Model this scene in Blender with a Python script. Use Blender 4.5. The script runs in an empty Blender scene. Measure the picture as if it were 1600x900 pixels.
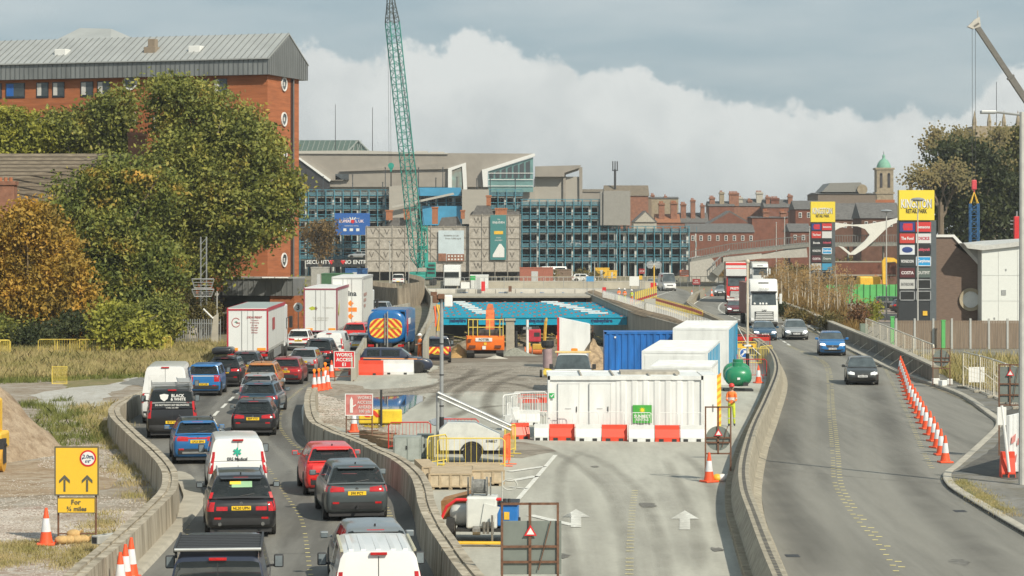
import bpy,bmesh,math,random
import numpy as np
from mathutils import Vector,Matrix
from mathutils.bvhtree import BVHTree
from mathutils.geometry import tessellate_polygon
R=math.radians
random.seed(7);rng=np.random.default_rng(7)
sc=bpy.context.scene
COL=sc.collection
F=3778.0;HOR=368.0;CH=8.2
cam=bpy.data.cameras.new('camera');camo=bpy.data.objects.new('camera',cam);COL.objects.link(camo)
camo.location=(0,0,CH);camo.rotation_euler=(R(90),0,0)
cam.sensor_width=36;cam.lens=36*F/1600;cam.shift_y=-(450-HOR)/1600
cam.clip_start=1;cam.clip_end=6000
sc.camera=camo
SUN=Vector((0.46,-0.60,0.66)).normalized()
w=bpy.data.worlds.new('World');sc.world=w;w.use_nodes=True
nt=w.node_tree;N=nt.nodes;Lk=nt.links
for n in list(N): N.remove(n)
def nd(t,**k):
 n=N.new(t)
 for a,b in k.items(): setattr(n,a,b)
 return n
def mth(op,a,b=None,c=None):
 n=nd('ShaderNodeMath',operation=op)
 for i,v in enumerate((a,b,c)):
  if v is None: continue
  if isinstance(v,(int,float)): n.inputs[i].default_value=v
  else: Lk.new(v,n.inputs[i])
 return n.outputs[0]
def mixc(f,a,b):
 n=nd('ShaderNodeMix',data_type='RGBA')
 for i,v in ((0,f),(6,a),(7,b)):
  if isinstance(v,(int,float)): n.inputs[i].default_value=v
  elif isinstance(v,tuple): n.inputs[i].default_value=(*v,1)
  else: Lk.new(v,n.inputs[i])
 return n.outputs[2]
def s2l(c): return tuple(((x/255+0.055)/1.055)**2.4 if x>10 else x/255/12.92 for x in c)
out=nd('ShaderNodeOutputWorld');bg=nd('ShaderNodeBackground');bg.inputs[1].default_value=0.1
Lk.new(bg.outputs[0],out.inputs[0])
sky=nd('ShaderNodeTexSky',sky_type='NISHITA');sky.sun_disc=False
sky.sun_elevation=math.asin(SUN.z);sky.sun_rotation=math.atan2(SUN.x,SUN.y)
sky.air_density=1.0;sky.dust_density=2.0;sky.ozone_density=1.0
tc=nd('ShaderNodeTexCoord');sep=nd('ShaderNodeSeparateXYZ');Lk.new(tc.outputs['Generated'],sep.inputs[0])
az=mth('ARCTAN2',sep.outputs[0],sep.outputs[1]);el=mth('ARCSINE',sep.outputs[2])
def noise(scale,detail=6,rough=.55,sx=1,sz=1):
 mp=nd('ShaderNodeMapping');mp.inputs['Scale'].default_value=(sx,sx,sz)
 Lk.new(tc.outputs['Generated'],mp.inputs[0])
 n=nd('ShaderNodeTexNoise');n.inputs['Scale'].default_value=scale;n.inputs['Detail'].default_value=detail
 n.inputs['Roughness'].default_value=rough;Lk.new(mp.outputs[0],n.inputs['Vector']);return n.outputs[0]
ramp=nd('ShaderNodeValToRGB');cr=ramp.color_ramp;cr.interpolation='LINEAR'
top=[(300,200),(345,75),(400,90),(450,64),(520,84),(570,106),(610,80),(650,80),(700,62),(740,46),(790,66),(850,88),
       (870,84),(905,108),(950,112),(990,102),(1050,122),(1130,156),(1220,166),(1300,178),(1390,186),(1440,178),(1490,186),(1530,150),(1560,112),(1620,96),(1750,150)]
for i,(px,py) in enumerate(top):
 pos=(px-800)/F/0.6+0.5;v=(HOR-py)/F/0.1
 e=cr.elements[0] if i==0 else (cr.elements[len(cr.elements)-1] if i==len(top)-1 else cr.elements.new(pos))
 e.position=pos;e.color=(v,v,v,1)
Lk.new(mth('MULTIPLY_ADD',az,1/0.6,0.5),ramp.inputs[0])
edge=mth('MULTIPLY',ramp.outputs[0],0.1)
nb=noise(60,8,.6);nb2=noise(16,4,.5)
edge2=mth('ADD',edge,mth('MULTIPLY_ADD',nb,0.036,-0.018))
dd=mth('SUBTRACT',edge2,el)
mr=nd('ShaderNodeMapRange',interpolation_type='SMOOTHSTEP');mr.inputs[1].default_value=-0.0022;mr.inputs[2].default_value=0.0035
Lk.new(dd,mr.inputs[0]);cmask=mr.outputs[0]
shade=mth('ADD',mth('MULTIPLY',dd,9.0),mth('ADD',mth('MULTIPLY_ADD',nb2,1.5,-0.78),mth('MULTIPLY_ADD',noise(34,7,.62),1.1,-0.5)))
mr2=nd('ShaderNodeMapRange');mr2.inputs[1].default_value=0.0;mr2.inputs[2].default_value=0.8;Lk.new(shade,mr2.inputs[0])
K=8.5
def kc(c,m=1.0): return tuple(v*K*m for v in s2l(c))
cl=mixc(mr2.outputs[0],kc((226,230,228)),kc((192,199,200)))
st=noise(9,5,.5,1,5)
mr3=nd('ShaderNodeMapRange');mr3.inputs[1].default_value=0.38;mr3.inputs[2].default_value=0.68;Lk.new(st,mr3.inputs[0])
veil=mixc(mr3.outputs[0],kc((166,186,195)),kc((194,206,210)))
skyc=mixc(0.88,sky.outputs[0],veil)
fin=mixc(cmask,skyc,cl)
Lk.new(fin,bg.inputs[0])
sl=bpy.data.lights.new('sun','SUN');so=bpy.data.objects.new('sun',sl);COL.objects.link(so)
sl.energy=4.3;sl.angle=R(0.6);sl.color=(1.0,0.93,0.77)
so.rotation_euler=SUN.to_track_quat('Z','Y').to_euler()
sc.view_settings.view_transform='Standard';sc.view_settings.look='None'
sc.view_settings.exposure=0.22;sc.view_settings.gamma=1.0
def G(px,py,z=0.0):
 d=F*(CH-z)/(py-HOR);return Vector(((px-800)/F*d,d,z))
def Q(px,py,d): return Vector(((px-800)/F*d,d,CH-(py-HOR)*d/F))
MC={}
def M(name,c,rough=.7,metal=0,var=.12,scale=3.0,bump=0,coat=0,emit=0,alpha=1,trans=0,c2=None,det=5,streak=None,spec=None):
 if name in MC: return MC[name]
 m=bpy.data.materials.new(name);m.use_nodes=True;t=m.node_tree;b=t.nodes['Principled BSDF']
 b.inputs['Roughness'].default_value=rough;b.inputs['Metallic'].default_value=metal
 if coat: b.inputs['Coat Weight'].default_value=coat;b.inputs['Coat Roughness'].default_value=.08
 if alpha<1: b.inputs['Alpha'].default_value=alpha
 if trans: b.inputs['Transmission Weight'].default_value=trans
 if spec is not None: b.inputs['Specular IOR Level'].default_value=spec
 co=t.nodes.new('ShaderNodeTexCoord');mp=t.nodes.new('ShaderNodeMapping');t.links.new(co.outputs['Object'],mp.inputs[0])
 if streak: mp.inputs['Scale'].default_value=streak
 n=t.nodes.new('ShaderNodeTexNoise');n.inputs['Scale'].default_value=scale;n.inputs['Detail'].default_value=det;n.inputs['Roughness'].default_value=.6
 t.links.new(mp.outputs[0],n.inputs['Vector'])
 r=t.nodes.new('ShaderNodeValToRGB');r.color_ramp.elements[0].position=.3;r.color_ramp.elements[1].position=.7
 a=tuple(max(0,v*(1-var)) for v in c);d=c2 if c2 else tuple(min(1,v*(1+var)) for v in c)
 r.color_ramp.elements[0].color=(*a,1);r.color_ramp.elements[1].color=(*d,1)
 t.links.new(n.outputs[0],r.inputs[0]);t.links.new(r.outputs[0],b.inputs['Base Color'])
 if emit:
  t.links.new(r.outputs[0],b.inputs['Emission Color']);b.inputs['Emission Strength'].default_value=emit
 if bump:
  bp=t.nodes.new('ShaderNodeBump');bp.inputs['Strength'].default_value=bump;bp.inputs['Distance'].default_value=.05
  t.links.new(n.outputs[0],bp.inputs['Height']);t.links.new(bp.outputs[0],b.inputs['Normal'])
 MC[name]=m;return m
def H(h):
 h=h.lstrip('#');return s2l(tuple(int(h[i:i+2],16) for i in (0,2,4)))
def leafmat(name,cols,trans=.25):
 if name in MC: return MC[name]
 m=bpy.data.materials.new(name);m.use_nodes=True;t=m.node_tree;b=t.nodes['Principled BSDF']
 g=t.nodes.new('ShaderNodeNewGeometry');co=t.nodes.new('ShaderNodeTexCoord')
 n=t.nodes.new('ShaderNodeTexNoise');n.inputs['Scale'].default_value=.45;n.inputs['Detail'].default_value=3;t.links.new(co.outputs['Object'],n.inputs['Vector'])
 ad=t.nodes.new('ShaderNodeMath');ad.operation='MULTIPLY_ADD';ad.inputs[1].default_value=.28;t.links.new(g.outputs['Random Per Island'],ad.inputs[0])
 n2=t.nodes.new('ShaderNodeMath');n2.operation='MULTIPLY_ADD';n2.inputs[1].default_value=1.9;n2.inputs[2].default_value=-.60;t.links.new(n.outputs[0],n2.inputs[0]);t.links.new(n2.outputs[0],ad.inputs[2])
 r=t.nodes.new('ShaderNodeValToRGB');els=r.color_ramp.elements
 while len(els)<len(cols): els.new(.5)
 for i,c in enumerate(cols): els[i].position=i/(len(cols)-1);els[i].color=(*c,1)
 t.links.new(ad.outputs[0],r.inputs[0]);t.links.new(r.outputs[0],b.inputs['Base Color']);b.inputs['Roughness'].default_value=.6
 b.inputs['Specular IOR Level'].default_value=.3
 if trans:
  tr=t.nodes.new('ShaderNodeBsdfTranslucent');t.links.new(r.outputs[0],tr.inputs[0]);mx=t.nodes.new('ShaderNodeMixShader');mx.inputs[0].default_value=trans
  o=t.nodes['Material Output'];t.links.new(b.outputs[0],mx.inputs[1]);t.links.new(tr.outputs[0],mx.inputs[2]);t.links.new(mx.outputs[0],o.inputs[0])
 MC[name]=m;return m
class MB:
 def __init__(s): s.v=[];s.f=[]
 def add(s,vs,fs):
  o=len(s.v);s.v+=[tuple(v) for v in vs];s.f+=[tuple(i+o for i in f) for f in fs];return s
 def box(s,c,d,rz=0,M4=None):
  x,y,z=(v/2 for v in d);vs=[(i*x,j*y,k*z) for k in (-1,1) for j in (-1,1) for i in (-1,1)]
  cs,sn=math.cos(rz),math.sin(rz)
  vs=[(c[0]+a*cs-b*sn,c[1]+a*sn+b*cs,c[2]+e) for a,b,e in vs]
  return s.add(vs,[(0,2,3,1),(4,5,7,6),(0,1,5,4),(2,6,7,3),(0,4,6,2),(1,3,7,5)])
 def bx(s,x0,x1,y0,y1,z0,z1): return s.box(((x0+x1)/2,(y0+y1)/2,(z0+z1)/2),(x1-x0,y1-y0,z1-z0))
 def bb(s,x0,x1,y0,y1,z0,z1,b=.03):
  bm=bmesh.new();bmesh.ops.create_cube(bm,size=1)
  for v in bm.verts: v.co=((x0+x1)/2+v.co.x*(x1-x0),(y0+y1)/2+v.co.y*(y1-y0),(z0+z1)/2+v.co.z*(z1-z0))
  bmesh.ops.bevel(bm,geom=list(bm.edges),offset=b,segments=2,profile=.5,affect='EDGES')
  bm.verts.index_update();s.add([v.co[:] for v in bm.verts],[[v.index for v in f.verts] for f in bm.faces]);bm.free();return s
 def cyl(s,p0,p1,r,n=10,r2=None,caps=True):
  p0=Vector(p0);p1=Vector(p1);r2=r if r2 is None else r2
  ax=(p1-p0);ax=ax.normalized() if ax.length>1e-9 else Vector((0,0,1))
  u=ax.orthogonal().normalized();v=ax.cross(u)
  vs=[];
  for p,q in ((p0,r),(p1,r2)):
   for i in range(n):
    a=2*math.pi*i/n;vs.append(p+u*(math.cos(a)*q)+v*(math.sin(a)*q))
  fs=[(i,(i+1) % n,n+(i+1) % n,n+i) for i in range(n)]
  if caps: fs+=[tuple(range(n-1,-1,-1)),tuple(range(n,2*n))]
  return s.add(vs,fs)
 def tube(s,pts,r,n=6):
  for a,b in zip(pts[:-1],pts[1:]): s.cyl(a,b,r,n)
  return s
 def sweep(s,pts,r,n=8,closed=False):
  pts=[Vector(p) for p in pts];rings=[]
  up=Vector((0.13,0.21,1)).normalized()
  for i,p in enumerate(pts):
   a=pts[max(i-1,0)];b=pts[min(i+1,len(pts)-1)];t=(b-a).normalized()
   u=t.cross(up);u=u.normalized() if u.length>1e-3 else Vector((1,0,0));v=t.cross(u)
   q=r[i] if isinstance(r,(list,tuple)) else r
   rings.append([p+u*(math.cos(2*math.pi*k/n)*q)+v*(math.sin(2*math.pi*k/n)*q) for k in range(n)])
  return s.loft(rings)
 def loft(s,rings,caps=True):
  n=len(rings[0]);vs=[p for r in rings for p in r]
  fs=[(i*n+k,i*n+(k+1) % n,(i+1)*n+(k+1) % n,(i+1)*n+k) for i in range(len(rings)-1) for k in range(n)]
  if caps: fs+=[tuple(range(n-1,-1,-1)),tuple((len(rings)-1)*n+k for k in range(n))]
  return s.add(vs,fs)
 def prism(s,poly,z0,z1):
  n=len(poly);vs=[(x,y,z0) for x,y in poly]+[(x,y,z1) for x,y in poly]
  return s.add(vs,[tuple(range(n-1,-1,-1)),tuple(range(n,2*n))]+[(i,(i+1) % n,n+(i+1) % n,n+i) for i in range(n)])
 def prismy(s,poly,y0,y1):
  n=len(poly);vs=[(x,y0,z) for x,z in poly]+[(x,y1,z) for x,z in poly]
  return s.add(vs,[tuple(range(n)),tuple(range(2*n-1,n-1,-1))]+[((i+1) % n,i,n+i,n+(i+1) % n) for i in range(n)])
 def prismx(s,poly,x0,x1):
  n=len(poly);vs=[(x0,y,z) for y,z in poly]+[(x1,y,z) for y,z in poly]
  return s.add(vs,[tuple(range(n-1,-1,-1)),tuple(range(n,2*n))]+[(i,(i+1) % n,n+(i+1) % n,n+i) for i in range(n)])
 def ball(s,c,r,seg=10,rings=6,sc3=(1,1,1)):
  vs=[(c[0],c[1],c[2]+r*sc3[2])]
  for i in range(1,rings):
   a=math.pi*i/rings
   for k in range(seg):
    b=2*math.pi*k/seg;vs.append((c[0]+r*sc3[0]*math.sin(a)*math.cos(b),c[1]+r*sc3[1]*math.sin(a)*math.sin(b),c[2]+r*sc3[2]*math.cos(a)))
  vs.append((c[0],c[1],c[2]-r*sc3[2]));fs=[(0,1+k,1+(k+1) % seg) for k in range(seg)]
  for i in range(rings-2):
   for k in range(seg):
    a=1+i*seg;fs.append((a+k,a+seg+k,a+seg+(k+1) % seg,a+(k+1) % seg))
  a=1+(rings-2)*seg;e=len(vs)-1
  fs+=[(a+k,e,a+(k+1) % seg) for k in range(seg)]
  return s.add(vs,fs)
 def path_box(s,pts,prof,z=None):
  pts=[Vector((p[0],p[1],0)) for p in pts];rings=[]
  for i,p in enumerate(pts):
   a=pts[max(i-1,0)];b=pts[min(i+1,len(pts)-1)]
   t=(b-a).normalized();nrm=Vector((t.y,-t.x,0))
   zb=z(p.x,p.y) if z else 0
   rings.append([(p.x+nrm.x*o,p.y+nrm.y*o,zb+h) for o,h in prof])
  return s.loft(rings)
def ob(name,mb,mat,parent=None,smooth=None,label=None):
 me=bpy.data.meshes.new(name);me.from_pydata(mb.v,[],mb.f);me.materials.append(mat)
 bm=bmesh.new();bm.from_mesh(me);bmesh.ops.recalc_face_normals(bm,faces=bm.faces);bm.to_mesh(me);bm.free()
 if smooth:
  me.polygons.foreach_set('use_smooth',[True]*len(me.polygons));me.set_sharp_from_angle(angle=R(smooth))
 o=bpy.data.objects.new(name,me);COL.objects.link(o)
 if parent: o.parent=parent
 if label: o['label']=label
 return o
def npmesh(name,V,Fq,mat,parent=None,k=4):
 me=bpy.data.meshes.new(name);me.vertices.add(len(V));me.vertices.foreach_set('co',V.astype(np.float32).ravel())
 nf=len(Fq);me.loops.add(nf*k);me.polygons.add(nf);me.polygons.foreach_set('loop_start',np.arange(0,nf*k,k));me.polygons.foreach_set('loop_total',np.full(nf,k))
 me.loops.foreach_set('vertex_index',Fq.astype(np.int32).ravel());me.update(calc_edges=True);me.materials.append(mat)
 o=bpy.data.objects.new(name,me);COL.objects.link(o)
 if parent: o.parent=parent
 return o
def tag(o,label,cat,group=None,kind=None):
 if label: o['label']=label
 if cat: o['category']=cat
 if group: o['group']=group
 if kind: o['kind']=kind
 return o
def T(name,label,cat,loc=(0,0,0),rz=0,group=None):
 o=bpy.data.objects.new(name,None);COL.objects.link(o);o.location=loc;o.rotation_euler=(0,0,rz);o.empty_display_size=.3
 return tag(o,label,cat,group)
def struct(name,mb,mat,smooth=None):
 o=ob(name,mb,mat,None,smooth);o['kind']='structure';return o
def dup(root,loc=None,rz=None,label=None,group=None,scale=None):
 r=root.copy();COL.objects.link(r)
 if loc is not None: r.location=loc
 if rz is not None: r.rotation_euler=(0,0,rz)
 if label: r['label']=label
 if group: r['group']=group
 if scale: r.scale=scale
 for ch in list(root.children):
  c=ch.copy();COL.objects.link(c);c.parent=r
  for g in ch.children:
   d=g.copy();COL.objects.link(d);d.parent=c
 return r
def text(name,s,hgt,c,mat,parent,face='back',maxw=None,bold=.0,rz=None):
 cu=bpy.data.curves.new('lettering','FONT');cu.body=s;cu.size=1;cu.align_x='CENTER';cu.align_y='CENTER';cu.offset=bold;cu.extrude=0.004;cu.resolution_u=2
 o=bpy.data.objects.new('lettering',cu);COL.objects.link(o)
 me=bpy.data.meshes.new_from_object(o);bpy.data.objects.remove(o);bpy.data.curves.remove(cu)
 k=hgt/0.72;n=len(me.vertices)
 if n==0: return None
 co=np.empty(n*3,np.float32);me.vertices.foreach_get('co',co);co=co.reshape(-1,3)
 wd=co[:,0].max()-co[:,0].min();kx=k
 if maxw and wd*k>maxw: kx=maxw/wd
 x=co[:,0]*kx;y=co[:,1]*k;y=y-(y.max()+y.min())/2;t=co[:,2]
 if face=='back': P=np.stack([x,-t,y],1)
 elif face=='front': P=np.stack([-x,t,y],1)
 elif face=='right': P=np.stack([t,x,y],1)
 elif face=='left': P=np.stack([-t,-x,y],1)
 else: P=np.stack([x,y,t],1)
 P=P+np.array(c,np.float32)
 me.vertices.foreach_set('co',P.astype(np.float32).ravel());me.name=name;me.materials.clear();me.materials.append(mat);me.update()
 ob_=bpy.data.objects.new(name,me);COL.objects.link(ob_);ob_.parent=parent;return ob_
WHITE=M('white_paint',(.74,.74,.72),.45,var=.05);BLACK=M('black_paint',(.02,.02,.022),.5)
DARK=M('dark_plastic',(.03,.03,.032),.6);STEEL=M('galvanised_steel',(.42,.43,.43),.45,.6,var=.15)
RUBBER=M('rubber',(.022,.021,.02),.8,var=.3,scale=8);CGL=M('car_glass',(.025,.032,.034),.05,coat=.3,var=.2,alpha=.62)
GLASS=M('dark_glass',(.02,.026,.028),.06,coat=.3,var=.2)
RED=M('red_paint',(.50,.03,.02),.45);YEL=M('yellow_paint',(.75,.45,.04),.5);BLUE=M('blue_paint',(.02,.12,.42),.4)
ORANGE=M('orange_plastic',(.85,.14,.04),.5);SIGNRED=M('sign_red',(.62,.025,.03),.45);RUST=M('rusty_steel',(.15,.075,.045),.8,var=.35,scale=9)
CONC=M('concrete',(.36,.33,.27),.85,var=.18,scale=1.5,bump=.3);TAILR=M('tail_lamp_red',(.42,.012,.014),.15,coat=.5,emit=.10,var=.25,scale=14)
MIRG=M('mirror_glass',(.16,.19,.21),.12,var=.3)
ORD=['first','second','third','fourth','fifth','sixth','seventh','eighth','ninth','tenth','eleventh','twelfth','thirteenth','fourteenth','fifteenth','sixteenth','seventeenth','eighteenth','nineteenth']
def nth(i):
 if i<19: return ORD[i]
 t_=['twenty','thirty','forty','fifty','sixty'][(i+1)//10-2];u=(i+1) % 10
 return t_+'-'+ORD[u-1] if u else t_[:-1]+'ieth'
LAMP=M('clear_lamp',(.75,.76,.78),.12,coat=.5,var=.1,scale=20);PLATEY=M('plate_yellow',(.85,.55,.02),.5,var=.03);PLATEW=M('plate_white',(.8,.8,.8),.5,var=.03)
CHROME=M('chrome_trim',(.6,.6,.6),.2,1.0,var=.05);RIM=M('alloy_rim',(.38,.38,.39),.35,.8,var=.1)
# ================================================ GROUND
def catmull(pts,step=1.0):
 P=[Vector((p[0],p[1],0)) for p in pts];P=[P[0]*2-P[1]]+P+[P[-1]*2-P[-2]];out=[]
 for i in range(1,len(P)-2):
  n=max(2,int((P[i+1]-P[i]).length/step))
  for k in range(n):
   t=k/n;a,b,c,d=P[i-1:i+3]
   out.append(.5*((2*b)+(c-a)*t+(2*a-5*b+4*c-d)*t*t+(3*b-a-3*c+d)*t**3))
 out.append(P[-2]);return out
def resample(pts,step):
 P=[Vector((p[0],p[1],0)) for p in pts];L=[0]
 for a,b in zip(P[:-1],P[1:]): L.append(L[-1]+(b-a).length)
 n=max(1,round(L[-1]/step));o=[];j=0
 for k in range(n+1):
  s=L[-1]*k/n
  while j<len(L)-2 and L[j+1]<s: j+=1
  t=(s-L[j])/max(1e-6,L[j+1]-L[j]);o.append(P[j].lerp(P[j+1],min(1,t)))
 return o
def gp(l,z=0): return [G(x,y,z) for x,y in l]
def sheet(name,pts,z,mat,holes=(),label=None,zf=None):
 polys=[[Vector((p[0],p[1],0)) for p in pts]]+[[Vector((p[0],p[1],0)) for p in h] for h in holes]
 tri=tessellate_polygon(polys);vs=[v for p in polys for v in p];m=MB()
 m.add([(v.x,v.y,zf(v.x,v.y) if zf else z) for v in vs],[tuple(t) for t in tri]);o=struct(name,m,mat)
 for p in o.data.polygons:
  if p.normal.z<0: 
   o.data.flip_normals();break
 return o
def rough_edge(pts,amp,step=1.2):
 P=catmull(list(pts)+[pts[0]],step)[:-1]
 return [Vector((p.x+random.uniform(-amp,amp),p.y+random.uniform(-amp,amp)*1.5,0)) for p in P]
def soil(name,a,b,c,s1,s2,rough=.9,wet=None,bump=.5,streak=None,fine=.35):
 m=bpy.data.materials.new(name);m.use_nodes=True;t=m.node_tree;bs=t.nodes['Principled BSDF'];n_=t.nodes.new;l=t.links.new
 co=n_('ShaderNodeTexCoord');mp=n_('ShaderNodeMapping');l(co.outputs['Object'],mp.inputs[0])
 if streak: mp.inputs['Scale'].default_value=streak[0];mp.inputs['Rotation'].default_value=(0,0,streak[1])
 def ns(sc_,det,src,r=.6):
  q=n_('ShaderNodeTexNoise');q.inputs['Scale'].default_value=sc_;q.inputs['Detail'].default_value=det;q.inputs['Roughness'].default_value=r;l(src,q.inputs['Vector']);return q.outputs[0]
 def rmp(src,lo,hi):
  q=n_('ShaderNodeMapRange');q.inputs[1].default_value=lo;q.inputs[2].default_value=hi;l(src,q.inputs[0]);return q.outputs[0]
 def mx(f,x,y):
  q=n_('ShaderNodeMix');q.data_type='RGBA';l(f,q.inputs[0])
  for i,v in ((6,x),(7,y)):
   if isinstance(v,tuple): q.inputs[i].default_value=(*v,1)
   else: l(v,q.inputs[i])
  return q.outputs[2]
 n1=ns(s1,6,mp.outputs[0],.62);n2=ns(s2,6,mp.outputs[0] if fine<.3 else co.outputs['Object'],.65);n3=ns(s2*6,4,co.outputs['Object'],.7)
 col=mx(rmp(n1,.40,.60),a,b);col=mx(rmp(n2,.42,.66),col,c)
 q=n_('ShaderNodeMix');q.data_type='RGBA';q.blend_type='MULTIPLY';q.inputs[0].default_value=fine;l(col,q.inputs[6])
 r2=n_('ShaderNodeValToRGB');r2.color_ramp.elements[0].position=.3;r2.color_ramp.elements[0].color=(.25,.25,.25,1);r2.color_ramp.elements[1].position=.6;l(n3,r2.inputs[0]);l(r2.outputs[0],q.inputs[7])
 l(q.outputs[2],bs.inputs['Base Color']);bs.inputs['Roughness'].default_value=rough;bs.inputs['Specular IOR Level'].default_value=.3
 if bump:
  bp=n_('ShaderNodeBump');bp.inputs['Strength'].default_value=bump;bp.inputs['Distance'].default_value=.06;l(n2,bp.inputs['Height']);l(bp.outputs[0],bs.inputs['Normal'])
 return m
PIT_L=[(-5.4,150),(-6.3,205),(-7.8,262),(-11.4,345)]
PIT_R=[(10.5,345),(12.5,262),(13.9,238),(16.2,204),(17.0,186),(14.5,150)]
pit=PIT_L+PIT_R
def pz(x,y): return -0.035*(y-150)-0.012
m_ground=soil('rough_ground',(.20,.17,.12),(.16,.15,.08),(.30,.26,.20),.06,.8)
sheet('ground',[(-2500,-60),(2500,-60),(2500,5000),(-2500,5000)],0,m_ground,[pit])
m_mud=soil('churned_mud',(.11,.085,.06),(.19,.155,.115),(.25,.215,.17),.12,.9,rough=.75,bump=.9)
fl=[(x,y,pz(x,y)) for x,y in pit]
mm=MB();mm.add(fl,[tuple(t) for t in tessellate_polygon([[Vector((x,y,0)) for x,y in pit]])]);struct('ramp_ground',mm,m_mud)
m_pitwall=M('pit_wall_concrete',(.33,.31,.26),.9,var=.3,scale=.8,bump=.4,streak=(1,1,.25))
def wall_strip(name,pts,zt,zb,th,mat,label,cat,side=1):
 m=MB();rings=[]
 P=[Vector((p[0],p[1],0)) for p in pts]
 for i,p in enumerate(P):
  a=P[max(i-1,0)];b=P[min(i+1,len(P)-1)];t=(b-a).normalized();n=Vector((t.y,-t.x,0))*side*th
  z1=zt(p) if callable(zt) else zt;z0=zb(p) if callable(zb) else zb
  rings.append([(p.x,p.y,z0),(p.x+n.x,p.y+n.y,z0),(p.x+n.x,p.y+n.y,z1),(p.x,p.y,z1)])
 m.loft(rings);o=ob(name,m,mat);tag(o,label,cat);return o
wall_strip('retaining_wall',PIT_L,.30,lambda p: pz(0,p.y)-.8,.7,m_pitwall,'long concrete retaining wall along the left side of the underpass cutting','wall',-1)
wall_strip('retaining_wall',PIT_R[:-1],.12,lambda p: pz(0,p.y)-.8,.7,m_pitwall,'stained concrete retaining wall along the right side of the underpass cutting','wall',-1)
m_cap=M('earth_capping',(.22,.16,.10),.95,var=.45,scale=.9,bump=.8)
cp=[(x+.9,y) for x,y in PIT_R[:-1]]
m=MB();m.path_box(catmull(cp,2),[(-1.0,.0),(-1.0,.18),(-.2,.42),(.5,.30),(.9,.0)]);struct('earth_bank',m,m_cap)
m_gravel=soil('pale_gravel',(.30,.255,.20),(.37,.33,.28),(.22,.165,.11),.22,1.1,bump=.8,streak=((.5,1.6,1),.2))
m_pink=soil('brick_rubble',(.42,.34,.29),(.46,.42,.37),(.26,.17,.12),.35,3.2,bump=1.0)
m_grassg=soil('dry_grass_ground',(.20,.18,.07),(.28,.22,.12),(.12,.13,.04),.25,1.3,bump=.8)
lot=gp([(-260,960),(115,960),(165,893),(265,792),(255,745),(200,685),(170,650),(215,615),(330,580),(330,562),(200,560),(0,565),(-300,566)])
sheet('gravel_lot',lot,.006,m_gravel)
sheet('rubble_patch',rough_edge(gp([(-60,800),(60,790),(200,800),(225,815),(190,838),(60,842),(-60,850)]),.35),.012,m_pink)
sheet('rubble_patch',rough_edge(gp([(-60,868),(60,862),(110,870),(100,905),(60,930),(-60,930)]),.25),.012,m_pink)
sheet('pale_track',rough_edge(gp([(62,632),(60,618),(120,606),(180,600),(225,586),(250,592),(205,606),(170,622),(160,640),(100,644)]),.5),.012,
      soil('crushed_stone',(.44,.43,.40),(.50,.49,.46),(.36,.33,.28),.3,2.0))
sheet('gravel_heap_ground',rough_edge(gp([(190,600),(232,584),(290,578),(330,575),(290,592),(230,604)]),.3),.018,soil('grey_chippings',(.16,.155,.14),(.2,.2,.18),(.25,.24,.22),.6,4))
sheet('earth_patch',rough_edge(gp([(-50,740),(60,718),(150,730),(200,745),(160,768),(60,775),(-50,770)]),.5),.012,soil('sandy_earth',(.36,.27,.18),(.40,.33,.25),(.25,.17,.10),.3,1.5))
m_road=soil('worn_asphalt',(.112,.107,.096),(.150,.144,.130),(.185,.178,.160),.45,.9,rough=.82,bump=.1,streak=((1,.10,1),R(8)),fine=.12)
m_road2=soil('grey_asphalt',(.145,.139,.122),(.215,.206,.182),(.245,.235,.207),.42,.8,rough=.8,bump=.08,streak=((1,.05,1),R(-9)),fine=.10)
lroad=gp([(40,1000),(120,930),(175,893),(272,790),(262,760),(210,690),(182,655),(200,630),(228,622),(300,596),(338,580),(400,552),(455,522),(470,495),(478,470),(490,455),
   (610,455),(590,480),(570,510),(560,560),(520,582),(490,610),(486,660),(510,690),(570,712),(640,760),(668,812),(700,885),(745,950),(770,1000)])
sheet('road',lroad,.024,m_road)
rroad=gp([(1236,1000),(1226,900),(1195,810),(1184,740),(1200,650),(1224,590),(1218,562),(1196,540),(1163,519),(1123,501),(1090,486),(1075,476),(1086,466),(1103,458),(1112,450),(1120,440),(1150,436),(1200,432),
   (1205,450),(1180,462),(1172,480),(1200,490),(1250,511),(1290,530),(1336,556),(1400,586),(1440,600),(1500,624),(1548,655),(1556,666),(1494,730),(1476,746),(1480,764),(1512,787),(1600,840),(1700,900),(1850,1000)])
sheet('road',rroad,.024,m_road2)
sheet('site_road',gp([(945,455),(960,462),(1010,482),(1062,500),(1085,486),(1072,474),(1084,464),(1075,455),(1040,444),(1000,446)]),.018,m_road2)
m_yard=soil('dusty_yard',(.38,.37,.32),(.45,.44,.385),(.32,.31,.27),.35,.8,rough=.9,bump=.12,streak=((1,.12,1),R(3)),fine=.14)
yard=gp([(745,1000),(735,910),(705,870),(670,790),(630,725),(560,690),(500,668),(487,640),(492,600),(560,575),(600,566),(655,570),(700,572.5),(760,573),(1115,573),(1120,560),(1122,530),(1165,525),(1200,545),(1214,570),(1190,625),(1165,700),(1158,760),(1180,830),(1215,905),(1230,1000)])
sheet('yard_surface',yard,.012,m_yard)
m_dirt=soil('damp_dirt',(.17,.14,.105),(.29,.255,.205),(.34,.305,.25),.35,1.2,rough=.7,bump=.7,streak=((.35,1.3,1),0))
sheet('mud_patch',rough_edge(gp([(705,568),(790,566),(855,570),(858,600),(850,618),(780,612),(700,614),(640,618),(560,630),(520,624),(560,610),(640,606),(690,596),(665,586)]),.35),.0215,m_dirt)
sheet('mud_patch',rough_edge(gp([(790,700),(800,690),(850,696),(862,706),(820,716),(785,712)]),.2),.018,m_dirt)
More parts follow.
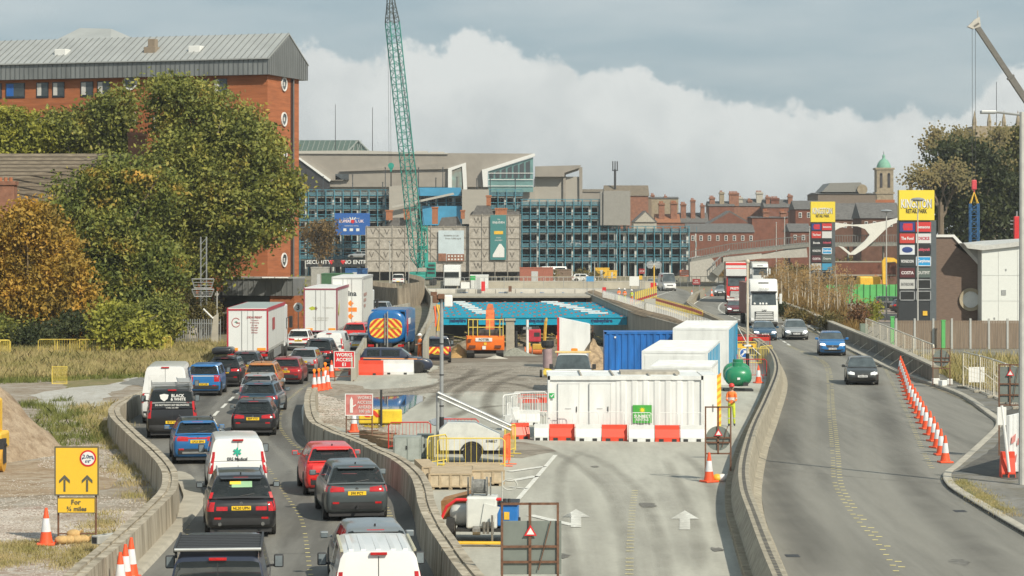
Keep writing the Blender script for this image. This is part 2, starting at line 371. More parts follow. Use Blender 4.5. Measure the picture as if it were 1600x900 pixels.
sheet('dirt_verge',rough_edge(gp([(495,615),(520,600),(575,608),(585,640),(600,668),(660,690),(640,700),(560,676),(505,655)]),.25),.018,soil('broken_ground',(.33,.28,.22),(.38,.34,.28),(.18,.14,.10),.8,2.4,bump=1.0))
m_pud=M('puddle_water',(.05,.045,.035),.03,var=.2,scale=1,spec=.8)
for l_ in ([(545,640),(560,626),(630,618),(665,622),(640,640),(600,668),(560,664)],[(670,658),(690,652),(715,656),(705,664),(680,666)]):
 sheet('puddle',rough_edge(gp(l_),.05,.6),.034,m_pud)
m_pave=soil('grey_footway',(.20,.195,.18),(.26,.25,.23),(.17,.155,.12),.4,.9,rough=.88,bump=.2)
kpx=[(1255,508),(1300,534),(1345,557),(1400,583),(1440,597),(1500,620),(1545,652),(1556,662),(1548,678),(1494,728),(1474,745),(1480,763),(1512,785),(1600,838),(1700,895),(1800,950)]
kerb=catmull(gp(kpx),.6)
m=MB();m.path_box(kerb,[(-.0,.0),(-.0,.13),(-.04,.15),(-.28,.15),(-.30,.0)])
struct('kerb',m,M('kerb_concrete',(.40,.37,.31),.85,var=.2,scale=2,bump=.2))
pv=[(p.x+.02,p.y) for p in kerb]+[(60,60),(75,150),(40,225),(24,225)]
m=MB();t_=tessellate_polygon([[Vector((x,y,0)) for x,y in pv]]);m.add([(x,y,.135) for x,y in pv],[tuple(t) for t in t_]);struct('pavement',m,m_pave)
sheet('asphalt_path',rough_edge(gp([(1500,735),(1560,690),(1575,640),(1640,640),(1640,745)],.14),.05),.145,soil('dark_path',(.095,.092,.085),(.12,.115,.105),(.14,.13,.11),.5,2))
sheet('grass_edging',rough_edge([G(x,y,.14) for x,y in [(1490,752),(1506,748),(1530,765),(1580,800),(1560,796),(1520,776)]],.08,.6),.147,m_grassg)
m_wm=M('white_marking',(.62,.61,.56),.7,var=.25,scale=6);m_ym=M('yellow_marking',(.80,.66,.26),.7,var=.3,scale=6)
def strip(m,a,b,wd,z):
 d=(b-a);n=Vector((d.y,-d.x,0)).normalized()*wd/2
 m.add([(a+n)[:2]+(z,),(a-n)[:2]+(z,),(b-n)[:2]+(z,),(b+n)[:2]+(z,)],[(0,1,2,3)])
def dashes(m,pts,on,gap,wd,z):
 P=resample(catmull(pts,.5),.25);i=0
 k=int((on+gap)/.25);n=max(1,int(on/.25))
 for i in range(0,len(P)-n,k):
  for j in range(i,i+n): strip(m,P[j],P[j+1],wd,z)
def studs(m,pts,sp,z,wd=.30,ln=.10):
 P=resample(catmull(pts,.5),sp)
 for a,b in zip(P[:-1],P[1:]):
  d=(b-a).normalized();n=Vector((d.y,-d.x,0))
  if random.random()<.9: strip(m,a-n*wd/2,a+n*wd/2,ln,z)
cent=gp([(1234,541),(1264,554),(1288,566),(1298,584),(1302,640),(1306,676),(1310,716),(1314,756),(1332,790),(1352,816),(1384,852),(1404,880),(1425,915)])
m=MB();studs(m,cent,1.0,.030,.17,.11);studs(m,[(p.x-.17,p.y+.3) for p in cent],1.0,.030,.15,.10)
studs(m,gp([(1384,578),(1416,644),(1440,700),(1458,736)]),.9,.030,.18,.08);struct('lane_marking',m,m_ym)
m=MB();dashes(m,gp([(1148,470),(1132,472),(1124,478),(1124,485),(1134,491),(1156,500),(1190,514),(1218,530),(1240,544)]),3,1.6,.18,.030)
dashes(m,gp([(1079,479),(1092,470),(1104,464),(1125,460)]),6,.25,.16,.030)
dashes(m,gp([(1010,468),(1040,458),(1052,455)]),4,.5,.2,.030);struct('lane_marking',m,m_wm)
m=MB();lc=gp([(492,930),(484,891),(472,816),(447,776),(425,741),(402,712)]);studs(m,lc,.8,.030,.12,.08)
studs(m,gp([(360,930),(300,850),(292,800)]),1.1,.030,.12,.06);studs(m,gp([(560,745),(600,790),(622,850)]),.7,.03,.2,.08)
studs(m,gp([(472,703),(455,692),(437,665),(444,633),(464,614),(484,598)]),.9,.030,.16,.1);struct('lane_marking',m,m_ym)
m=MB();dashes(m,gp([(402,712),(350,675),(333,655),(350,635),(372,615),(402,592),(430,570),(470,545)]),3,2,.15,.030)
dashes(m,gp([(476,665),(474,640),(480,628)]),5,.2,.15,.030)
def arrow(m,px,y0,y1,z):
 a=G(px,y1);b=G(px,y0);h=b.y-a.y;w_=.15
 cx=a.x+(b.x-a.x)*.55
 m.add([(a.x-w_,a.y,z),(a.x+w_,a.y,z),(cx+w_,a.y+h*.55,z),(cx-w_,a.y+h*.55,z)],[(0,1,2,3)])
 m.add([(cx-w_*2.7,a.y+h*.55,z),(cx+w_*2.7,a.y+h*.55,z),(b.x,b.y,z)],[(0,1,2)])
arrow(m,900,797,825,.030);arrow(m,1070,799,829,.030)
def ln(*p,w_=.14,on=3,gap=.1):
 q=gp(p);strip(m,q[0],q[1],w_,.0302)
ln((797,796),(868,712),w_=.16);ln((828,806),(896,822),w_=.3);ln((795,738),(850,730),w_=.3);ln((795,753),(838,745),w_=.34);ln((796,762),(824,765),w_=.12)
struct('lane_marking',m,m_wm)
m=MB();studs(m,gp([(992,768),(988,800),(985,850),(983,905)]),.7,.030,.2,.07);struct('lane_marking',m,m_ym)
m=MB();m.path_box(catmull(gp([(130,960),(215,880),(293,795),(296,770),(282,748),(266,742)]),.7),[(-.25,0),(-.25,.12),(.35,.12),(.45,0)]);struct('kerb',m,CONC)
# ================================================ BARRIERS
m_conc2=M('weathered_barrier_concrete',(.33,.275,.195),.9,var=.45,scale=2.6,bump=.6,c2=(.50,.44,.345),streak=(1,1,.16))
PROF=[(-.28,0),(-.24,.9),(-.04,.9),(-.04,.85),(.04,.85),(.04,.9),(.24,.9),(.28,0)]
PROFB=[(-.28,0),(-.24,.9),(-.04,.93),(-.04,.91),(.04,.91),(.04,.93),(.24,.9),(.28,0)]
def barrier(pts,label,group,unit=2.5,prof=PROF,mat=None,z=None,name='concrete_barrier'):
 P=resample(catmull(pts,.4),unit/3)
 for i in range(0,len(P)-3,3):
  seg=[p.copy() for p in P[i:i+4]];d=(seg[1]-seg[0]).normalized();seg[0]+=d*.035;d=(seg[3]-seg[2]).normalized();seg[3] -= d*.035
  m=MB();jz=random.uniform(-.014,.014);m.path_box(seg,[(o+random.uniform(-.008,.008),h+(jz if h>.1 else 0)) for o,h in prof],z)
  o=ob(name,m,mat or m_conc2);tag(o,label % nth(i//3),'barrier',group)
b1=[G(x,y,.9) for x,y in [(60,950),(136,881),(189,836),(242,787),(262,765),(266,745),(260,728),(238,703),(200,669),(180,648),(181,634),(204,620),(223,613),(255,600)]]
barrier(b1,'%s weathered barrier block from the camera in the row left of the queueing lanes','concrete barrier blocks left of the queueing lanes')
b2=[G(x,y,.9) for x,y in [(770,930),(740,900),(712,864),(680,816),(667,788),(662,764),(651,740),(628,720),(596,704),(560,688),(524,674),(496,660),(486,644),(484,620),(490,602)]]
barrier(b2,'%s stained barrier block from the camera in the row between queue and works yard','concrete barrier blocks between queue and yard')
b3n=[G(x,y,.9) for x,y in [(1236,940),(1219,900),(1198,852),(1178,800),(1164,760),(1163,720),(1177,668),(1197,624),(1213,584),(1213,564),(1204,546),(1190,534)]]
b3f=[G(x,y,.9) for x,y in [(1190,534),(1160,514),(1120,496),(1092,483),(1076,472)]]
P3=[(-.55,0),(-.50,.06),(-.20,.80),(-.16,.9),(.16,.9),(.20,.82),(.32,.12),(.55,.06),(.58,0)]
m_b3=M('barrier_buff_concrete',(.31,.275,.21),.85,var=.3,scale=3,bump=.2)
def barrier3(pts,**k):
 P=resample(catmull(pts,.4),1.0)
 for i in range(0,len(P)-3,3):
  seg=[p.copy() for p in P[i:i+4]];d=(seg[3]-seg[2]).normalized();seg[3] -= d*.02
  t=T('concrete_barrier',k['label'] % nth(i//3),'barrier',(0,0,0),0,k['group'])
  m=MB();m.path_box(seg,P3);ob('block',m,m_b3,t)
  m=MB();q=MB()
  for a,b in zip(seg[:-1],seg[1:]):
   for f in (.15,.40,.65,.90):
    c=a.lerp(b,f);dr=(b-a).normalized();rz=math.atan2(dr.y,dr.x);m.box((c.x,c.y,.902),(.11,.10,.012),rz)
    n=Vector((dr.y,-dr.x,0));e=c-n*.40;q.box((e.x,e.y,.28),(.07,.34,.16),rz)
  ob('drain_slot',m,DARK,t);ob('rib',q,m_b3,t)
barrier3(b3n,label='%s buff slotted barrier block from the camera beside the right-hand road',group='slotted barrier blocks beside the right-hand road')
barrier(b3f,'%s plain buff barrier block of the far row running past the white lorry','plain barrier blocks by the oncoming lorries',3,PROF,m_b3)
barrier([G(x,y,.9) for x,y in [(1076,470),(1084,460),(1099,452)]],'%s buff barrier block at the turn between site road and oncoming lanes','barrier blocks at the site road junction',3,PROF,m_b3)
pw=gp([(1462,597),(1400,565),(1345,540),(1300,520),(1260,500),(1215,482)],.13)
t=T('parapet_wall','low concrete parapet wall with a pale coping beside the right pavement','wall',(0,0,0))
m=MB();m.path_box(catmull(pw,2),[(-.18,.1),(-.18,.95),(.18,.95),(.18,.1)]);ob('wall',m,M('dirty_parapet',(.17,.145,.11),.9,var=.35,scale=1.2,streak=(1,1,.3),c2=(.26,.23,.18)),t)
m=MB();m.path_box(catmull(pw,2),[(-.24,.953),(-.24,1.06),(.24,1.06),(.24,.953)]);ob('coping',m,CONC,t)
kp=[p for p in kerb if p.y<92];m=MB()
for a,b in zip(kp[:-1],kp[1:]):
 d=(b-a);n_=Vector((d.y,-d.x,0)).normalized()
 for f in (.1,.5,.9): c=a+d*f-n_*.002;m.box((c.x,c.y,.075),(.16,.03,.07),math.atan2(d.y,d.x))
struct('kerb_drain_slots',m,DARK)
m_patch=soil('tar_patch',(.075,.072,.066),(.10,.096,.088),(.12,.115,.105),.8,2,fine=.2);m_seam_shadow=M('tar_seam_shadow',(.05,.048,.044),.7,var=.3)
for l_ in ([(820,880),(860,880),(858,850),(822,850)],[(380,790),(415,792),(410,762),(384,762)]): sheet('road_patch',gp(l_),.0266,m_patch)
m=MB()
for pts in ([(1186,730),(1290,742),(1400,752),(1474,757)],[(1216,905),(1300,915),(1420,925)],[(300,880),(400,868),(480,866)],[(330,780),(392,700),(380,650)]):  # tar seams; the lines across the road stand in for cast shadows
 P=catmull(gp(pts),.5);P=[Vector((p.x+random.uniform(-.02,.02),p.y+random.uniform(-.03,.03),0)) for p in P]
 for a,b in zip(P[:-1],P[1:]): strip(m,a,b,random.uniform(.015,.035),.0272)
struct('seam_and_shadow_lines',m,m_seam_shadow)
m=MB();
for px,py in ((1240,690),(1360,640),(1300,700),(1500,880),(1230,610),(420,880),(450,740),(370,730),(880,870),(1010,790),(930,730),(1120,860)):
 c=G(px,py);n_=12;r_=random.uniform(.12,.4);z_=.0274;m.add([(c.x+math.cos(6.283*k/n_)*r_*random.uniform(.5,1),c.y+math.sin(6.283*k/n_)*r_*2*random.uniform(.5,1.1),z_) for k in range(n_)],[tuple(range(n_))])
struct('oil_stain',m,soil('oil_stain',(.12,.115,.10),(.17,.16,.145),(.22,.21,.19),2,4,rough=.7,fine=.2))
m=MB()
for px,py in ((1500,800),(1238,870),(1196,700)):
 c=G(px,py);m.box((c.x,c.y,.028),(.35,.5,.006))
struct('drain_grating',m,DARK)
def wearmat(name,c,strength):
 m=bpy.data.materials.new(name);m.use_nodes=True;t=m.node_tree;b=t.nodes['Principled BSDF'];b.inputs['Base Color'].default_value=(*c,1);b.inputs['Roughness'].default_value=.8
 a=t.nodes.new('ShaderNodeAttribute');a.attribute_name='worn';n=t.nodes.new('ShaderNodeTexNoise');n.inputs['Scale'].default_value=.5;n.inputs['Detail'].default_value=8;co=t.nodes.new('ShaderNodeTexCoord');t.links.new(co.outputs['Object'],n.inputs['Vector'])
 r=t.nodes.new('ShaderNodeMapRange');r.inputs[1].default_value=.25;r.inputs[2].default_value=.65;r.inputs[3].default_value=.45;t.links.new(n.outputs[0],r.inputs[0]);x=t.nodes.new('ShaderNodeMath');x.operation='MULTIPLY';t.links.new(a.outputs['Fac'],x.inputs[0]);t.links.new(r.outputs[0],x.inputs[1])
 y=t.nodes.new('ShaderNodeMath');y.operation='MULTIPLY';y.inputs[1].default_value=strength;t.links.new(x.outputs[0],y.inputs[0]);t.links.new(y.outputs[0],b.inputs['Alpha']);return m
wz=[.0282]
def wear(paths,wd,mat):
 for pts in paths:
  P=resample(catmull(pts,.8),.8);m=MB();w_=[];n=len(P)
  for i,p in enumerate(P):
   a=P[max(i-1,0)];b=P[min(i+1,n-1)];t_=(b-a).normalized();nr=Vector((t_.y,-t_.x,0));e=min(1,i/5,(n-1-i)/5)
   for k,f in enumerate((-1,-.45,0,.45,1)): q=p+nr*wd*.5*f;m.v.append((q.x,q.y,wz[0]));w_.append((0,.75,1,.75,0)[k]*e)
  m.f=[(i*5+k,i*5+k+1,i*5+k+6,i*5+k+5) for i in range(n-1) for k in range(4)]
  o=struct('tyre_wear',m,mat);at_=o.data.attributes.new('worn','FLOAT','POINT');at_.data.foreach_set('value',w_);wz[0]+=.00012
wd_=wearmat('dark_tyre_wear',(.06,.055,.05),.27);wl_=wearmat('pale_road_wear',(.40,.385,.34),.34);wm_=wearmat('mud_tracks',(.13,.105,.075),.5);wy_=wearmat('dusty_tyre_sweep',(.22,.205,.175),.33)
def off(pts,d): return [(p.x+d,p.y) for p in pts]
wear([off(cent,d) for d in (-2.1,2.3)],1.5,wd_);wear([off(cent,d) for d in (-3.5,-1.0,1.1,3.5)],.8,wl_)
lc2=gp([(492,930),(484,891),(472,816),(447,776),(425,741),(402,712),(372,680),(362,655),(372,630),(400,600)])
wear([off(lc2,d) for d in (-1.7,1.7)],1.3,wd_);wear([off(lc2,d) for d in (-2.6,-.9,.9,2.6)],.5,wl_)
wear([gp(q) for q in ([(985,940),(975,840),(950,770),(900,725),(850,702),(800,694)],[(1045,940),(1030,840),(1000,770),(940,722),(880,700)],[(1100,900),(1085,820),(1060,760),(1040,715)],[(900,940),(890,850),(875,790),(880,730),(920,700)],[(1130,860),(1120,790),(1100,740),(1060,705)])],.55,wy_)
wear([gp(q) for q in ([(1010,940),(1000,840),(975,775),(920,725)],[(940,940),(930,860),(912,790),(890,740)],[(1075,900),(1060,820),(1030,765)])],.9,wl_)
wear([gp(q) for q in ([(700,640),(720,610),(760,590),(800,576)],[(660,640),(690,612),(730,588),(745,575)],[(850,612),(800,600),(740,598),(690,604)],[(560,618),(640,612),(700,596),(760,584)],[(845,640),(800,634),(740,640),(690,660)],[(780,660),(760,630),(780,600),(820,585)])],.8,wm_)
# ================================================ BUILDINGS
class Bd:
 def __init__(s,name,label,cat,px,d,group=None):
  s.d=d;s.k=F/d;s.x0=(px-800)/s.k;s.t=T(name,label,cat,(s.x0,d,0),0,group)
 def p(s,px,py,dy=0):
  k=F/(s.d+dy);return ((px-800)/k-s.x0,dy,CH-(py-HOR)/k)
 def bx(s,m,x0,x1,y0,y1,dy0=0,dy1=8):
  a=s.p(x0,y1,dy0);b=s.p(x1,y0,dy0);return m.bx(a[0],b[0],dy0,dy1,a[2],b[2])
 def pr(s,m,poly,dy0=0,dy1=8):
  q=[s.p(x,y,dy0) for x,y in poly];return m.prismy([(a[0],a[2]) for a in q],dy0,dy1)
def gable(m,x0,x1,y0,y1,zb,zt,ax='x',ov=.3):
 if ax=='x':
  c=(y0+y1)/2;m.prismx([(y0-ov,zb),(c,zt),(y1+ov,zb)],x0-ov,x1+ov)
 else:
  c=(x0+x1)/2;m.prismy([(x0-ov,zb),(c,zt),(x1+ov,zb)],y0-ov,y1+ov)
m_brick=M('orange_red_brick',(.35,.115,.045),.88,var=.26,scale=.8,bump=.15,det=12,streak=(.5,.5,5))
m_brick2=M('old_brick',(.26,.12,.075),.9,var=.3,scale=1.5,bump=.3,det=10)
m_brick3=M('dark_red_brick',(.17,.065,.042),.9,var=.25,scale=1.0,det=10)
m_brick4=M('brown_brick',(.17,.12,.095),.9,var=.2,scale=2.0,det=12,streak=(1,1,6))
m_zinc=M('zinc_sheet',(.38,.39,.38),.5,.25,var=.1,scale=.6);m_zincd=M('zinc_band',(.23,.24,.24),.5,.35,var=.2,scale=.9,streak=(1,1,.3))
m_slate=M('slate',(.12,.115,.11),.75,var=.3,scale=2,bump=.2);m_tile=M('old_roof_tile',(.16,.13,.095),.9,var=.35,scale=2.4,bump=.5,streak=(.6,.6,3))
m_frame=M('window_frame_white',(.7,.7,.68),.5,var=.05);m_win=M('window_glass',(.05,.06,.065),.08,var=.3,scale=.7,spec=.8);m_stone=M('sandstone',(.30,.245,.17),.85,var=.25,scale=1.5,bump=.2)
m_curt=M('curtain',(.55,.53,.5),.9,var=.1)
TH=R(17);Cx,Cy=(418-800)/F*205,205.0
t=T('hotel_building','tall orange brick building with grey zinc roof and round porthole windows behind the trees','building',(Cx,Cy,0),-TH)
def fx(px):
 k=(px-800)/F;return -(Cx-k*Cy)/(math.cos(TH)+k*math.sin(TH))
def gx(px):
 k=(px-800)/F;return (k*Cy-Cx)/(math.sin(TH)-k*math.cos(TH))
def fz(py,lx): return CH+(HOR-py)*(Cy-lx*math.sin(TH))/F
GD=gx(467);ZT=fz(116,0);
m=MB();m.bx(-62,0,0,GD,-.2,ZT)
ob('wall',m,m_brick,t)
m=MB();m.bx(-.02,.04,gx(454),gx(458),0,ZT-.1);m.bx(-.4,.0,-.03,.01,0,.1);ob('recess_shade_strip',m,M('recess_shade_paint',(.05,.02,.015),.9),t)  # dark strip on the wall face stands in for shade in a recess
m=MB();m.cyl((.12,gx(456.5),0),(.12,gx(456.5),ZT-.05),.09,8);ob('downpipe',m,M('pipe_grey',(.12,.12,.12),.5),t)
m=MB();zb=fz(116,0)-.05;z1=fz(93,0);zr=fz(56,0)+.4;ge=gx(475);mid=(ge-.55)/2
m.prismx([(-.55,zb),(-.55,z1),(mid,zr),(ge,z1),(ge,zb)],-62,.35);ob('roof_band',m,m_zincd,t)
m=MB();m.prismx([(-.75,z1),(-.75,z1+.10),(mid,zr+.12),(ge+.12,z1+.10),(ge+.12,z1),(mid,zr+.01)],-62.1,.42);rf=ob('roof',m,m_zinc,t)
m=MB();x=.36
while x>-62:
 m.prismx([(-.75,z1+.10),(-.75,z1+.16),(mid,zr+.18),(mid,zr+.12)],x-.05,x);x -= .62
ob('standing_seam',m,M('zinc_seam',(.20,.21,.21),.5,.3),rf)
m=MB();x=.3
while x>-62: m.bx(x-.04,x,-.60,-.55,zb,z1-.02);x -= .45
y=-.4
while y<ge: m.bx(.35,.40,y,y+.04,zb,z1+(min(y,ge-y)+.4)/(mid+.5)*(zr-z1)*.92);y+=.45
ob('cladding_rib',m,M('zinc_rib',(.13,.14,.145),.5,.3),t)
def sq_window(x0,x1,z0,z1_,blue=False):
 f=MB();f.bx(x0-.06,x1+.06,-.05,.05,z0-.14,z1_+.05);w_=ob('window',f,M('dark_window_frame',(.02,.025,.035),.5),t)
 g=MB();g.bx(x0,x1,-.07,-.045,z0,z1_);ob('pane',g,m_win,w_)
 g=MB();g.bx(x0+.05,x0+(x1-x0)*.42,-.085,-.071,z0+.04,z1_-.04);ob('curtain',g,BLUE if blue else m_curt,w_)
pairs=[(-16,2),(10,38),(58,75),(83,100),(127,145),(153,171),(240,256),(312,326),(335,354)]
for fl_ in range(7):
 for a,b in pairs:
  xa,xb=fx(a),fx(b);zt_=ZT-.35-fl_*3.02;sq_window(xa,xb,zt_-1.15,zt_,a==10 and fl_==0)
def round_window(c,axis,r=.62):
 f=MB()
 e=(0,-1,0) if axis=='y' else (1,0,0);c=Vector(c);e=Vector(e)
 rings=[]
 for rr,o in ((r*.80,.02),(r*.80,.12),(r,.12),(r,.02)):
  u=Vector((1,0,0)) if axis=='y' else Vector((0,1,0));rings.append([c+e*o+u*math.cos(a)*rr+Vector((0,0,1))*math.sin(a)*rr for a in [2*math.pi*i/20 for i in range(20)]])
 f.loft(rings,caps=False);w_=ob('round_window',f,m_frame,t)
 g=MB();g.cyl(c,c+e*.05,r*.82,20);ob('pane',g,m_win,w_)
 g=MB();q=c+e*.06;g.box(q,(.22,.06,.35) if axis=='y' else (.06,.22,.35));ob('curtain',g,m_curt,w_)
for fl_ in range(6):
 zc=fz(128,-1)-fl_*3.03
 round_window((0,gx(443),zc),'x')
 if fl_<4: round_window((fx(204),0,fz(129,fx(204))-fl_*3.03),'y',.65)
for px,kind in ((88,0),(298,0),(228,1)):
 lx=fx(px);zz=z1+(zr-z1)*.42;yy=-.75+(mid+.75)*.42
 m=MB();m.bb(lx-.55,lx+.55,yy-.5,yy+.5,zz-.2,zz+.38,.04)
 if kind: m.bb(lx-.35,lx+.35,yy-.1,yy+.5,zz+.3,zz+1.1,.04)
 ob('roof_vent' if kind else 'skylight',m,M('vent_tan',(.25,.2,.15),.8) if kind else m_frame,t)
q0=fx(28);q1=fx(142);zz=fz(64,-20);za=fz(41,-20)
m=MB();m.add([(q0,3.7,zz-.3),(q1,3.7,zz-.3),(q1+2,11,zz-.3),(q0,11,zz-.3),(q0+(q1-q0)*.31,7.5,za+.5),(q0+(q1-q0)*.75,7.5,za+.35)],[(0,1,5,4),(1,2,5),(2,3,4,5),(3,0,4),(0,3,2,1)]);ob('plant_room_roof',m,m_zinc,t)
a=Q(340,440,200);b=Q(456,440,200)
t=T('garage_block','low brick block with a grey zinc fascia at the foot of the orange brick building','building',(b.x,201.5,0),-TH)
wd=(b.x-a.x)/math.cos(TH);zt_=CH+(HOR-436)*200/F;zb_=CH+(HOR-463)*200/F;
m=MB();m.bx(-wd,0,0,2.5,zb_,zt_)
x=0
while x>-wd: m.bx(x-.04,x,-.05,0,zb_,zt_-.05);x -= .5
ob('fascia',m,m_zincd,t);m=MB();m.bx(-wd,0,-.15,2.6,zt_,zt_+.12);ob('coping',m,m_zinc,t)
m=MB();m.bx(-2.2,0,.2,2.5,0,zb_);ob('wall',m,m_brick,t);m=MB();m.bx(-wd,-2.2,.6,2.5,0,zb_);ob('dark_opening',m,M('dark_glazing',(.04,.05,.055),.3),t)
for x in (-2.1,-.9): m=MB();m.box((x,-.5,zt_+.1),(1.1,1.1,.08),.5);m.cyl((x,0,zt_),(x,-.5,zt_+.1),.05,6);ob('floodlight',m,m_frame,t)
B=Bd('old_house','old brick house with mossy tiled roof and tall chimneys between the left trees','house',60,195)
m=MB();B.bx(m,-160,150,322,545,0,9);ob('wall',m,m_brick2,B.t)
a=B.p(-170,322);b=B.p(205,240,4.5);c=B.p(160,322)
m=MB();m.add([(a[0],-.4,a[2]),(c[0],-.4,a[2]),(c[0]+.3,9.4,a[2]),(a[0],9.4,a[2]),(a[0]+2,4.5,b[2]),(b[0],4.5,b[2]),(B.p(240,320)[0],4,a[2])],[(0,6,5,4),(6,2,5),(2,3,4,5),(3,0,4),(0,3,2,6)]);ob('roof',m,m_tile,B.t)
m=MB()
for i in range(14): 
 f=i/14;m.bx(a[0],b[0]-.5,-.4+4.9*f-.02,-.4+4.9*f+.05,a[2]+(b[2]-a[2])*f,a[2]+(b[2]-a[2])*f+.07)
ob('tile_course',m,M('tile_shadow',(.10,.08,.06),.95),B.t)
for x0,x1,y0,y1,dy in ((200,226,204,262,3.6),(-4,22,280,345,-1.2)):
 m=MB();B.bx(m,x0,x1,y0+4,y1,dy,dy+1.2);B.bx(m,x0-1.5,x1+1.5,y0+3,y0+9,dy-.1,dy+1.3);ch=ob('chimney',m,m_brick2,B.t)
 m=MB();
 for k in range(3): q=B.p(x0+5+k*8,y0+3,dy+.6);m.cyl((q[0],dy+.6,q[2]),(q[0],dy+.6,q[2]+.3),.14,8)
 ob('chimney_pot',m,M('terracotta',(.35,.13,.06),.8),ch)
m_clad=M('taupe_cladding',(.36,.335,.295),.6,.1,var=.06,scale=.3,streak=(1,1,3));m_clad2=M('taupe_roofing',(.30,.27,.235),.6,.1,var=.1,scale=.4);m_cladl=M('pale_cladding',(.42,.40,.36),.6,var=.05)
m_teal=M('teal_glass',(.16,.30,.29),.15,.2,var=.25,scale=.4,spec=.8)
B=Bd('shopping_centre','large taupe metal clad shopping centre with sloping roofs and a teal glazed prow','building',650,540)
m=MB();B.bx(m,440,836,292,425,2,40);B.bx(m,836,908,276,425,4,40);ob('wall',m,m_clad,B.t)
m=MB();B.pr(m,[(455,238),(835,240),(835,244),(758,266),(758,292),(455,292)],1,2.2);B.pr(m,[(530,268),(700,254),(728,254),(702,264),(600,266)],.4,1);ob('sloping_roof',m,m_clad2,B.t)
m=MB();B.pr(m,[(467,248),(483,248),(537,282),(515,282)],.2,1);ob('hip_slope',m,m_clad2,B.t)
m=MB();B.pr(m,[(440,240),(467,250),(515,282),(515,300),(440,300)],0,.9);ob('dark_gable',m,M('charcoal_cladding',(.03,.03,.035),.6),B.t)
m=MB();B.pr(m,[(466,248),(468,246),(517,281),(515,284)],-.4,.9);ob('white_trim',m,m_frame,B.t);m=MB();B.pr(m,[(758,264),(833,240),(836,240),(836,244),(762,268),(762,292),(755,292),(753,265)],-.4,1);ob('white_trim',m,m_frame,B.t);m=MB();B.pr(m,[(700,263),(728,254),(730,296),(724,296),(722,260),(706,266),(706,296),(700,296)],0,.6);ob('white_trim',m,m_frame,B.t)
m=MB();B.pr(m,[(763,268),(833,246),(833,300),(763,300)],.2,1);gl=ob('glazed_prow',m,m_teal,B.t)
m=MB();m2=MB()
for i in range(7): x=768+i*9.5;yt=268-(x-763)*.31+2;B.pr(m,[(x-3.3,yt+3),(x+3.3,yt),(x+3.3,278),(x-3.3,278)],.05,.2);
ob('dark_pane',m,m_win,gl)
for y in (270,280,290): B.bx(m2,763,833,y,y+1,-.1,.0)
ob('mullion',m2,m_frame,gl)
m=MB();B.pr(m,[(706,266),(722,261),(722,296),(706,296)],.3,.6);ob('mural_panel',m,M('pastel_mural',(.42,.32,.26),.7,var=.5,scale=.5,c2=(.24,.38,.36)),B.t)
m=MB();B.pr(m,[(836,260),(908,258),(906,262),(882,270),(882,276),(836,276)],2,4);B.pr(m,[(880,270),(905,261),(910,261),(910,425),(906,425),(905,266),(884,273),(884,425),(880,425)],3.4,4);ob('side_hall_roof',m,m_clad2,B.t)
m=MB();B.bx(m,524,545,272,281,.2,2);B.bx(m,560,590,270,282,1.2,2.1)
for x in (508,572,583): B.bx(m,x,x+7,268,281,1.2,2)
ob('upper_window',m,m_win,B.t)
m=MB();B.pr(m,[(440,236),(560,235),(620,237),(700,239),(700,241),(440,240)],.6,3);B.bx(m,649,668,236,241,3,6);B.bx(m,672,694,237,241,3,6);ob('roof_plant',m,m_cladl,B.t)
B=Bd('atrium_roof','green glazed barn-like roof showing above the shopping centre','building',510,575)
m=MB();a=B.p(440,238);b=B.p(575,238);c=B.p(560,219,8);B.pr(m,[(440,219),(559,219),(543,237),(440,237)],0,.6);B.pr(m,[(560,220),(576,235),(543,237)],.2,.8);B.bx(m,440,575,237,425,1,20);ob('roof',m,M('green_glazing',(.13,.19,.17),.3,.2,var=.2),B.t)
m=MB()
for x in range(446,560,8): B.pr(m,[(x,237),(x+1,237),(x+7,219),(x+6,219)],-.1,0)
B.pr(m,[(541,237),(559,219),(561,219),(544,238)],-.2,0);B.pr(m,[(559,219),(561,219),(577,235),(575,236)],-.2,0)
for x in (552,558,564,570): B.bx(m,x,x+.8,224+abs(x-560)*.7,237,0,.2)
ob('glazing_bar',m,M('grey_green_bar',(.3,.33,.31),.5),B.t)
for px,y0 in ((524,163),(582,168),(1557,128)):
 B=Bd('roof_mast',{524: 'tall thin mast rising above the green glazed roof',582: 'slender mast just right of the green glazed roof',1557: 'thin mast above the trees at the far right'}[px],'mast',px,560);q=B.p(px,y0);m=MB();m.cyl((0,0,0),(0,0,q[2]),.16,6,.06);ob('pole',m,DARK,B.t)
m_steelb=M('teal_blue_steel',(.06,.205,.27),.5,var=.2,scale=1);m_mesh=M('teal_mesh_panel',(.09,.21,.26),.6,var=.35,scale=2,alpha=.5);m_slab=M('deck_concrete',(.22,.22,.20),.85,var=.2)
m_col=M('pale_column',(.55,.55,.52),.8,var=.15,scale=.5);m_deep=M('interior_shade_paint',(.05,.045,.05),.9,var=.3,scale=.3)  # near-black colour stands in for deep shade inside decks and openings
B=Bd('multi_storey_car_park','open-decked multi-storey car park with teal blue steel frame and mesh railings','car park',800,485)
secs=[(466,600,[404,387,365,345,326,306],3.6),(600,816,[404,387,365,345,326,306],3.0),(813,966,[408,386,363,342,321],0),(966,1078,[408,386,363],.0)]
sl_=MB();rp=MB();rl=MB();cb=MB();cw=MB();bk=MB()
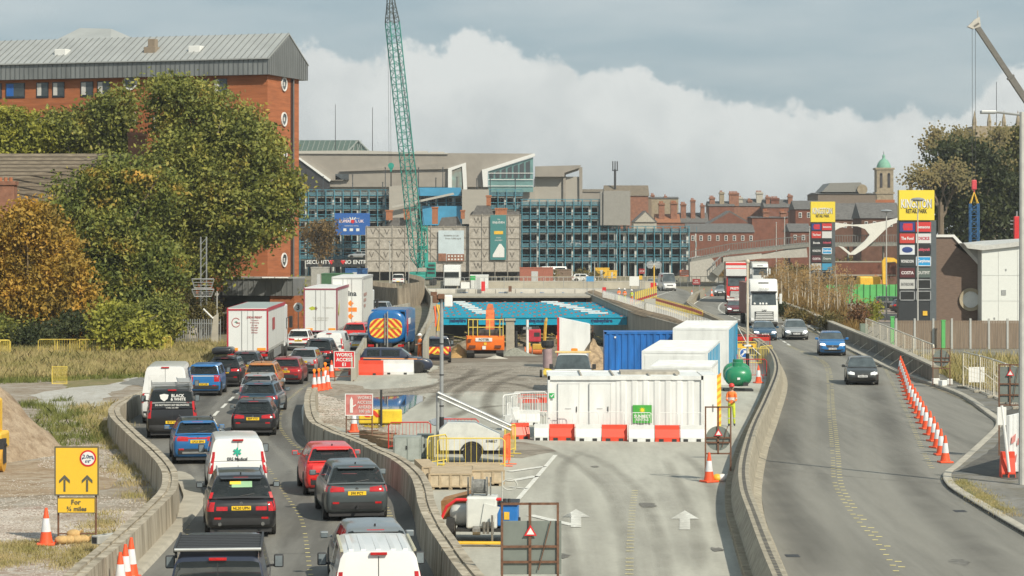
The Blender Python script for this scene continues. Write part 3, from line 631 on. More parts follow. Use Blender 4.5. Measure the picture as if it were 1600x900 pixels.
for x0,x1,ys,off in secs:
 for y in ys:
  B.bx(sl_,x0,x1,y,y+3,off,off+16)
  B.bx(rp,x0,x1,y-6,y-1,off-.12,off-.09);B.bx(rl,x0,x1,y-10,y-9,off-.22,off-.08);B.bx(rl,x0,x1,y-1.2,y,off-.22,off-.08)
 yt=ys[-1]-9;x=x0+2;i=0
 while x<x1:
  B.bx(cb,x,x+1.3,yt,431,off-.5,off-.3);
  if (i*7+int(x0)) % 3: B.bx(cw,x+8.5+i % 3,x+12+i % 4,ys[-1]+2,432,off+.02+.4*(i % 2),off+.9)
  if i % 2: B.bx(cw,x+3,x+5,ys[-1]+2,432,off+8,off+8.5)
  for y in ys:
   B.bx(rl,x+12,x+12.6,y-9,y,off-.2,off-.14)
  x+=13.5;i+=1
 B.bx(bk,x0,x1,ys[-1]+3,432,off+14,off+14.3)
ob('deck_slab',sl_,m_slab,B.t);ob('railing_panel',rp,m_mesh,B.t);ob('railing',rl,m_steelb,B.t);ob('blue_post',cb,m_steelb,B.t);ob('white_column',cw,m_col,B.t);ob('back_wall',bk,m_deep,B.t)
m=MB();B.bx(m,943,985,298,352,-1.2,6);B.bx(m,938,944,299,352,-.8,2);ob('stair_tower',m,M('panelled_grey',(.27,.26,.24),.8,var=.1),B.t)
m=MB();B.bx(m,608,652,290,372,1.0,3);ob('clad_tower',m,m_clad,B.t);m=MB();B.bx(m,722,764,296,350,-.5,3);ob('clad_tower',m,m_clad,B.t)
m=MB();B.bx(m,652,720,293,306,1,2);B.bx(m,660,722,322,352,1,2);ob('blue_panel',m,M('sky_blue_sheet',(.05,.27,.46),.6,var=.15,scale=.5),B.t)
m=MB();B.pr(m,[(612,322),(708,301),(710,304),(614,325)],-.6,0);ob('ramp_edge',m,m_cladl,B.t)
m=MB();B.bx(m,478,572,405,417,1.5,1.8);bh=ob('black_hoarding',m,BLACK,B.t)
zc=B.p(0,409.5)[2]
text('lettering','SECURITY',.8,(B.p(497,0)[0],1.45,zc),m_frame,bh,bold=.02);text('lettering','NO ENTRY',.8,(B.p(556,0)[0],1.45,zc),m_frame,bh,bold=.02)
m=MB()
for x in (517,535): q=B.p(x,409.5);m.ball((q[0]-.2,1.45,q[2]+.1),.28,8,5,(1,.2,1));m.ball((q[0]+.2,1.45,q[2]+.1),.28,8,5,(1,.2,1));m.prismy([(q[0]-.45,q[2]+.05),(q[0]+.45,q[2]+.05),(q[0],q[2]-.5)],1.4,1.48)
ob('heart',m,SIGNRED,bh)
for i,x in enumerate(range(490,965,23)):
 pass
m_lamppost=M('dark_post',(.05,.06,.07),.6)
for i,(x,y0) in enumerate([(505,276),(551,273),(598,285),(602,262),(654,262),(681,278),(692,262),(714,277),(745,279),(766,275),(805,280)]):
 t=T('deck_lamp',nth(i)+' thin dark lamp post from the left on the car park top deck','lamp post',Q(x,306,488+i % 3),0,'lamp posts on the car park top deck')
 m=MB();h=(306-y0)*488/F;m.cyl((0,0,0),(0,0,h),.09,6);ob('post',m,m_lamppost,t);m=MB();m.box((0,-.25,h),(.3,.7,.12));ob('lamp_head',m,m_lamppost,t)
B=Bd('bowling_banner','big blue banner with bowling ball and pins hung on the car park','banner',551,483.2)
m=MB();B.bx(m,523,578,333,367,0,.12);bn=ob('banner_sheet',m,M('banner_blue',(.015,.10,.36),.6,var=.08),B.t)
def btxt(B,s,px,py,hpx,mat,parent=None,maxpx=None,bold=.01,dy=-.02):
 q=B.p(px,py);return text('lettering',s,hpx/B.k,(q[0],dy,q[2]),mat,parent or B.t,maxw=maxpx/B.k if maxpx else None,bold=bold)
btxt(B,'SUPERB   L UK',549,345.5,4.4,M('banner_pink_white',(.75,.60,.62),.6),maxpx=42,bold=.03);btxt(B,'Team Bonding        At Its Best',549,341.3,1.5,m_frame,maxpx=42);btxt(B,'superbowl tenpin bowling',549,353,1.5,m_frame,maxpx=42)
m=MB();q=B.p(551,346);m.cyl((q[0],0,q[2]),(q[0],-.06,q[2]),.38,14);ob('ball_mark',m,SIGNRED,B.t)
m=MB()
for a in (-35,0,35): m.prismy([(q[0]+math.sin(R(a))*.5-.12,q[2]+.35),(q[0]+math.sin(R(a))*.5+.12,q[2]+.35),(q[0]+math.sin(R(a))*1.0+.1,q[2]+.85),(q[0]+math.sin(R(a))*1.0-.1,q[2]+.85)],-.05,0)
for px in (539,549,559): a=B.p(px,359);m.box((a[0],-.02,a[2]),(.65,.04,.55))
ob('pin_mark',m,m_frame,B.t)
m_sheet=M('scaffold_sheeting',(.36,.325,.28),.85,var=.25,scale=1.6,bump=.9,c2=(.50,.46,.405),det=8)
B=Bd('sheeted_building','building wrapped in beige scaffold sheeting printed with dark V marks','building',690,440)
m=MB();B.bx(m,571,733,354,424,0,9);B.bx(m,733,812,336,424,-.6,9);
ob('sheeting',m,m_sheet,B.t)
m=MB();mv=MB()
for y in (354,371,389,407,424):
 B.bx(m,571,733,y-.4,y+.8,-.10,0)
for y in (354,372,389,407,424,336): B.bx(m,733,812,y-.4,y+.8,-.70,-.6)
for x in range(573,733,20): B.bx(mv,x,x+.8,352,440,-.18,-.1)
for x in range(733,815,20): B.bx(mv,x,x+.8,334,440,-.8,-.7)
for x in range(585,730,40):
 for y in (354,389): B.pr(m,[(x,y),(x+1.6,y),(x+17,y+17),(x+15.4,y+17)],-.09,0)
ob('lap_line',m,M('sheet_shadow',(.29,.26,.22),.9),B.t);ob('scaffold_pole',mv,m_sheet,B.t)
m_v=M('print_dark',(.13,.115,.10),.8)
vm=MB()
for r_,y in enumerate((362,380,398,415)):
 for c_ in range(8):
  x=582+c_*21+(r_ % 2)*9+random.uniform(-2,2)
  if x>728: continue
  if 686<x<728 and y>358 and y<400: continue
  for s in (-1,1): B.pr(vm,[(x-.5,y+4),(x+.5,y+4),(x+s*3.4+.6,y-4),(x+s*3.4-.6,y-4)],-.04,0)
for r_,y in enumerate((344,361,380,398,415)):
 for x in (744,757 if r_ % 2 else 750,800):
  for s in (-1,1): B.pr(vm,[(x-.5,y+4),(x+.5,y+4),(x+s*3.4+.6,y-4),(x+s*3.4-.6,y-4)],-.64,-.6)
ob('v_mark',vm,m_v,B.t)
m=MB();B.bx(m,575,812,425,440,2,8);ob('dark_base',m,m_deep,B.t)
m=MB();B.pr(m,[(600,354),(615,340),(640,340),(650,354)],2,7);B.pr(m,[(684,354),(690,340),(714,338),(722,354)],2,7);B.pr(m,[(737,336),(745,321),(765,321),(772,336)],1,7);B.pr(m,[(733,336),(738,330),(812,330),(812,336)],3,7);ob('slate_roof',m,m_slate,B.t)
for x0,x1,y0,y1 in ((603,613,328,344),(631,640,327,343),(675,684,323,350),(720,726,328,342),(760,767,305,322),(774,792,325,336)):
 m=MB();B.bx(m,x0,x1,y0,y1,1,2.5);B.bx(m,x0-1,x1+1,y0,y0+2.5,.9,2.6);ob('chimney',m,M('orange_brick',(.34,.13,.06),.85,var=.2),B.t)
B2=Bd('letting_banner','pale blue banner picturing a terrace of brick shops on the sheeted scaffolding','banner',705,439.6)
m=MB();B2.bx(m,685,725,360,408,0,.1);ob('banner_sheet',m,M('banner_pale_blue',(.50,.58,.62),.7,var=.1,scale=.5),B2.t)
m=MB();B2.bx(m,698,725,397,408,-.05,0);B2.bx(m,685,697,396,408,-.05,0);ob('printed_terrace',m,m_brick2,B2.t);m=MB()
for x in range(700,724,5):
 for y in (399,404): B2.bx(m,x,x+2.6,y,y+2.4,-.07,-.05)
ob('printed_window',m,m_frame,B2.t);btxt(B2,'Available to Let',705,368,2.6,m_v,maxpx=34);btxt(B2,'From 1,000 sq ft',708,373,2.6,m_v,maxpx=30)
B2=Bd('teal_banner','tall teal banner with a white house shape at the right end of the sheeted scaffolding','banner',779,439)
m=MB();B2.bx(m,766,791,336,406,0,.1);ob('banner_sheet',m,M('banner_teal',(.05,.20,.20),.6,var=.05),B2.t)
m=MB();B2.pr(m,[(770,402),(788,402),(788,388),(783,381),(780,381),(770,398)],-.05,0);ob('house_shape',m,m_frame,B2.t)
btxt(B2,'TIS',779,343,2.2,m_frame);btxt(B2,'ENJUDEN',779,348,3.2,m_frame,maxpx=19,bold=.02);btxt(B2,'STUDIO',779,371.5,1.6,m_frame,maxpx=9);btxt(B2,'DEVELOPMENT',779,375.5,2,m_frame,maxpx=12)
m=MB();B2.bx(m,772,786,361,366,-.05,0);ob('gold_plate',m,YEL,B2.t)
m_pale=M('cream_render',(.42,.39,.33),.85,var=.15);m_orange=M('orange_tile',(.28,.12,.06),.9,var=.25)
m_bt=M('town_brick',(.19,.075,.048),.9,var=.25,scale=.8,det=10)
m_dkb=M('sooty_brick',(.13,.065,.045),.9,var=.35,scale=.7,det=10)
def town(px0,px1,ytop,yeave,ybase,d,wall,roof,ax,label,chim=(),wins=0,dep=10,name='town_house',cat='house'):
 B=Bd(name,label,cat,(px0+px1)/2,d,'old town buildings along the skyline');m=MB();a=B.p(px0,yeave);b=B.p(px1,ytop);zb=0
 m.bx(a[0],b[0],0,dep,zb,a[2]);w_=ob('wall',m,wall,B.t)
 if ytop<yeave:
  m=MB();gable(m,a[0],b[0],0,dep,a[2],b[2],ax,.25)
  ob('roof',m,roof,B.t)
  if ax=='y':
   m=MB();m.prismy([(a[0]+.3,a[2]),((a[0]+b[0])/2,b[2]-.4),(b[0]-.3,a[2])],-.33,-.26);ob('gable_wall',m,wall,B.t)
 for c in chim:
  cx,cy0,cw=c[:3];m=MB();B.bx(m,cx-cw/2,cx+cw/2,cy0,yeave,2,3.6);B.bx(m,cx-cw/2-.8,cx+cw/2+.8,cy0+1,cy0+3,1.8,3.8);o=ob('chimney',m,c[3] if len(c)>3 else m_brick2,B.t)
  m=MB();n_=max(1,int(cw/2.5))
  for k in range(n_): q=B.p(cx+(k-(n_-1)/2)*2.2,cy0);m.cyl((q[0],2.8,q[2]-.1),(q[0],2.8,q[2]+.45),.14,6)
  ob('chimney_pot',m,M('terracotta',(.35,.13,.06),.8),o)
 k=B.k
 for r_ in range(wins):
  x=px0+5
  while x<px1-6:
   y=yeave+5+r_*20;f=MB();B.bx(f,x,x+5,y,y+8,-.06,0);o=ob('window',f,m_frame,B.t);f=MB();B.bx(f,x+.8,x+4.2,y+.8,y+3.6,-.1,-.06);B.bx(f,x+.8,x+4.2,y+4.4,y+7.2,-.1,-.06);ob('pane',f,m_win,o);x+=13
 return B
town(910,946,295,300,380,620,m_clad2,m_tile,'x','long grey-brown flat roofed block right behind the shopping centre')
Bm=town(946,1013,289,306,380,600,m_brick2,m_tile,'x','brown gabled building with a phone mast on its roof')
m=MB();q=Bm.p(961,289,3);zt_=Bm.p(961,252,3)[2];m.cyl((q[0],3,q[2]-1),(q[0],3,zt_-2),.28,8)
for dx in (-.55,0,.55): m.cyl((q[0]+dx,3,zt_-2.4),(q[0]+dx,3,zt_),.14,6)
m.box((q[0],3,zt_-2.3),(1.5,.3,.15));ob('phone_mast',m,DARK,Bm.t)
town(985,1018,307,309,380,640,M('brown_render',(.2,.15,.11),.9),m_slate,'x','plain brown block with flat roof right of the phone mast')
town(1017,1060,307,310,380,650,m_stone,m_slate,'x','tan stone block with flat roof behind the brown block',[(1020,304,5),(1040,306,4)])
town(990,1026,329,347,400,560,m_pale,m_slate,'y','white gabled house with a dark slate roof left of the orange roofs')
town(1026,1062,334,348,400,575,m_brick2,m_orange,'x','orange tiled house with two broad chimneys',[(1034,317,9),(1053,316,10)])
town(1060,1106,332,348,400,590,m_brick2,m_slate,'x','slate roofed terrace house with three square chimneys',[(1068,318,8),(1083,312,7),(1098,320,6)])
town(1075,1178,349,363,400,540,m_bt,m_slate,'x','long low brick building with dark slate roof beyond the site road',[],1,12)
town(1106,1174,329,350,400,560,m_bt,m_slate,'y','broad gabled brick building with a grey roof in the middle of the old town')
town(1108,1147,314,322,400,640,m_bt,m_slate,'x','ornate brick house with a small lead turret',[(1113,308,8),(1128,300,7,m_stone),(1147,301,15)])
town(1145,1200,310,322,400,660,m_brick2,m_slate,'x','jumbled slate roofs around a pale stone chimney stack',[(1157,308,7,m_pale),(1187,300,10,m_pale),(1172,312,6)])
town(1195,1240,311,324,400,650,m_bt,m_slate,'x','brick house with twin pointed chimneys left of the yellow far sign',[(1200,307,6),(1211,309,13,m_brick3),(1235,305,7)])
town(1175,1244,338,340,400,545,m_bt,m_slate,'x','plain orange brick warehouse with a flat parapet',[(1197,329,9),(1224,330,9)],0)
town(1243,1300,313,327,400,480,m_brick3,m_slate,'x','brick house with white sash windows just left of the far totem',[],1)
town(1235,1266,349,362,400,460,m_brick3,m_slate,'x','small slate roofed brick cottage below the sash windowed house',[],1)
town(1278,1368,300,303,400,560,M('brown_stone',(.19,.15,.12),.85,var=.15),m_slate,'x','large brown stone hall with a grey mansard roof',[],0,20,'stone_hall','building')
B=Bd('mansard_roof','grey mansard roof with a round gable on top of the brown stone hall','roof',1320,562)
m=MB();B.pr(m,[(1284,300),(1297,286),(1345,285),(1352,296),(1352,300)],1,14);ob('roof',m,M('lead_sheet',(.22,.215,.20),.6,var=.15),B.t);m=MB();q=B.p(1348,296);m.cyl((q[0],.5,q[2]),(q[0],1,q[2]),1.2,14);ob('round_gable',m,m_stone,B.t)
town(1300,1350,317,343,400,430,m_dkb,m_slate,'x','slate roofed brick block directly behind the white arch',[],1)
town(1346,1406,316,341,400,400,m_dkb,m_slate,'x','brick building with a hipped slate roof between the two totems',[],1)
town(1240,1300,327,331,400,500,m_brick2,m_slate,'x','dull brick back building behind the sash windowed house')
B=Bd('church_tower','stone bell tower with a green copper dome on the skyline','tower',1383,640)
m=MB();B.bx(m,1368,1398,312,400,0,5);ob('brick_base',m,m_brick,B.t)
m=MB();B.bx(m,1370,1396,263,312,.2,4.6);B.bx(m,1368,1398,300,303,0,4.9);B.bx(m,1368,1398,262,265,0,4.9);st=ob('stone_stage',m,m_stone,B.t)
m=MB()
for x in (1377,1389): B.bx(m,x-2,x+2,272,293,.1,.25);q=B.p(x,272);m.cyl((q[0],.1,q[2]),(q[0],.25,q[2]),2/B.k,12)
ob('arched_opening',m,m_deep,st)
m=MB();q=B.p(1383,262);rr=11.5/B.k;pr_=[(1.0,0),(.95,.35),(.8,.8),(.55,1.2),(.25,1.45),(.2,1.6),(.2,2.0),(.02,2.2)]
m.loft([[(q[0]+math.cos(a)*rr*f,2.4+math.sin(a)*rr*f,q[2]+h*rr*.85) for a in [2*math.pi*i/16 for i in range(16)]] for f,h in pr_]);ob('copper_dome',m,M('verdigris',(.17,.36,.27),.7,var=.15),B.t,40)
m=MB();m.cyl((q[0],2.4,q[2]+2*rr*.85),(q[0],2.4,q[2]+27/B.k),.12,6,.03);ob('finial',m,DARK,B.t)
B=Bd('church_spire','thin dark stone spirelet just left of the near totem top','spire',1423,640);m=MB();a=B.p(1423,300);b=B.p(1423,277);m.cyl((0,0,0),(0,0,a[2]),.8,6);m.cyl((0,0,a[2]),(0,0,b[2]),.7,6,.03);ob('spire',m,m_brick4,B.t)
B=Bd('church_roofline','row of gothic stone pinnacles showing above the far right trees','church',1558,520)
m=MB();B.bx(m,1520,1600,197,400,0,10);ob('tower_wall',m,m_stone,B.t);m=MB()
for x in (1524,1547,1570,1592): a=B.p(x,200);b=B.p(x,172);m.cyl((a[0],1,a[2]-1),(a[0],1,a[2]+1.2),.45,6);m.cyl((a[0],1,a[2]+1.2),(a[0],1,b[2]),.5,6,.03)
ob('pinnacle',m,m_stone,B.t)
B=Bd('footbridge','footbridge with a curved white steel arch and railed ramp beyond the totems','bridge',1330,385)
m=MB();B.pr(m,[(1080,404),(1140,392),(1260,379),(1420,378),(1420,384),(1260,386),(1140,398),(1080,409)],0,4);ob('deck',m,m_slab,B.t)
m=MB();B.pr(m,[(1190,398),(1260,384),(1262,402),(1190,404)],.2,3.5);B.pr(m,[(1130,402),(1190,396),(1190,404),(1130,410)],.2,3.5);ob('ramp_wall',m,M('ramp_concrete',(.42,.40,.36),.85),B.t)
m=MB()
def yd(x): return np.interp(x,[1080,1140,1260,1420],[404,392,379,378])
for x in range(1080,1420,4): B.bx(m,x,x+.7,yd(x)-11,yd(x)+1,-.1,0)
for i in range(1080,1416,8): B.pr(m,[(i,yd(i)-11.5),(i+8,yd(i+8)-11.5),(i+8,yd(i+8)-10.4),(i,yd(i)-10.4)],-.12,.02)
ob('railing',m,M('grey_railing',(.16,.16,.15),.6),B.t)
m=MB()
for x in (1275,1300,1325,1380): B.bx(m,x,x+2,384,440,1,2)
ob('pier',m,m_slab,B.t)
top_=[(1300,347),(1315,349),(1332,351),(1357,350),(1385,345),(1408,339)];
m=MB();B.pr(m,[(1300,347),(1315,349),(1332,351),(1357,350),(1385,345),(1408,339),(1408,346),(1395,350),(1383,359),(1368,374),(1352,388),(1336,398),(1326,398),(1338,388),(1352,376),(1359,367),(1352,358),(1340,353.5),(1326,353),(1312,356),(1300,363)],-1.2,-.5);ob('white_arch',m,M('arch_white',(.70,.69,.64),.5,var=.05),B.t)
m=MB();B.pr(m,[(1326,397),(1331,397),(1318,386),(1310,384)],-1.0,-.6);ob('strut',m,M('arch_white',(.7,.69,.64)),B.t)
B=Bd('brick_wall','long brick boundary wall below the white arch','wall',1340,360);m=MB();B.bx(m,1300,1400,410,432,0,.4);ob('wall',m,m_brick3,B.t);m=MB();B.bx(m,1299,1400,429,431,-.05,.45);B.bx(m,1299,1401,408,410,-.05,.45);ob('coping',m,CONC,B.t)
B=Bd('ramp_abutment','pale concrete abutment with a curved end under the footbridge ramp','wall',1120,420);m=MB();B.pr(m,[(1078,440),(1078,404),(1092,400),(1110,401),(1118,410),(1122,440)],0,4);ob('wall',m,M('ramp_concrete',(.42,.4,.36),.85),B.t)
m=MB();B.pr(m,[(1112,425),(1140,400),(1148,400),(1122,432)],-1,1);ob('stair_flight',m,m_slab,B.t);m=MB();B.pr(m,[(1112,412),(1140,388),(1141,389),(1113,414)],-1.1,-1);
for x in range(1113,1141,4): B.bx(m,x,x+.5,412-(x-1112)*.86,424-(x-1112)*.86,-1.1,-1)
ob('handrail',m,STEEL,B.t)
m_green=M('bright_green_hoarding',(.10,.42,.12),.6,var=.15,scale=.8)
B=Bd('green_hoarding','bright green panelled hoarding left of the near totem','hoarding',1350,290);m=MB()
for i,x in enumerate(range(1290,1408,10)): B.bx(m,x,x+9.7,445-(i % 3)*.4,474,0,.1)
ob('panel',m,m_green,B.t);m=MB()
for x in range(1290,1408,10): B.bx(m,x-.5,x+.5,444,475,-.08,0)
ob('panel_post',m,M('green_post',(.05,.2,.06),.6),B.t)
B=Bd('brown_retail_unit','brown brick retail building with chamfered corner and a large round window','shop building',1500,228)
m=MB();B.pr(m,[(1462,510),(1462,368),(1490,368),(1534,416),(1534,516)],0,14);ob('wall',m,m_brick4,B.t)
m=MB();B.pr(m,[(1461,366.5),(1491,366.5),(1536,414),(1534,420),(1489,370.5),(1461,370.5)],-.15,14.2);ob('white_coping',m,m_frame,B.t)
q=B.p(1516.5,468);m=MB();rings=[]
for rr,o in ((13/B.k,0),(13/B.k,-.18),(18/B.k,-.22),(18/B.k,0)): rings.append([(q[0]+math.cos(a)*rr,o,q[2]+math.sin(a)*rr) for a in [2*math.pi*i/28 for i in range(28)]])
m.loft(rings,False);rw=ob('round_window',m,M('window_surround',(.36,.31,.22),.8,var=.15),B.t,30);m=MB();m.cyl((q[0],0,q[2]),(q[0],-.08,q[2]),13/B.k,28);ob('pane',m,M('white_opaque_glass',(.68,.70,.69),.2,var=.05),rw)
B=Bd('white_retail_unit','plain white clad building at the right edge behind the fence','shop building',1580,226)
m=MB();B.bx(m,1534,1720,386,516,0,20);ob('wall',m,M('white_cladding',(.68,.70,.68),.55,var=.03),B.t)
m=MB();B.pr(m,[(1506,380),(1536,384),(1600,377),(1720,370),(1720,378),(1600,384),(1536,391),(1512,388)],-.3,20);ob('roof_edge',m,M('roof_trim',(.5,.5,.48),.6),B.t)
m=MB();B.pr(m,[(1490,382),(1560,382),(1560,392),(1534,414)],2,12);ob('lower_roof',m,M('roof_trim',(.5,.5,.48)),B.t)
m=MB();B.bx(m,1565,1572,453,461,-.05,0);B.bx(m,1571,1573,420,423,-.05,0);B.bx(m,1553,1555,496,499,-.05,0);ob('wall_vent',m,STEEL,B.t)
m=MB()
for x in (1560,1590,1620): B.bx(m,x,x+.3,392,512,-.02,0)
for y in (430,470): B.bx(m,1535,1640,y,y+.3,-.02,0)
ob('panel_joint',m,M('joint_grey',(.4,.41,.4),.6),B.t)
def leaves(n,lobes,size,shell=.55,seed=1,flat=1.0):
 g=np.random.default_rng(seed);L=np.array(lobes,float);vol=(L[:,3]*L[:,4]*L[:,5])**.72;idx=g.choice(len(L),n,p=vol/vol.sum())
 d=g.normal(size=(n,3));d /= np.linalg.norm(d,axis=1)[:,None];r=shell+(1-shell)*g.random(n)**.7;r *= 1+g.normal(size=n)*.05
 C=L[idx,:3]+d*r[:,None]*L[idx,3:6]
 k=max(8,n//40);tw=C[g.choice(n,k)];j=g.integers(0,k,n);C=tw[j]+g.normal(size=(n,3))*size*np.array([2.7,2.7,1.7])
 a=g.normal(size=(n,3));a[:,2] *= flat;a /= np.linalg.norm(a,axis=1)[:,None];b=g.normal(size=(n,3));b -= (b*a).sum(1)[:,None]*a;b /= np.linalg.norm(b,axis=1)[:,None]
 s=size*g.uniform(.5,1.2,n)[:,None];u=a*s;v=b*s*.6
 V=np.stack([C-u,C-v*.9,C+u,C+v*.9],1).reshape(-1,3);return V,np.arange(n*4).reshape(-1,4)
m_bark=M('bark',(.16,.125,.09),.95,var=.35,scale=3,bump=.8,streak=(1,1,.2));m_barkl=M('pale_bark',(.33,.29,.23),.9,var=.35,scale=3,streak=(1,1,.3))
def tree(name,label,base,lobes,n,size,mat,trunk_r=.35,bark=m_bark,seed=1,shell=.5,group=None,trunks=1,limbs=14,cat='tree',fork=.35):
 t=T(name,label,cat,base,0,group);V,Fq=leaves(n,lobes,size,shell,seed);npmesh('crown',V,Fq,mat,t)
 rd=random.Random(seed);m=MB();ztop=max(l[2] for l in lobes)
 for k in range(trunks):
  ox=(k-(trunks-1)/2)*trunk_r*3;top_=Vector((ox*2,0,ztop*.8));m.sweep([(ox,0,0),(ox+rd.uniform(-.2,.2),0,ztop*.25),(ox*1.5+rd.uniform(-.4,.4),0,ztop*.5),top_],[trunk_r*1.15,trunk_r*.85,trunk_r*.55,trunk_r*.2],8)
 for i in range(limbs):
  l=lobes[i % len(lobes)];e=Vector(l[:3])+Vector((rd.uniform(-1,1)*l[3],rd.uniform(-1,1)*l[4],rd.uniform(-.3,.9)*l[5]))*.8;s=Vector((rd.uniform(-.3,.3),0,ztop*fork*rd.uniform(.6,1.5)));mid_=s.lerp(e,.5)+Vector((rd.uniform(-.5,.5),rd.uniform(-.5,.5),rd.uniform(.1,.9)));r0=trunk_r*rd.uniform(.3,.5);m.sweep([s,mid_,e],[r0,r0*.6,r0*.15],6)
 ob('trunk',m,bark,t,50);return t
def lob(base,pts,dep=1.0):
 k=F/base.y;return [((x-800)/k-base.x,random.uniform(-1,1)*dep*r/k*.5,CH-(y-HOR)/k,r/k,r/k*dep,r/k*.85) for x,y,r in pts]
g1=leafmat('olive_leaves',[(.068,.085,.026),(.159,.179,.039),(.283,.280,.061),(.476,.336,.066)])
g2=leafmat('autumn_gold_leaves',[(.132,.106,.024),(.318,.212,.041),(.476,.288,.045),(.556,.258,.041)])
g3=leafmat('yellow_green_leaves',[(.112,.130,.024),(.270,.270,.040),(.495,.454,.069)])
g4=leafmat('deep_green_leaves',[(.024,.034,.014),(.051,.065,.022),(.102,.105,.034)])
g5=leafmat('brown_green_leaves',[(.075,.068,.022),(.165,.135,.045),(.255,.180,.060)])
b_=G(298,528);
tree('large_plane_tree','big olive green tree with a pale leaning trunk in front of the brick building',b_,lob(b_,[(300,190,70),(345,215,75),(390,250,62),(290,240,58),(300,290,85),(370,320,80),(425,300,45),(430,340,42),(252,348,66),(200,400,70),(290,400,75),(350,390,55),(260,150,42),(310,150,38),(400,225,40),(440,290,32),(405,365,30)],.8),80000,.205,g1,.55,m_barkl,3,.45,limbs=26)
b_=G(175,538)
tree('broad_tree','broad green tree with orange tinted top standing left of the pale trunked tree',b_,lob(b_,[(150,300,40),(180,285,48),(120,360,50),(180,370,60),(150,430,60),(200,460,60),(235,300,45),(240,420,50),(180,500,42),(230,505,40),(100,335,30),(95,290,16)],.8),60000,.195,leafmat('green_orange_leaves',[(.065,.085,.026),(.139,.170,.037),(.258,.255,.052),(.580,.319,.062)]),.4,m_bark,5,.45,limbs=16)
b_=G(50,543)
tree('golden_tree','golden orange autumn tree at the left edge behind the yellow barriers',b_,lob(b_,[(40,350,42),(15,390,50),(70,400,52),(100,430,42),(20,450,58),(80,470,58),(110,500,34),(0,500,50),(60,345,26),(130,470,22)],.8),50000,.185,g2,.3,M('tan_bark',(.25,.18,.10),.9),7,.45,limbs=18,fork=.25)
b_=Vector((-45.0,206,0))
tree('leafy_tree','yellow green tree top behind the old tiled roof at the far left',b_,lob(b_,[(15,200,42),(-30,210,40),(60,215,35),(90,215,38),(35,240,40),(-20,260,50),(100,250,30)],.7),22000,.21,g3,.3,seed=9)
b_=Vector((-34.5,206,0))
tree('leafy_tree','dark green tree top between the old roof chimney and the brick wall',b_,lob(b_,[(170,180,38),(160,215,40),(120,205,30),(195,150,18),(180,230,40),(95,190,20),(150,260,30)],.7),22000,.21,g1,.3,seed=11)
def shrub(px,py,rx,rz,mat,label,n=2500,name='shrub',size=.16,z=0,seed=None,shell=.2,cat='shrub',group=None):
 b=G(px,py,z);k=F/b.y;sd=seed or int(px*7+py);g=random.Random(sd);t=T(name,label,cat,b,0,group)
 L=[(g.uniform(-.6,.6)*rx/k,g.uniform(-.4,.4)*rx/k,rz/k*g.uniform(.3,.8),rx/k*g.uniform(.35,.6),rx/k*.45,rz/k*g.uniform(.3,.5)) for _ in range(6)]
 V,Fq=leaves(n,L,size,shell,sd);V[:,2]=np.maximum(V[:,2],.0);npmesh('foliage',V,Fq,mat,t)
 m=MB()
 for i in range(7): m.sweep([(0,0,0),(g.uniform(-.4,.4)*rx/k,0,rz/k*.5),(g.uniform(-.8,.8)*rx/k,g.uniform(-.3,.3),rz/k*.9)],[.05,.035,.01],5)
 ob('stems',m,m_bark,t);return t
shrub(70,548,75,50,g4,'dark green bushes under the golden tree',7000);shrub(5,548,45,48,g1,'leafy bush at the far left edge behind the yellow barriers',4000)
shrub(205,555,52,70,g3,'bright yellow green bush with drooping fern-like leaves',8000,size=.2);shrub(160,548,40,50,g4,'dark bush between the golden tree and the fern-like bush',4000);shrub(245,545,45,75,g1,'tall olive bush under the pale trunked tree',6000)
shrub(310,535,40,62,g5,'tangled brown green shrub on the palisade fence',4500,size=.13);shrub(332,522,26,60,g5,'scrubby bush right of the palisade fence',2500,size=.13)
shrub(405,515,40,68,leafmat('fresh_green_leaves',[(.042,.084,.021),(.098,.168,.035),(.196,.224,.042)]),'fresh green ivy bush in front of the garage block',4500,size=.16);shrub(365,512,35,45,g4,'dark hedge behind the white lorry',3500)
shrub(462,520,14,80,g3,'narrow yellow green bush beside the number three sign',1500,size=.14)
b_=Vector(((500-800)/F*430,430,0));tree('small_tree','small rusty brown tree in front of the car park near the brick building',b_,lob(b_,[(498,370,22),(512,358,14),(485,362,14),(500,388,16)],.8),3500,.3,leafmat('rust_leaves',[(.091,.065,.026),(.182,.117,.039),(.260,.143,.039)]),.22,seed=13,limbs=14)
b_=Vector(((1520-800)/F*330,330,0))
tree('dark_evergreen','dense dark green tree behind the brown retail building',b_,lob(b_,[(1500,250,40),(1540,262,38),(1475,300,35),(1520,310,50),(1565,300,40),(1490,345,45),(1550,350,50),(1595,330,40),(1640,330,50),(1480,262,22),(1525,235,16),(1660,260,40)],.7),26000,.36,g4,.5,seed=15,shell=.35,limbs=18)
b_=Vector(((1585-800)/F*345,345,0))
tree('bushy_tree','mossy olive coloured tree at the right edge behind the light column',b_,lob(b_,[(1575,230,32),(1600,215,32),(1560,262,26),(1620,250,40),(1600,290,40)],.7),12000,.3,leafmat('mossy_leaves',[(.080,.080,.024),(.160,.152,.040),(.256,.224,.064)]),.4,seed=17,shell=.3)
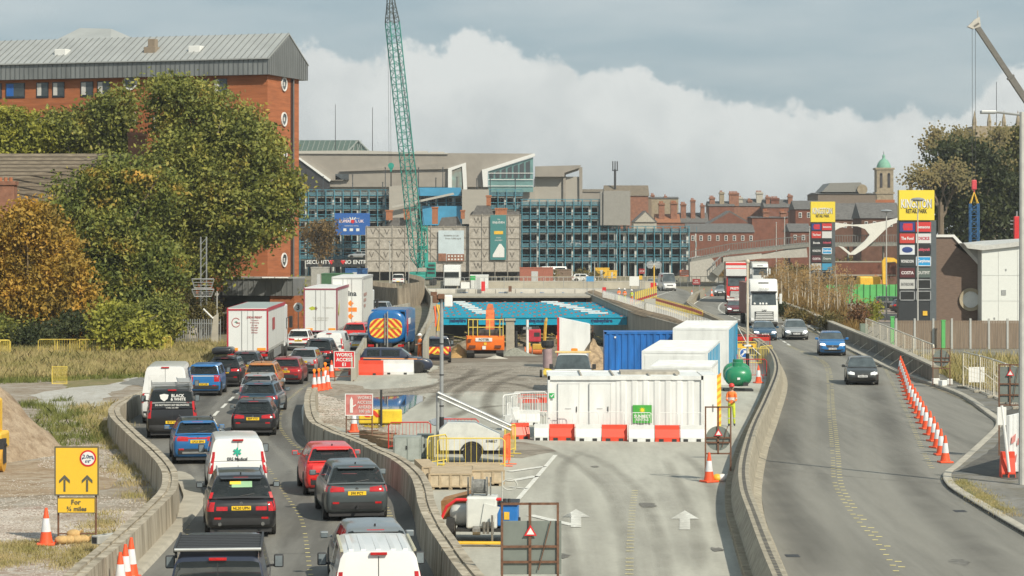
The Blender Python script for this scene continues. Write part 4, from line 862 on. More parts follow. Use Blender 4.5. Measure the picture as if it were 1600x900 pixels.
def bare_tree(label,px,ybase,ytop,d,spread,seed,n=5,leafn=700):
 b=Vector(((px-800)/F*d,d,0));t=T('bare_tree',label,'tree',b);g=random.Random(seed);k=F/d;z0=CH-(ybase-HOR)/k;z1=CH-(ytop-HOR)/k;m=MB();tips=[]
 m.sweep([(0,0,0),(0,0,z0)],[.5,.38],7)
 def br(p,d_,L,r,lv):
  e=p+d_*L;mid_=p.lerp(e,.5)+Vector((g.uniform(-1,1),g.uniform(-1,1),g.uniform(-.3,.5)))*L*.1;m.sweep([p,mid_,e],[r,r*.8,r*.6],5 if lv<2 else 3)
  if lv >= n: tips.append(e);return
  for _ in range(3 if lv<4 else 2): nd_=(d_+Vector((g.uniform(-1,1),g.uniform(-1,1),g.uniform(-.5,.8)))*.75).normalized();br(e,nd_,L*g.uniform(.62,.8),r*.58,lv+1)
 for _ in range(4): br(Vector((0,0,z0*g.uniform(.8,1))),Vector((g.uniform(-1,1)*spread,g.uniform(-.5,.5),1)).normalized(),(z1-z0)*.30,.22,1)
 ob('branches',m,m_bark,t);C=np.array([tips[i % len(tips)] for i in range(leafn)])+np.random.default_rng(seed).normal(size=(leafn,3))*.5
 s=.16;V=np.stack([C-[s,0,0],C-[0,0,s],C+[s,0,0],C+[0,s,s]],1).reshape(-1,3);npmesh('last_leaves',V,np.arange(leafn*4).reshape(-1,4),g5,t)
bare_tree('leafless spreading tree on the skyline above the dark evergreen',1497,268,172,335,.9,21,6,2200);bare_tree('thin leafless tree on the skyline beside the stone pinnacles',1540,250,185,338,.7,23,6,1200);bare_tree('low leafless tree at the left edge of the dark evergreen',1470,320,235,325,.8,29,6,1200)
# ================================================ VEHICLES
def paint(name,c,metal=.0,rough=.32): return M(name,c,rough,metal,var=.03,scale=2,coat=.6)
m_tyre=RUBBER
KINDS=dict(
 hatch=(4.3,1.80,1.47,.93,.90,-.455,-.36,.10,.27),estate=(4.6,1.82,1.48,.93,.90,-.465,-.39,.08,.24),
 suv=(4.5,1.86,1.66,1.06,1.02,-.465,-.40,.10,.25),mini=(3.7,1.66,1.52,.95,.93,-.475,-.42,.14,.29),
 mpv=(4.2,1.78,1.80,1.05,1.0,-.482,-.455,.18,.33),smallvan=(4.4,1.84,1.84,1.12,1.02,-.487,-.468,.18,.33),
 van=(5.3,2.02,2.02,1.22,1.12,-.49,-.475,.24,.37),bigvan=(5.9,2.06,2.52,1.35,1.2,-.492,-.48,.27,.39),saloon=(4.6,1.82,1.44,.93,.90,-.40,-.27,.09,.25))
wheel_cache={}
def wheels(t,L,W,r=.33,wx=.21,f=.31,rim=None):
 for sx in (-1,1):
  for fy in (-f,f):
   key=(round(r,2),sx,round(wx,2))
   if key not in wheel_cache:
    m=MB();pr_=[(r*.62,0),(r*.96,0),(r,.03),(r,wx-.03),(r*.96,wx),(r*.62,wx)]
    m.loft([[(sx*x - sx*wx,math.cos(a)*q,math.sin(a)*q) for a in [2*math.pi*i/22 for i in range(22)]] for q,x in pr_]);
    o=ob('tyre',m,m_tyre,t,40);m=MB();m.cyl((-sx*.05,0,0),(-sx*.02,0,0),r*.62,16);
    for k in range(5):
     a=2*math.pi*k/5;m.box((-sx*.012,math.cos(a)*r*.33,math.sin(a)*r*.33),(.02,.07,.07))
    o2=ob('rim',m,RIM,t);wheel_cache[key]=(o.data,o2.data);bpy.data.objects.remove(o);bpy.data.objects.remove(o2)
   a,b=wheel_cache[key];w_=bpy.data.objects.new('wheel',a);COL.objects.link(w_);w_.parent=t;w_.location=(sx*W/2,fy*L,r)
   q=bpy.data.objects.new('rim',b);COL.objects.link(q);q.parent=w_
def car(label,px,py,rz,kind,pm,front=False,z=0.0,plate='',L=None,W=None,H_=None,rearglass=True,sideglass=True,roofrails=False,tag_='car',name=None,tail='std',lower=DARK,group=None,lowglass=0,mirrors=True,twotone=None,led=False,detail=1):
 l,w_,h,belt,hood,yA,yB,yC,yD=KINDS[kind];k0=(H_ or h)/h;h=H_ or h;belt *= k0 if k0>1.05 else 1;l=L or l;W=W or w_
 nm=name or ('parked_van' if 'van' in kind else 'passenger_car')
 hd=Vector((-math.sin(rz),math.cos(rz),0));p=G(px,py,z)
 c=p+hd*(l/2)*(-1 if front else 1)
 t=T(nm,label,tag_,(c.x,c.y,z+.02),rz,group);hw=W/2
 vanlike=kind in ('van','bigvan','smallvan','mpv')
 if vanlike: low=[(-.5,.42,belt-.25,.93),(-.494,.34,belt-.03,.965),(-.485,.30,belt,.985),(-.46,.26,belt,1)]
 else: low=[(-.5,.46,belt-.30,.83),(-.495,.36,belt-.16,.90),(-.485,.30,belt-.07,.94),(-.465,.26,belt-.01,.965),(-.42,.22,belt,.99)]
 low+=[(-.30,.20,belt,1),(-.1,.19,belt,1),(.1,.19,belt*.99,1),(.22,.19,(belt+hood)/2,1),(.30,.20,hood,.99),(.39,.21,hood-.06,.965),(.45,.23,hood-.14,.92),(.48,.27,hood-.24,.86),(.495,.34,hood-.34,.78),(.5,.42,hood-.42,.70)]
 def ring(y,zb,zt,wf):
  q=hw*wf;hh=zt-zb;cr_=.0 if y<-.45 else .02
  half=[(0,zb),(.80*q,zb),(.93*q,zb+.04*hh),(.985*q,zb+.16*hh),(1.0*q,zb+.38*hh),(.995*q,zb+.60*hh),(.985*q,zb+.76*hh),(.965*q,zb+.88*hh),(.935*q,zb+.96*hh),(.86*q,zt),(.42*q,zt+cr_),(0,zt+cr_*1.3)]
  return [(x,y*l,zz) for x,zz in half]+[(-x,y*l,zz) for x,zz in half[-2:0:-1]]
 B_=MB();B_.loft([ring(*s) for s in low])
 tp=.79 if vanlike else .70;bw=.955 if vanlike else .915
 def rz_(f): return belt+(h-.03-belt)*f
 hb=hood*.5+belt*.5
 nose=[(yD,hb+.01),(yD-.012,hb+.05),(yC+.012,h-.07),(yC,h-.035)]
 st=[(yA,belt+.01),(yA+(yB-yA)*.10,rz_(.10)),(yA+(yB-yA)*.80,rz_(.90)),(yB,rz_(1.0))]
 if kind=='saloon': st=[(yA,belt+.01),(yA+(yB-yA)*.08,rz_(.06)),(yA+(yB-yA)*.88,rz_(.93)),(yB,rz_(1.0))]
 midf=[.04,.40,.45,.96] if not vanlike or kind=='mpv' else [.04,.50,.54,.96]
 mids=[(yB+(yC-yB)*f,h-.03+.03*math.sin(math.pi*min(1,f+.15))) for f in midf]
 allst=st+mids+nose[::-1]
 rg=[]
 for i,(y,zr) in enumerate(allst):
  dz=max(zr-belt,.012) if y<.1 else max(zr-hb,.012);b0=belt-.03 if y<.05 else (belt-.03)*(1-(y-.05)/.3)+(hb-.03)*((y-.05)/.3)
  def xs(f): return hw*(bw-(bw-tp)*min(1,f*dz/(h-belt)))
  endt=1.0 if (0<i<len(allst)-1) else .97
  half=[(xs(0)*endt,b0),(xs(.10)*endt,b0+.03+dz*.10),(xs(.84)*endt,b0+.03+dz*.82),(xs(1)-.035,b0+.03+dz*.955),(xs(1)*.82,b0+.03+dz),(0,b0+.03+dz+.012)]
  rg.append([(x,y*l,zz) for x,zz in half]+[(-x,y*l,zz) for x,zz in half[-2::-1]])
 cats={'body': B_,'rear_window': MB(),'windscreen': MB(),'side_window': MB(),'side_window2': MB(),'roof': MB()}
 n=len(rg[0]);ns=len(rg)
 for i in range(ns-1):
  for k in range(n-1):
   q=[rg[i][k],rg[i][k+1],rg[i+1][k+1],rg[i+1][k]];c_='body'
   side=k in (1,n-3);top_=3 <= k <= n-5;edge_=k in (2,n-4)
   if i==1 and (3 <= k <= n-5) and rearglass: c_='rear_window'
   elif i==ns-3 and (2 <= k <= n-4): c_='windscreen'
   elif side and i in ([4,6] if True else []): c_=('side_window' if k==1 else 'side_window2') if (sideglass or i==6) else 'body'
   elif side and i==2 and sideglass and kind in ('estate','hatch','suv','mpv','mini'): c_='body'
   elif (top_ or edge_) and 2<i<ns-4 and twotone: c_='roof'
   cats[c_].add(q,[(0,1,2,3)])
 body=ob('body',B_,pm,t);
 bm=bmesh.new();bm.from_mesh(body.data);bmesh.ops.remove_doubles(bm,verts=bm.verts,dist=.0005);bmesh.ops.recalc_face_normals(bm,faces=bm.faces);bm.to_mesh(body.data);bm.free()
 me=body.data;me.polygons.foreach_set('use_smooth',[True]*len(me.polygons));me.set_sharp_from_angle(angle=R(38))
 full=MB()
 for c_ in cats.values(): full.add(c_.v,c_.f)
 bvh=BVHTree.FromPolygons([Vector(v) for v in full.v],full.f)
 for k_,nm2,mt in (('rear_window','rear_window',CGL),('windscreen','windscreen',M('windscreen_glass',(.06,.075,.08),.05,var=.5,scale=1.5,coat=.6)),('side_window','side_window',CGL),('side_window2','side_window',CGL),('roof','roof',twotone or pm)):
  if cats[k_].f: ob(nm2,cats[k_],mt,t,30)
 def patch(name_,f,nu,nv,mt,off=.008,th=.0):
  m=MB();pts={}
  for i in range(nu+1):
   for j in range(nv+1):
    o,d=f(i/nu,j/nv);hit=bvh.ray_cast(Vector(o),Vector(d).normalized())
    if hit[0] is not None: pts[i,j]=hit[0]-Vector(d).normalized()*off
  idx={k_: i for i,k_ in enumerate(pts)};vs=[pts[k_] for k_ in pts];fs=[]
  for i in range(nu):
   for j in range(nv):
    q=[(i,j),(i+1,j),(i+1,j+1),(i,j+1)]
    if all(a in idx for a in q): fs.append(tuple(idx[a] for a in q))
  if not fs: return None
  m.add(vs,fs);return ob(name_,m,mt,t,60)
 def rear(x0,x1,z0,z1,x2=None,x3=None):  # bilinear on the tail
  x2=x0 if x2 is None else x2;x3=x1 if x3 is None else x3
  return lambda u,v: ((x0+(x1-x0)*u)*(1-v)+(x2+(x3-x2)*u)*v,z0+(z1-z0)*v)
 def rp(x0,x1,z0,z1,x2=None,x3=None):
  g=rear(x0,x1,z0,z1,x2,x3);return lambda u,v: ((g(u,v)[0],-l,g(u,v)[1]),(0,1,0))
 def fp(x0,x1,z0,z1,x2=None,x3=None):
  g=rear(x0,x1,z0,z1,x2,x3);return lambda u,v: ((g(u,v)[0],l,g(u,v)[1]),(0,-1,0))
 def wrap(s,a0,a1,z0,z1,end=-1,z2=None,z3=None):
  cx,cy=s*(hw-.45),end*(l/2-.45);z2=z0 if z2 is None else z2;z3=z1 if z3 is None else z3
  def f(u,v):
   a=R(a0+(a1-a0)*u);d=Vector((s*math.sin(a),end*math.cos(a),0));zz=(z0*(1-u)+z2*u)*(1-v)+(z1*(1-u)+z3*u)*v
   return (Vector((cx,cy,zz))+d*2,-d)
  return f
 m=MB();m.bx(-hw*.86,hw*.86,-l*.47,l*.46,.16,.35);ob('underbody',m,DARK,t)
 r=.33 if h<1.6 else .36
 for s in (-1,1):
  for fy in (-.31,.31):
   patch('wheel_arch',lambda u,v,s=s,fy=fy: ((s*3,fy*l+math.cos(math.pi*u)*(r+.07)*(v),.33+math.sin(math.pi*u)*(r+.07)*v),(-s,0,0)),14,3,lower if lower is not None else DARK,.006)
  patch('sill',lambda u,v,s=s: ((s*3,-.27*l+.54*l*u,.22+.13*v),(-s,0,0)),6,1,DARK,.005)
  if kind!='bigvan': patch('door_gap',lambda u,v,s=s: ((s*3,-.02*l+.015*u,.38+(belt-.42)*v),(-s,0,0)),1,5,BLACK,.004)
  patch('door_handle',lambda u,v,s=s: ((s*3,-.06*l-.16*u,belt-.16+.03*v),(-s,0,0)),2,1,DARK if vanlike else CHROME,.012)
 wheels(t,l,W,r)
 if detail and kind not in ('bigvan',) and (sideglass or front):
  m=MB()
  for s in (-.5,.5):
   m.bb(s*hw-.24,s*hw+.24,-.02*l,.03*l,belt-.25,belt+.12,.05);m.bb(s*hw-.13,s*hw+.13,-.015*l,.02*l,belt+.14,belt+.32,.04)
   if not vanlike: m.bb(s*hw-.26,s*hw+.26,yB*l+.12,yB*l+.3,belt-.2,belt+.08,.05);m.bb(s*hw-.12,s*hw+.12,yB*l+.14,yB*l+.26,belt+.10,belt+.24,.03)
  m.bx(-hw*.8,hw*.8,yA*l+.1,yD*l-.1,belt-.06,belt-.01);ob('seats',m,DARK,t)
  m=MB();m.ball((hw*.45,.05*l,belt+.27),.11,8,6,(.9,1,1.15));m.bb(hw*.45-.2,hw*.45+.2,.035*l,.075*l,belt-.2,belt+.12,.06);ob('driver_silhouette',m,M('driver_dark',(.09,.065,.05),.8,var=.4),t)
 if mirrors:
  for s in (-1,1):
   m=MB();my=yD*l-.30;m.bb(s*(hw+.12)-.10,s*(hw+.12)+.10,my-.05,my+.07,belt+.0,belt+(.16 if not vanlike else .27),.03);m.box((s*(hw+.0),my+.02,belt+.04),(.14,.05,.05))
   mo=ob('door_mirror',m,pm if not vanlike else DARK,t);m=MB();m.bx(s*(hw+.12)-.075,s*(hw+.12)+.075,my-.058,my-.051,belt+.025,belt+(.135 if not vanlike else .245));ob('mirror_glass',m,MIRG,mo)
 bz=belt
 if not front:
  zp=bz*.78 if not vanlike else .62
  if tail in ('van','bigvan'):
   for s in (-1,1): patch('tail_light',wrap(s,33,72,bz-.38,bz+.30) if tail=='van' else wrap(s,36,75,bz-.42,bz-.0),5,4,TAILR,.012)
   patch('door_split',rp(-.008,.008,.5,h-.12),1,8,DARK,.006)
   patch('rear_bumper',rp(-hw*.92,hw*.92,.34,.58),10,3,lower or DARK,.014)
   m=MB();m.bb(-.17,.17,-l/2+.02 if False else -l*.487-.02,-l*.487+.06,h-.085,h-.03,.01);ob('high_brake_light',m,TAILR,t)
   zp=.68;xp=-hw*.45 if tail=='bigvan' else 0
  else:
   xp=0;zl0,zl1=bz-.20,bz-.02
   if tail=='tall':
    for s in (-1,1): patch('tail_light',wrap(s,26,70,bz-.32,bz+.0),4,4,TAILR,.012);
    for s in (-1,1): patch('tail_light',lambda u,v,s=s: ((s*(hw*(.86-.10*v)-.04+.08*u),-l,bz+.02+(h-bz)*.5*v),(0,1,0)),1,4,TAILR,.012)
   elif tail=='sq':
    for s in (-1,1): patch('tail_light',wrap(s,18,66,bz-.30,bz+.02),4,4,TAILR,.012)
   elif tail=='bar':
    patch('light_bar',rp(-hw*.75,hw*.75,bz-.14,bz-.09),8,1,TAILR,.014)
    for s in (-1,1): patch('tail_light',wrap(s,-12,78,bz-.22,bz-.07,z2=bz-.20,z3=bz-.02),6,3,TAILR,.012)
   else:
    for s in (-1,1): patch('tail_light',wrap(s,-14,80,bz-.19,bz-.07,z2=bz-.20,z3=bz-.0),6,3,TAILR,.012)
   patch('rear_bumper',rp(-hw*.90,hw*.90,.37,.56,-hw*.94,hw*.94),12,3,lower or DARK,.010)
   for s in (-1,1): patch('reflector',rp(s*hw*.66-.09,s*hw*.66+.09,.53,.585),2,1,TAILR,.02)
   patch('high_brake_light',lambda u,v: ((-.2+.4*u,-l,h-.085+.03*v),(0,1,0)),2,1,TAILR,.01)
   m=MB();yy=yB*l;zz=h-.055;m.add([(-hw*.60,yy-.02,zz),(hw*.60,yy-.02,zz),(hw*.56,yy-.17,zz-.035),(-hw*.56,yy-.17,zz-.035),(-hw*.60,yy-.02,zz-.03),(hw*.60,yy-.02,zz-.03),(hw*.56,yy-.17,zz-.05),(-hw*.56,yy-.17,zz-.05)],[(0,1,2,3),(4,5,6,7),(2,3,7,6),(0,3,7,4),(1,2,6,5)])
   if kind!='saloon': ob('spoiler',m,pm,t)
   patch('boot_seam',rp(-hw*.80,hw*.80,.565,.575),10,1,BLACK,.012)
  h_=bvh.ray_cast(Vector((xp,-l,zp)),Vector((0,1,0)));yp=h_[0].y-.015 if h_[0] else -l/2
  m=MB();m.bx(xp-.26,xp+.26,yp-.012,yp+.012,zp-.056,zp+.056);po=ob('number_plate',m,PLATEY,t)
  if plate: text('lettering',plate,.072,(xp,yp-.014,zp),BLACK,po,maxw=.44,bold=.02)
  hb_=bvh.ray_cast(Vector((0,-l,bz-.10)),Vector((0,1,0)))
  if hb_[0] and not vanlike: m=MB();m.cyl((0,hb_[0].y-.015,bz-.11),(0,hb_[0].y+.02,bz-.11),.045,10);ob('badge',m,CHROME,t)
  if rearglass and not vanlike: patch('rear_wiper',lambda u,v: ((-.02+.38*u,-l,belt+.07+.06*u+.014*v),(0,1,0)),4,1,BLACK,.02)
 else:
  for s in (-1,1): patch('headlight',wrap(s,0,66,hood-.33,hood-.20,1,hood-.28,hood-.10),6,3,LAMP,.012)
  patch('grille',fp(-hw*.42,hw*.42,hood-.44,hood-.27,-hw*.50,hw*.50),6,2,BLACK,.012)
  patch('lower_intake',fp(-hw*.62,hw*.62,.33,.45),8,2,BLACK,.012)
  for s in (-1,1):
   if led: patch('day_light',wrap(s,10,60,hood-.26,hood-.19,1),4,1,M('lit_led',(.9,.95,1),.3,emit=2.5,var=.01),.02)
   patch('fog_light',fp(s*hw*.72-.08,s*hw*.72+.08,.40,.47),2,1,DARK,.014)
  h_=bvh.ray_cast(Vector((0,l,.50)),Vector((0,-1,0)));yp=h_[0].y+.015 if h_[0] else l/2
  m=MB();m.bx(-.26,.26,yp-.012,yp+.012,.45,.56);po=ob('number_plate',m,PLATEW,t)
  if plate: text('lettering',plate,.072,(0,yp+.014,.505),BLACK,po,'front',maxw=.44,bold=.02)
  h_=bvh.ray_cast(Vector((0,l,hood-.33)),Vector((0,-1,0)))
  if h_[0]: m=MB();m.cyl((0,h_[0].y-.02,hood-.33),(0,h_[0].y+.022,hood-.33),.07,10);ob('badge',m,CHROME,t)
  m=MB();m.ball((-.36,yC*l+.1,belt+.16),.11,8,6);
 if roofrails:
  for s in (-1,1): m=MB();x=s*hw*(tp-.06);m.sweep([(x,yB*l+.1,h-.03),(x,yB*l+.2,h+.05),(x,yC*l-.25,h+.05),(x,yC*l-.1,h-.02)],.022,6);ob('roof_rail',m,STEEL if roofrails==2 else BLACK,t)
 if not vanlike: m=MB();m.prismx([(yB*l+.12,h-.02),(yB*l+.28,h-.02),(yB*l+.12,h+.06)],-.02,.02);ob('aerial_fin',m,BLACK,t)
 t['_p']=0;del t['_p']
 return t,patch,rp,fp,wrap,(l,hw,h,belt,yA,yB,yC,yD,bvh)
QG='vehicles queueing in the left lanes';OG='vehicles coming down the right-hand road'
pw_=paint('pearl_white',(.72,.72,.71));pbk=paint('gloss_black',(.012,.012,.014));pgr=paint('mid_grey_metallic',(.085,.10,.105),.35);pred=paint('bright_red',(.62,.025,.02));pdr=paint('dark_red_metallic',(.26,.02,.022),.2)
pbl=paint('mid_blue',(.02,.14,.36),.25);psb=paint('petrol_blue',(.045,.085,.125),.35);por=paint('burnt_orange',(.52,.19,.03),.2);psi=paint('silver_metallic',(.40,.41,.41),.5);pnv=paint('navy',(.018,.025,.05));pab=paint('azure_blue',(.02,.16,.42),.1);pdg=paint('dark_grey',(.04,.042,.045),.3);pmar=paint('maroon',(.16,.02,.03),.2)
v=car('black works van with a slatted roof rack at the bottom edge of the picture',340,1036,R(5),'van',pnv,plate='',tail='van',sideglass=False,group=QG,tag_='van')
t,patch,rp,fp,wrap,(l,hw,h,belt,yA,yB,yC,yD,bvh)=v
rk=MB()
for i in range(9): y=-l*.46+i*.26;rk.bx(-hw*.80,hw*.80,y,y+.17,h+.10,h+.13)
for s in (-1,1): rk.bx(s*hw*.82-.02,s*hw*.82+.02,-l*.47,-l*.46+2.4,h+.06,h+.16)
for y in (-l*.44,-l*.2,0): 
 for s in (-1,1): rk.box((s*hw*.80,y,h+.02),(.05,.05,.16))
rko=ob('roof_rack',rk,DARK,t);m=MB();m.cyl((-hw*.82,-l*.475,h+.12),(hw*.82,-l*.475,h+.12),.035,8);ob('ladder_roller',m,STEEL,rko)
v=car('black estate-like SUV with red tail lamps and roof rails, plate NL20 UPN',377,843,R(8),'suv',pbk,plate='NL20 UPN',L=4.69,W=1.92,H_=1.68,roofrails=2,tail='tall',group=QG)
t,patch,rp,fp,wrap,(l,hw,h,belt,yA,yB,yC,yD,bvh)=v
for s in (-1,1): patch('tail_light',rp(s*hw*.55-.14,s*hw*.55+.16,belt-.30,belt-.19),3,1,TAILR,.014);m=MB();m.cyl((s*hw*.60,-l/2-.03,.40),(s*hw*.60,-l/2+.1,.40),.05,10);ob('exhaust',m,CHROME,t)
patch('window_sticker',lambda u,v: ((-.25+.55*u,-l,belt+.30+.16*v),(0,1,0)),2,1,M('sticker_green',(.25,.45,.25),.6),.01);patch('window_sticker',lambda u,v: ((-.30+.3*u,-l,belt+.38+.08*v),(0,1,0)),2,1,PLATEY,.014)
hb=bvh.ray_cast(Vector((0,-l,belt-.09)),Vector((0,1,0)))[0]
v=car('small white medical van with a green star of life on its rear doors',372,778,R(9),'smallvan',pw_,plate='',tail='van',sideglass=False,rearglass=False,group=QG,tag_='van')
t,patch,rp,fp,wrap,(l,hw,h,belt,yA,yB,yC,yD,bvh)=v
gm=M('medical_green',(.02,.38,.26),.5);yr=-l*.487-.012
m=MB()
for a in (0,60,120): m.box((-.02,yr-.0,1.42),(.05,.01,.26));n0=len(m.v)-8;m.v[n0:]=[(-.02+(x+.02)*math.cos(R(a))-(zz-1.42)*math.sin(R(a)),y,1.42+(x+.02)*math.sin(R(a))+(zz-1.42)*math.cos(R(a))) for x,y,zz in m.v[n0:]]
m.v=[(x,y+i*.0001,zz) for i,(x,y,zz) in enumerate(m.v)]
mo=ob('star_mark',m,gm,t);text('lettering','ERS Medical',.10,(-.02,yr-.005,1.20),DARK,t,maxw=.62,bold=.01)
v=car('bright blue compact SUV',309,727,R(10),'suv',pbl,plate='CP23 EPN',L=4.1,W=1.76,H_=1.57,tail='bar',twotone=pbk,roofrails=1,group=QG)
v[0]['label']='bright blue compact SUV with a black roof behind the black van with ladders'
v[1]('skid_plate',v[2](-.55,.55,.40,.47),6,1,STEEL,.02)
v=car('black van with white tradesman lettering on its rear windows and a ladder rack',269,687,R(9),'van',pbk,plate='BJ18 VLG',tail='van',sideglass=False,group=QG,tag_='van',W=1.99)
t,patch,rp,fp,wrap,(l,hw,h,belt,yA,yB,yC,yD,bvh)=v
yr=-l*.487;text('lettering','BLACK',.12,(.22,yr+.02,1.74),WHITE,t,maxw=.6,bold=.03);text('lettering','& WHITE',.11,(.24,yr+.01,1.60),WHITE,t,maxw=.6,bold=.03);text('lettering','DO NOT SHOW ANY BELONGINGS',.07,(0,yr-.03,1.37),WHITE,t,maxw=1.35,bold=.02);text('lettering','01482 225 880',.06,(0,yr-.03,1.26),WHITE,t,maxw=1.1)
m=MB();m.prismy([(-.50,1.78),(-.32,1.82),(-.14,1.78),(-.18,1.62),(-.32,1.52),(-.46,1.62)],yr-.02,yr+.01);ob('shield_mark',m,WHITE,t)
m=MB();
for i in range(3): y=-l*.40+i*1.0;m.cyl((-hw*.8,y,h+.10),(hw*.8,y,h+.10),.025,6);m.cyl((-hw*.8,y,h-.02),(-hw*.8,y,h+.2),.02,6);m.cyl((hw*.8,y,h-.02),(hw*.8,y,h+.2),.02,6)
for s in (.25,.75): m.cyl((s,-l*.45,h+.24),(s,l*.15,h+.24),.03,6)
for i in range(9): m.cyl((.25,-l*.43+i*.33,h+.24),(.75,-l*.43+i*.33,h+.24),.02,6)
ob('ladder_rack',m,STEEL,t)
v=car('tall plain white panel van behind the black lettered van',258,664,R(5),'bigvan',pw_,tail='bigvan',sideglass=False,rearglass=False,group=QG,tag_='van')
v[1]('door_recess_shade',v[2](-.72,-.05,1.5,2.15),3,3,M('white_shade',(.66,.66,.65),.5),.006)  # greyer white patch paints the shade of a recessed door panel
v=car('bright blue boxy MPV beside the tall white van',318,620,R(1),'mpv',pab,plate='YK67 JXB',W=1.68,L=4.0,H_=1.62,tail='sq',group=QG)
v[1]('trim_strip',v[2](-.72,.72,1.02,1.05),6,1,pw_,.012)
v=car('black SUV with a black roof box, left lane in front of the white lorry',350,606,R(1),'suv',pbk,plate='YS19 KWP',W=1.84,L=4.5,H_=1.62,roofrails=1,group=QG)
m=MB();m.bb(-.75,.35,-1.6,.4,1.74,2.10,.13);ob('roof_box',m,pbk,v[0],60)
v=car('black hatchback with a yellow plate right behind the white lorry',382,592,R(1),'hatch',pbk,plate='YP66 OXL',W=1.78,H_=1.5,tail='sq',group=QG)
v=car('small white car with dark glass beside the front of the white lorry',466,549,R(-2),'mini',pw_,plate='YT70 BNK',group=QG)
v=car('white van cut by the bottom edge of the picture with a ribbed roof',592,1006,R(6),'smallvan',pw_,tail='van',sideglass=False,rearglass=False,group=QG,tag_='van',W=1.86)
t,patch,rp,fp,wrap,(l,hw,h,belt,yA,yB,yC,yD,bvh)=v
m=MB()
for x in (-.55,-.3,0,.3,.55): m.bb(x-.05,x+.05,-l*.44,l*.1,h-.03,h+.012,.008)
ob('roof_rib',m,pw_,t)
for s in (-1,1): m=MB();m.bb(s*.74-.03,s*.74+.03,-l*.44,l*.12,h-.045,h+.012,.01);ob('roof_gutter',m,M('gutter_beige',(.4,.38,.28),.6),t)
v=car('silver grey car with a black rear window in front of the bottom white van',590,930,R(8),'hatch',paint('light_grey_metallic',(.22,.24,.25),.4),plate='YD15 FKE',W=1.82,group=QG)
v=car('dark grey crossover with winged red tail lamps and a yellow plate',558,817,R(9),'suv',pgr,plate='S90 PCT',W=1.84,L=4.45,H_=1.61,group=QG)
t,patch,rp,fp,wrap,(l,hw,h,belt,yA,yB,yC,yD,bvh)=v
m=MB();m.cyl((0,-l/2-.06,.40),(0,-l/2-.06,.48),.035,8);m.box((0,-l/2,.40),(.08,.2,.05));ob('tow_hook',m,BLACK,t)
v=car('bright red crossover just ahead of the dark grey one',521,777,R(9),'suv',pred,plate='YB22 ZHN',W=1.78,L=4.2,H_=1.55,tail='tall',group=QG,twotone=None)
v=car('black five-door hatchback alone in the middle of the bend, right-hand queue',395,683,R(3),'hatch',pbk,plate='BJ69 VYO',W=1.82,L=4.38,H_=1.46,group=QG)
v=car('petrol blue estate car directly ahead of the black hatchback',402,650,R(-1),'estate',psb,plate='FX21 TLK',W=1.82,roofrails=1,tail='bar',group=QG)
v=car('pale silver hatchback between the blue estate and the orange SUV',400,633,R(-1),'hatch',psi,plate='YH12 BVA',W=1.72,H_=1.45,tail='tall',group=QG)
v=car('orange SUV with silver roof rails in the right-hand queue',407,617,R(0),'suv',por,plate='NX19 KZR',W=1.80,L=4.3,H_=1.60,tail='sq',roofrails=2,group=QG)
v=car('metallic red hatchback ahead of the orange SUV',445,602,R(-1),'hatch',pdr,plate='OE68 NKC',W=1.82,tail='bar',group=QG)
v=car('silver rounded hatchback with a dark rear window beside the works sign',473,585,R(-2),'hatch',psi,plate='MA09 TYC',W=1.74,H_=1.5,tail='tall',group=QG)
v=car('large black SUV with chrome bumper strip left of the red works sign',496,574,R(-2),'suv',pbk,plate='GV21 NHD',W=1.92,L=4.7,H_=1.72,tail='bar',group=QG)
v[1]('bumper_strip',v[2](-.7,.7,.44,.47),6,1,CHROME,.02)
v=car('white van just left of the queue hoarding with a silver car beside it',514,566,R(-2),'van',pw_,tail='van',rearglass=False,sideglass=False,group=QG,tag_='van',W=1.9,H_=1.9)
v[0]['label']='plain white van in the queue ahead of the large black SUV'
car('silver saloon at the edge of the queue beside the plain white van',556,556,R(-3),'hatch',psi,group=QG)
car('red car half hidden between the articulated trailers and the blue tanker',553,540,R(-4),'suv',pred,plate='KR18 ODW',group=QG)
car('dark car far up the queue beside the tall marked trailer',556,507,R(-4),'suv',pdg,group=QG);car('grey pickup-like car near the timber hoarding at the top of the queue',592,498,R(-6),'suv',psi,group=QG)
RR=lambda a: R(180+a)
car('dark grey hatchback nearest on the right-hand road',1348,603,RR(-6),'hatch',paint('graphite',(.05,.052,.052),.3),front=True,plate='YK09 CDE',W=1.76,L=4.25,group=OG)
car('bright blue crossover second in line on the right-hand road',1301,557,RR(-5),'suv',pab,front=True,plate='FV68 OKM',W=1.82,L=4.2,H_=1.6,group=OG,led=True)
car('silver estate with black roof rails in the lane right of the white lorry',1245,532,RR(-3),'estate',psi,front=True,plate='PF16 WYH',W=1.86,H_=1.54,group=OG,led=True,roofrails=1)
car('metallic blue saloon directly in front of the white lorry',1196,533,RR(-2),'saloon',paint('steel_blue',(.04,.10,.17),.3),front=True,plate='FY64 JVM',W=1.86,L=4.75,group=OG,led=True)
car('maroon hatchback between the red lorry and the white lorry',1150,493,RR(-2),'hatch',pmar,front=True,plate='YR14 GVB',W=1.8,group=OG,led=True)
car('silver car rounding the cones beside the red lorry',1125,463,RR(-14),'hatch',psi,front=True,group=OG)
v=car('dark blue estate car with an orange side stripe standing side-on in the works yard',619,583,R(-90),'estate',pnv,L=4.5,tag_='car',name='parked_car')
t,patch,rp,fp,wrap,(l,hw,h,belt,yA,yB,yC,yD,bvh)=v
Pc=G(618,582);t.location=(Pc.x,Pc.y,.02)
patch('side_stripe',lambda u,v: ((3,-l*.42+l*.78*u,.86-.06*u+.05*v),(-1,0,0)),10,1,M('stripe_orange',(.75,.28,.08),.5),.01)
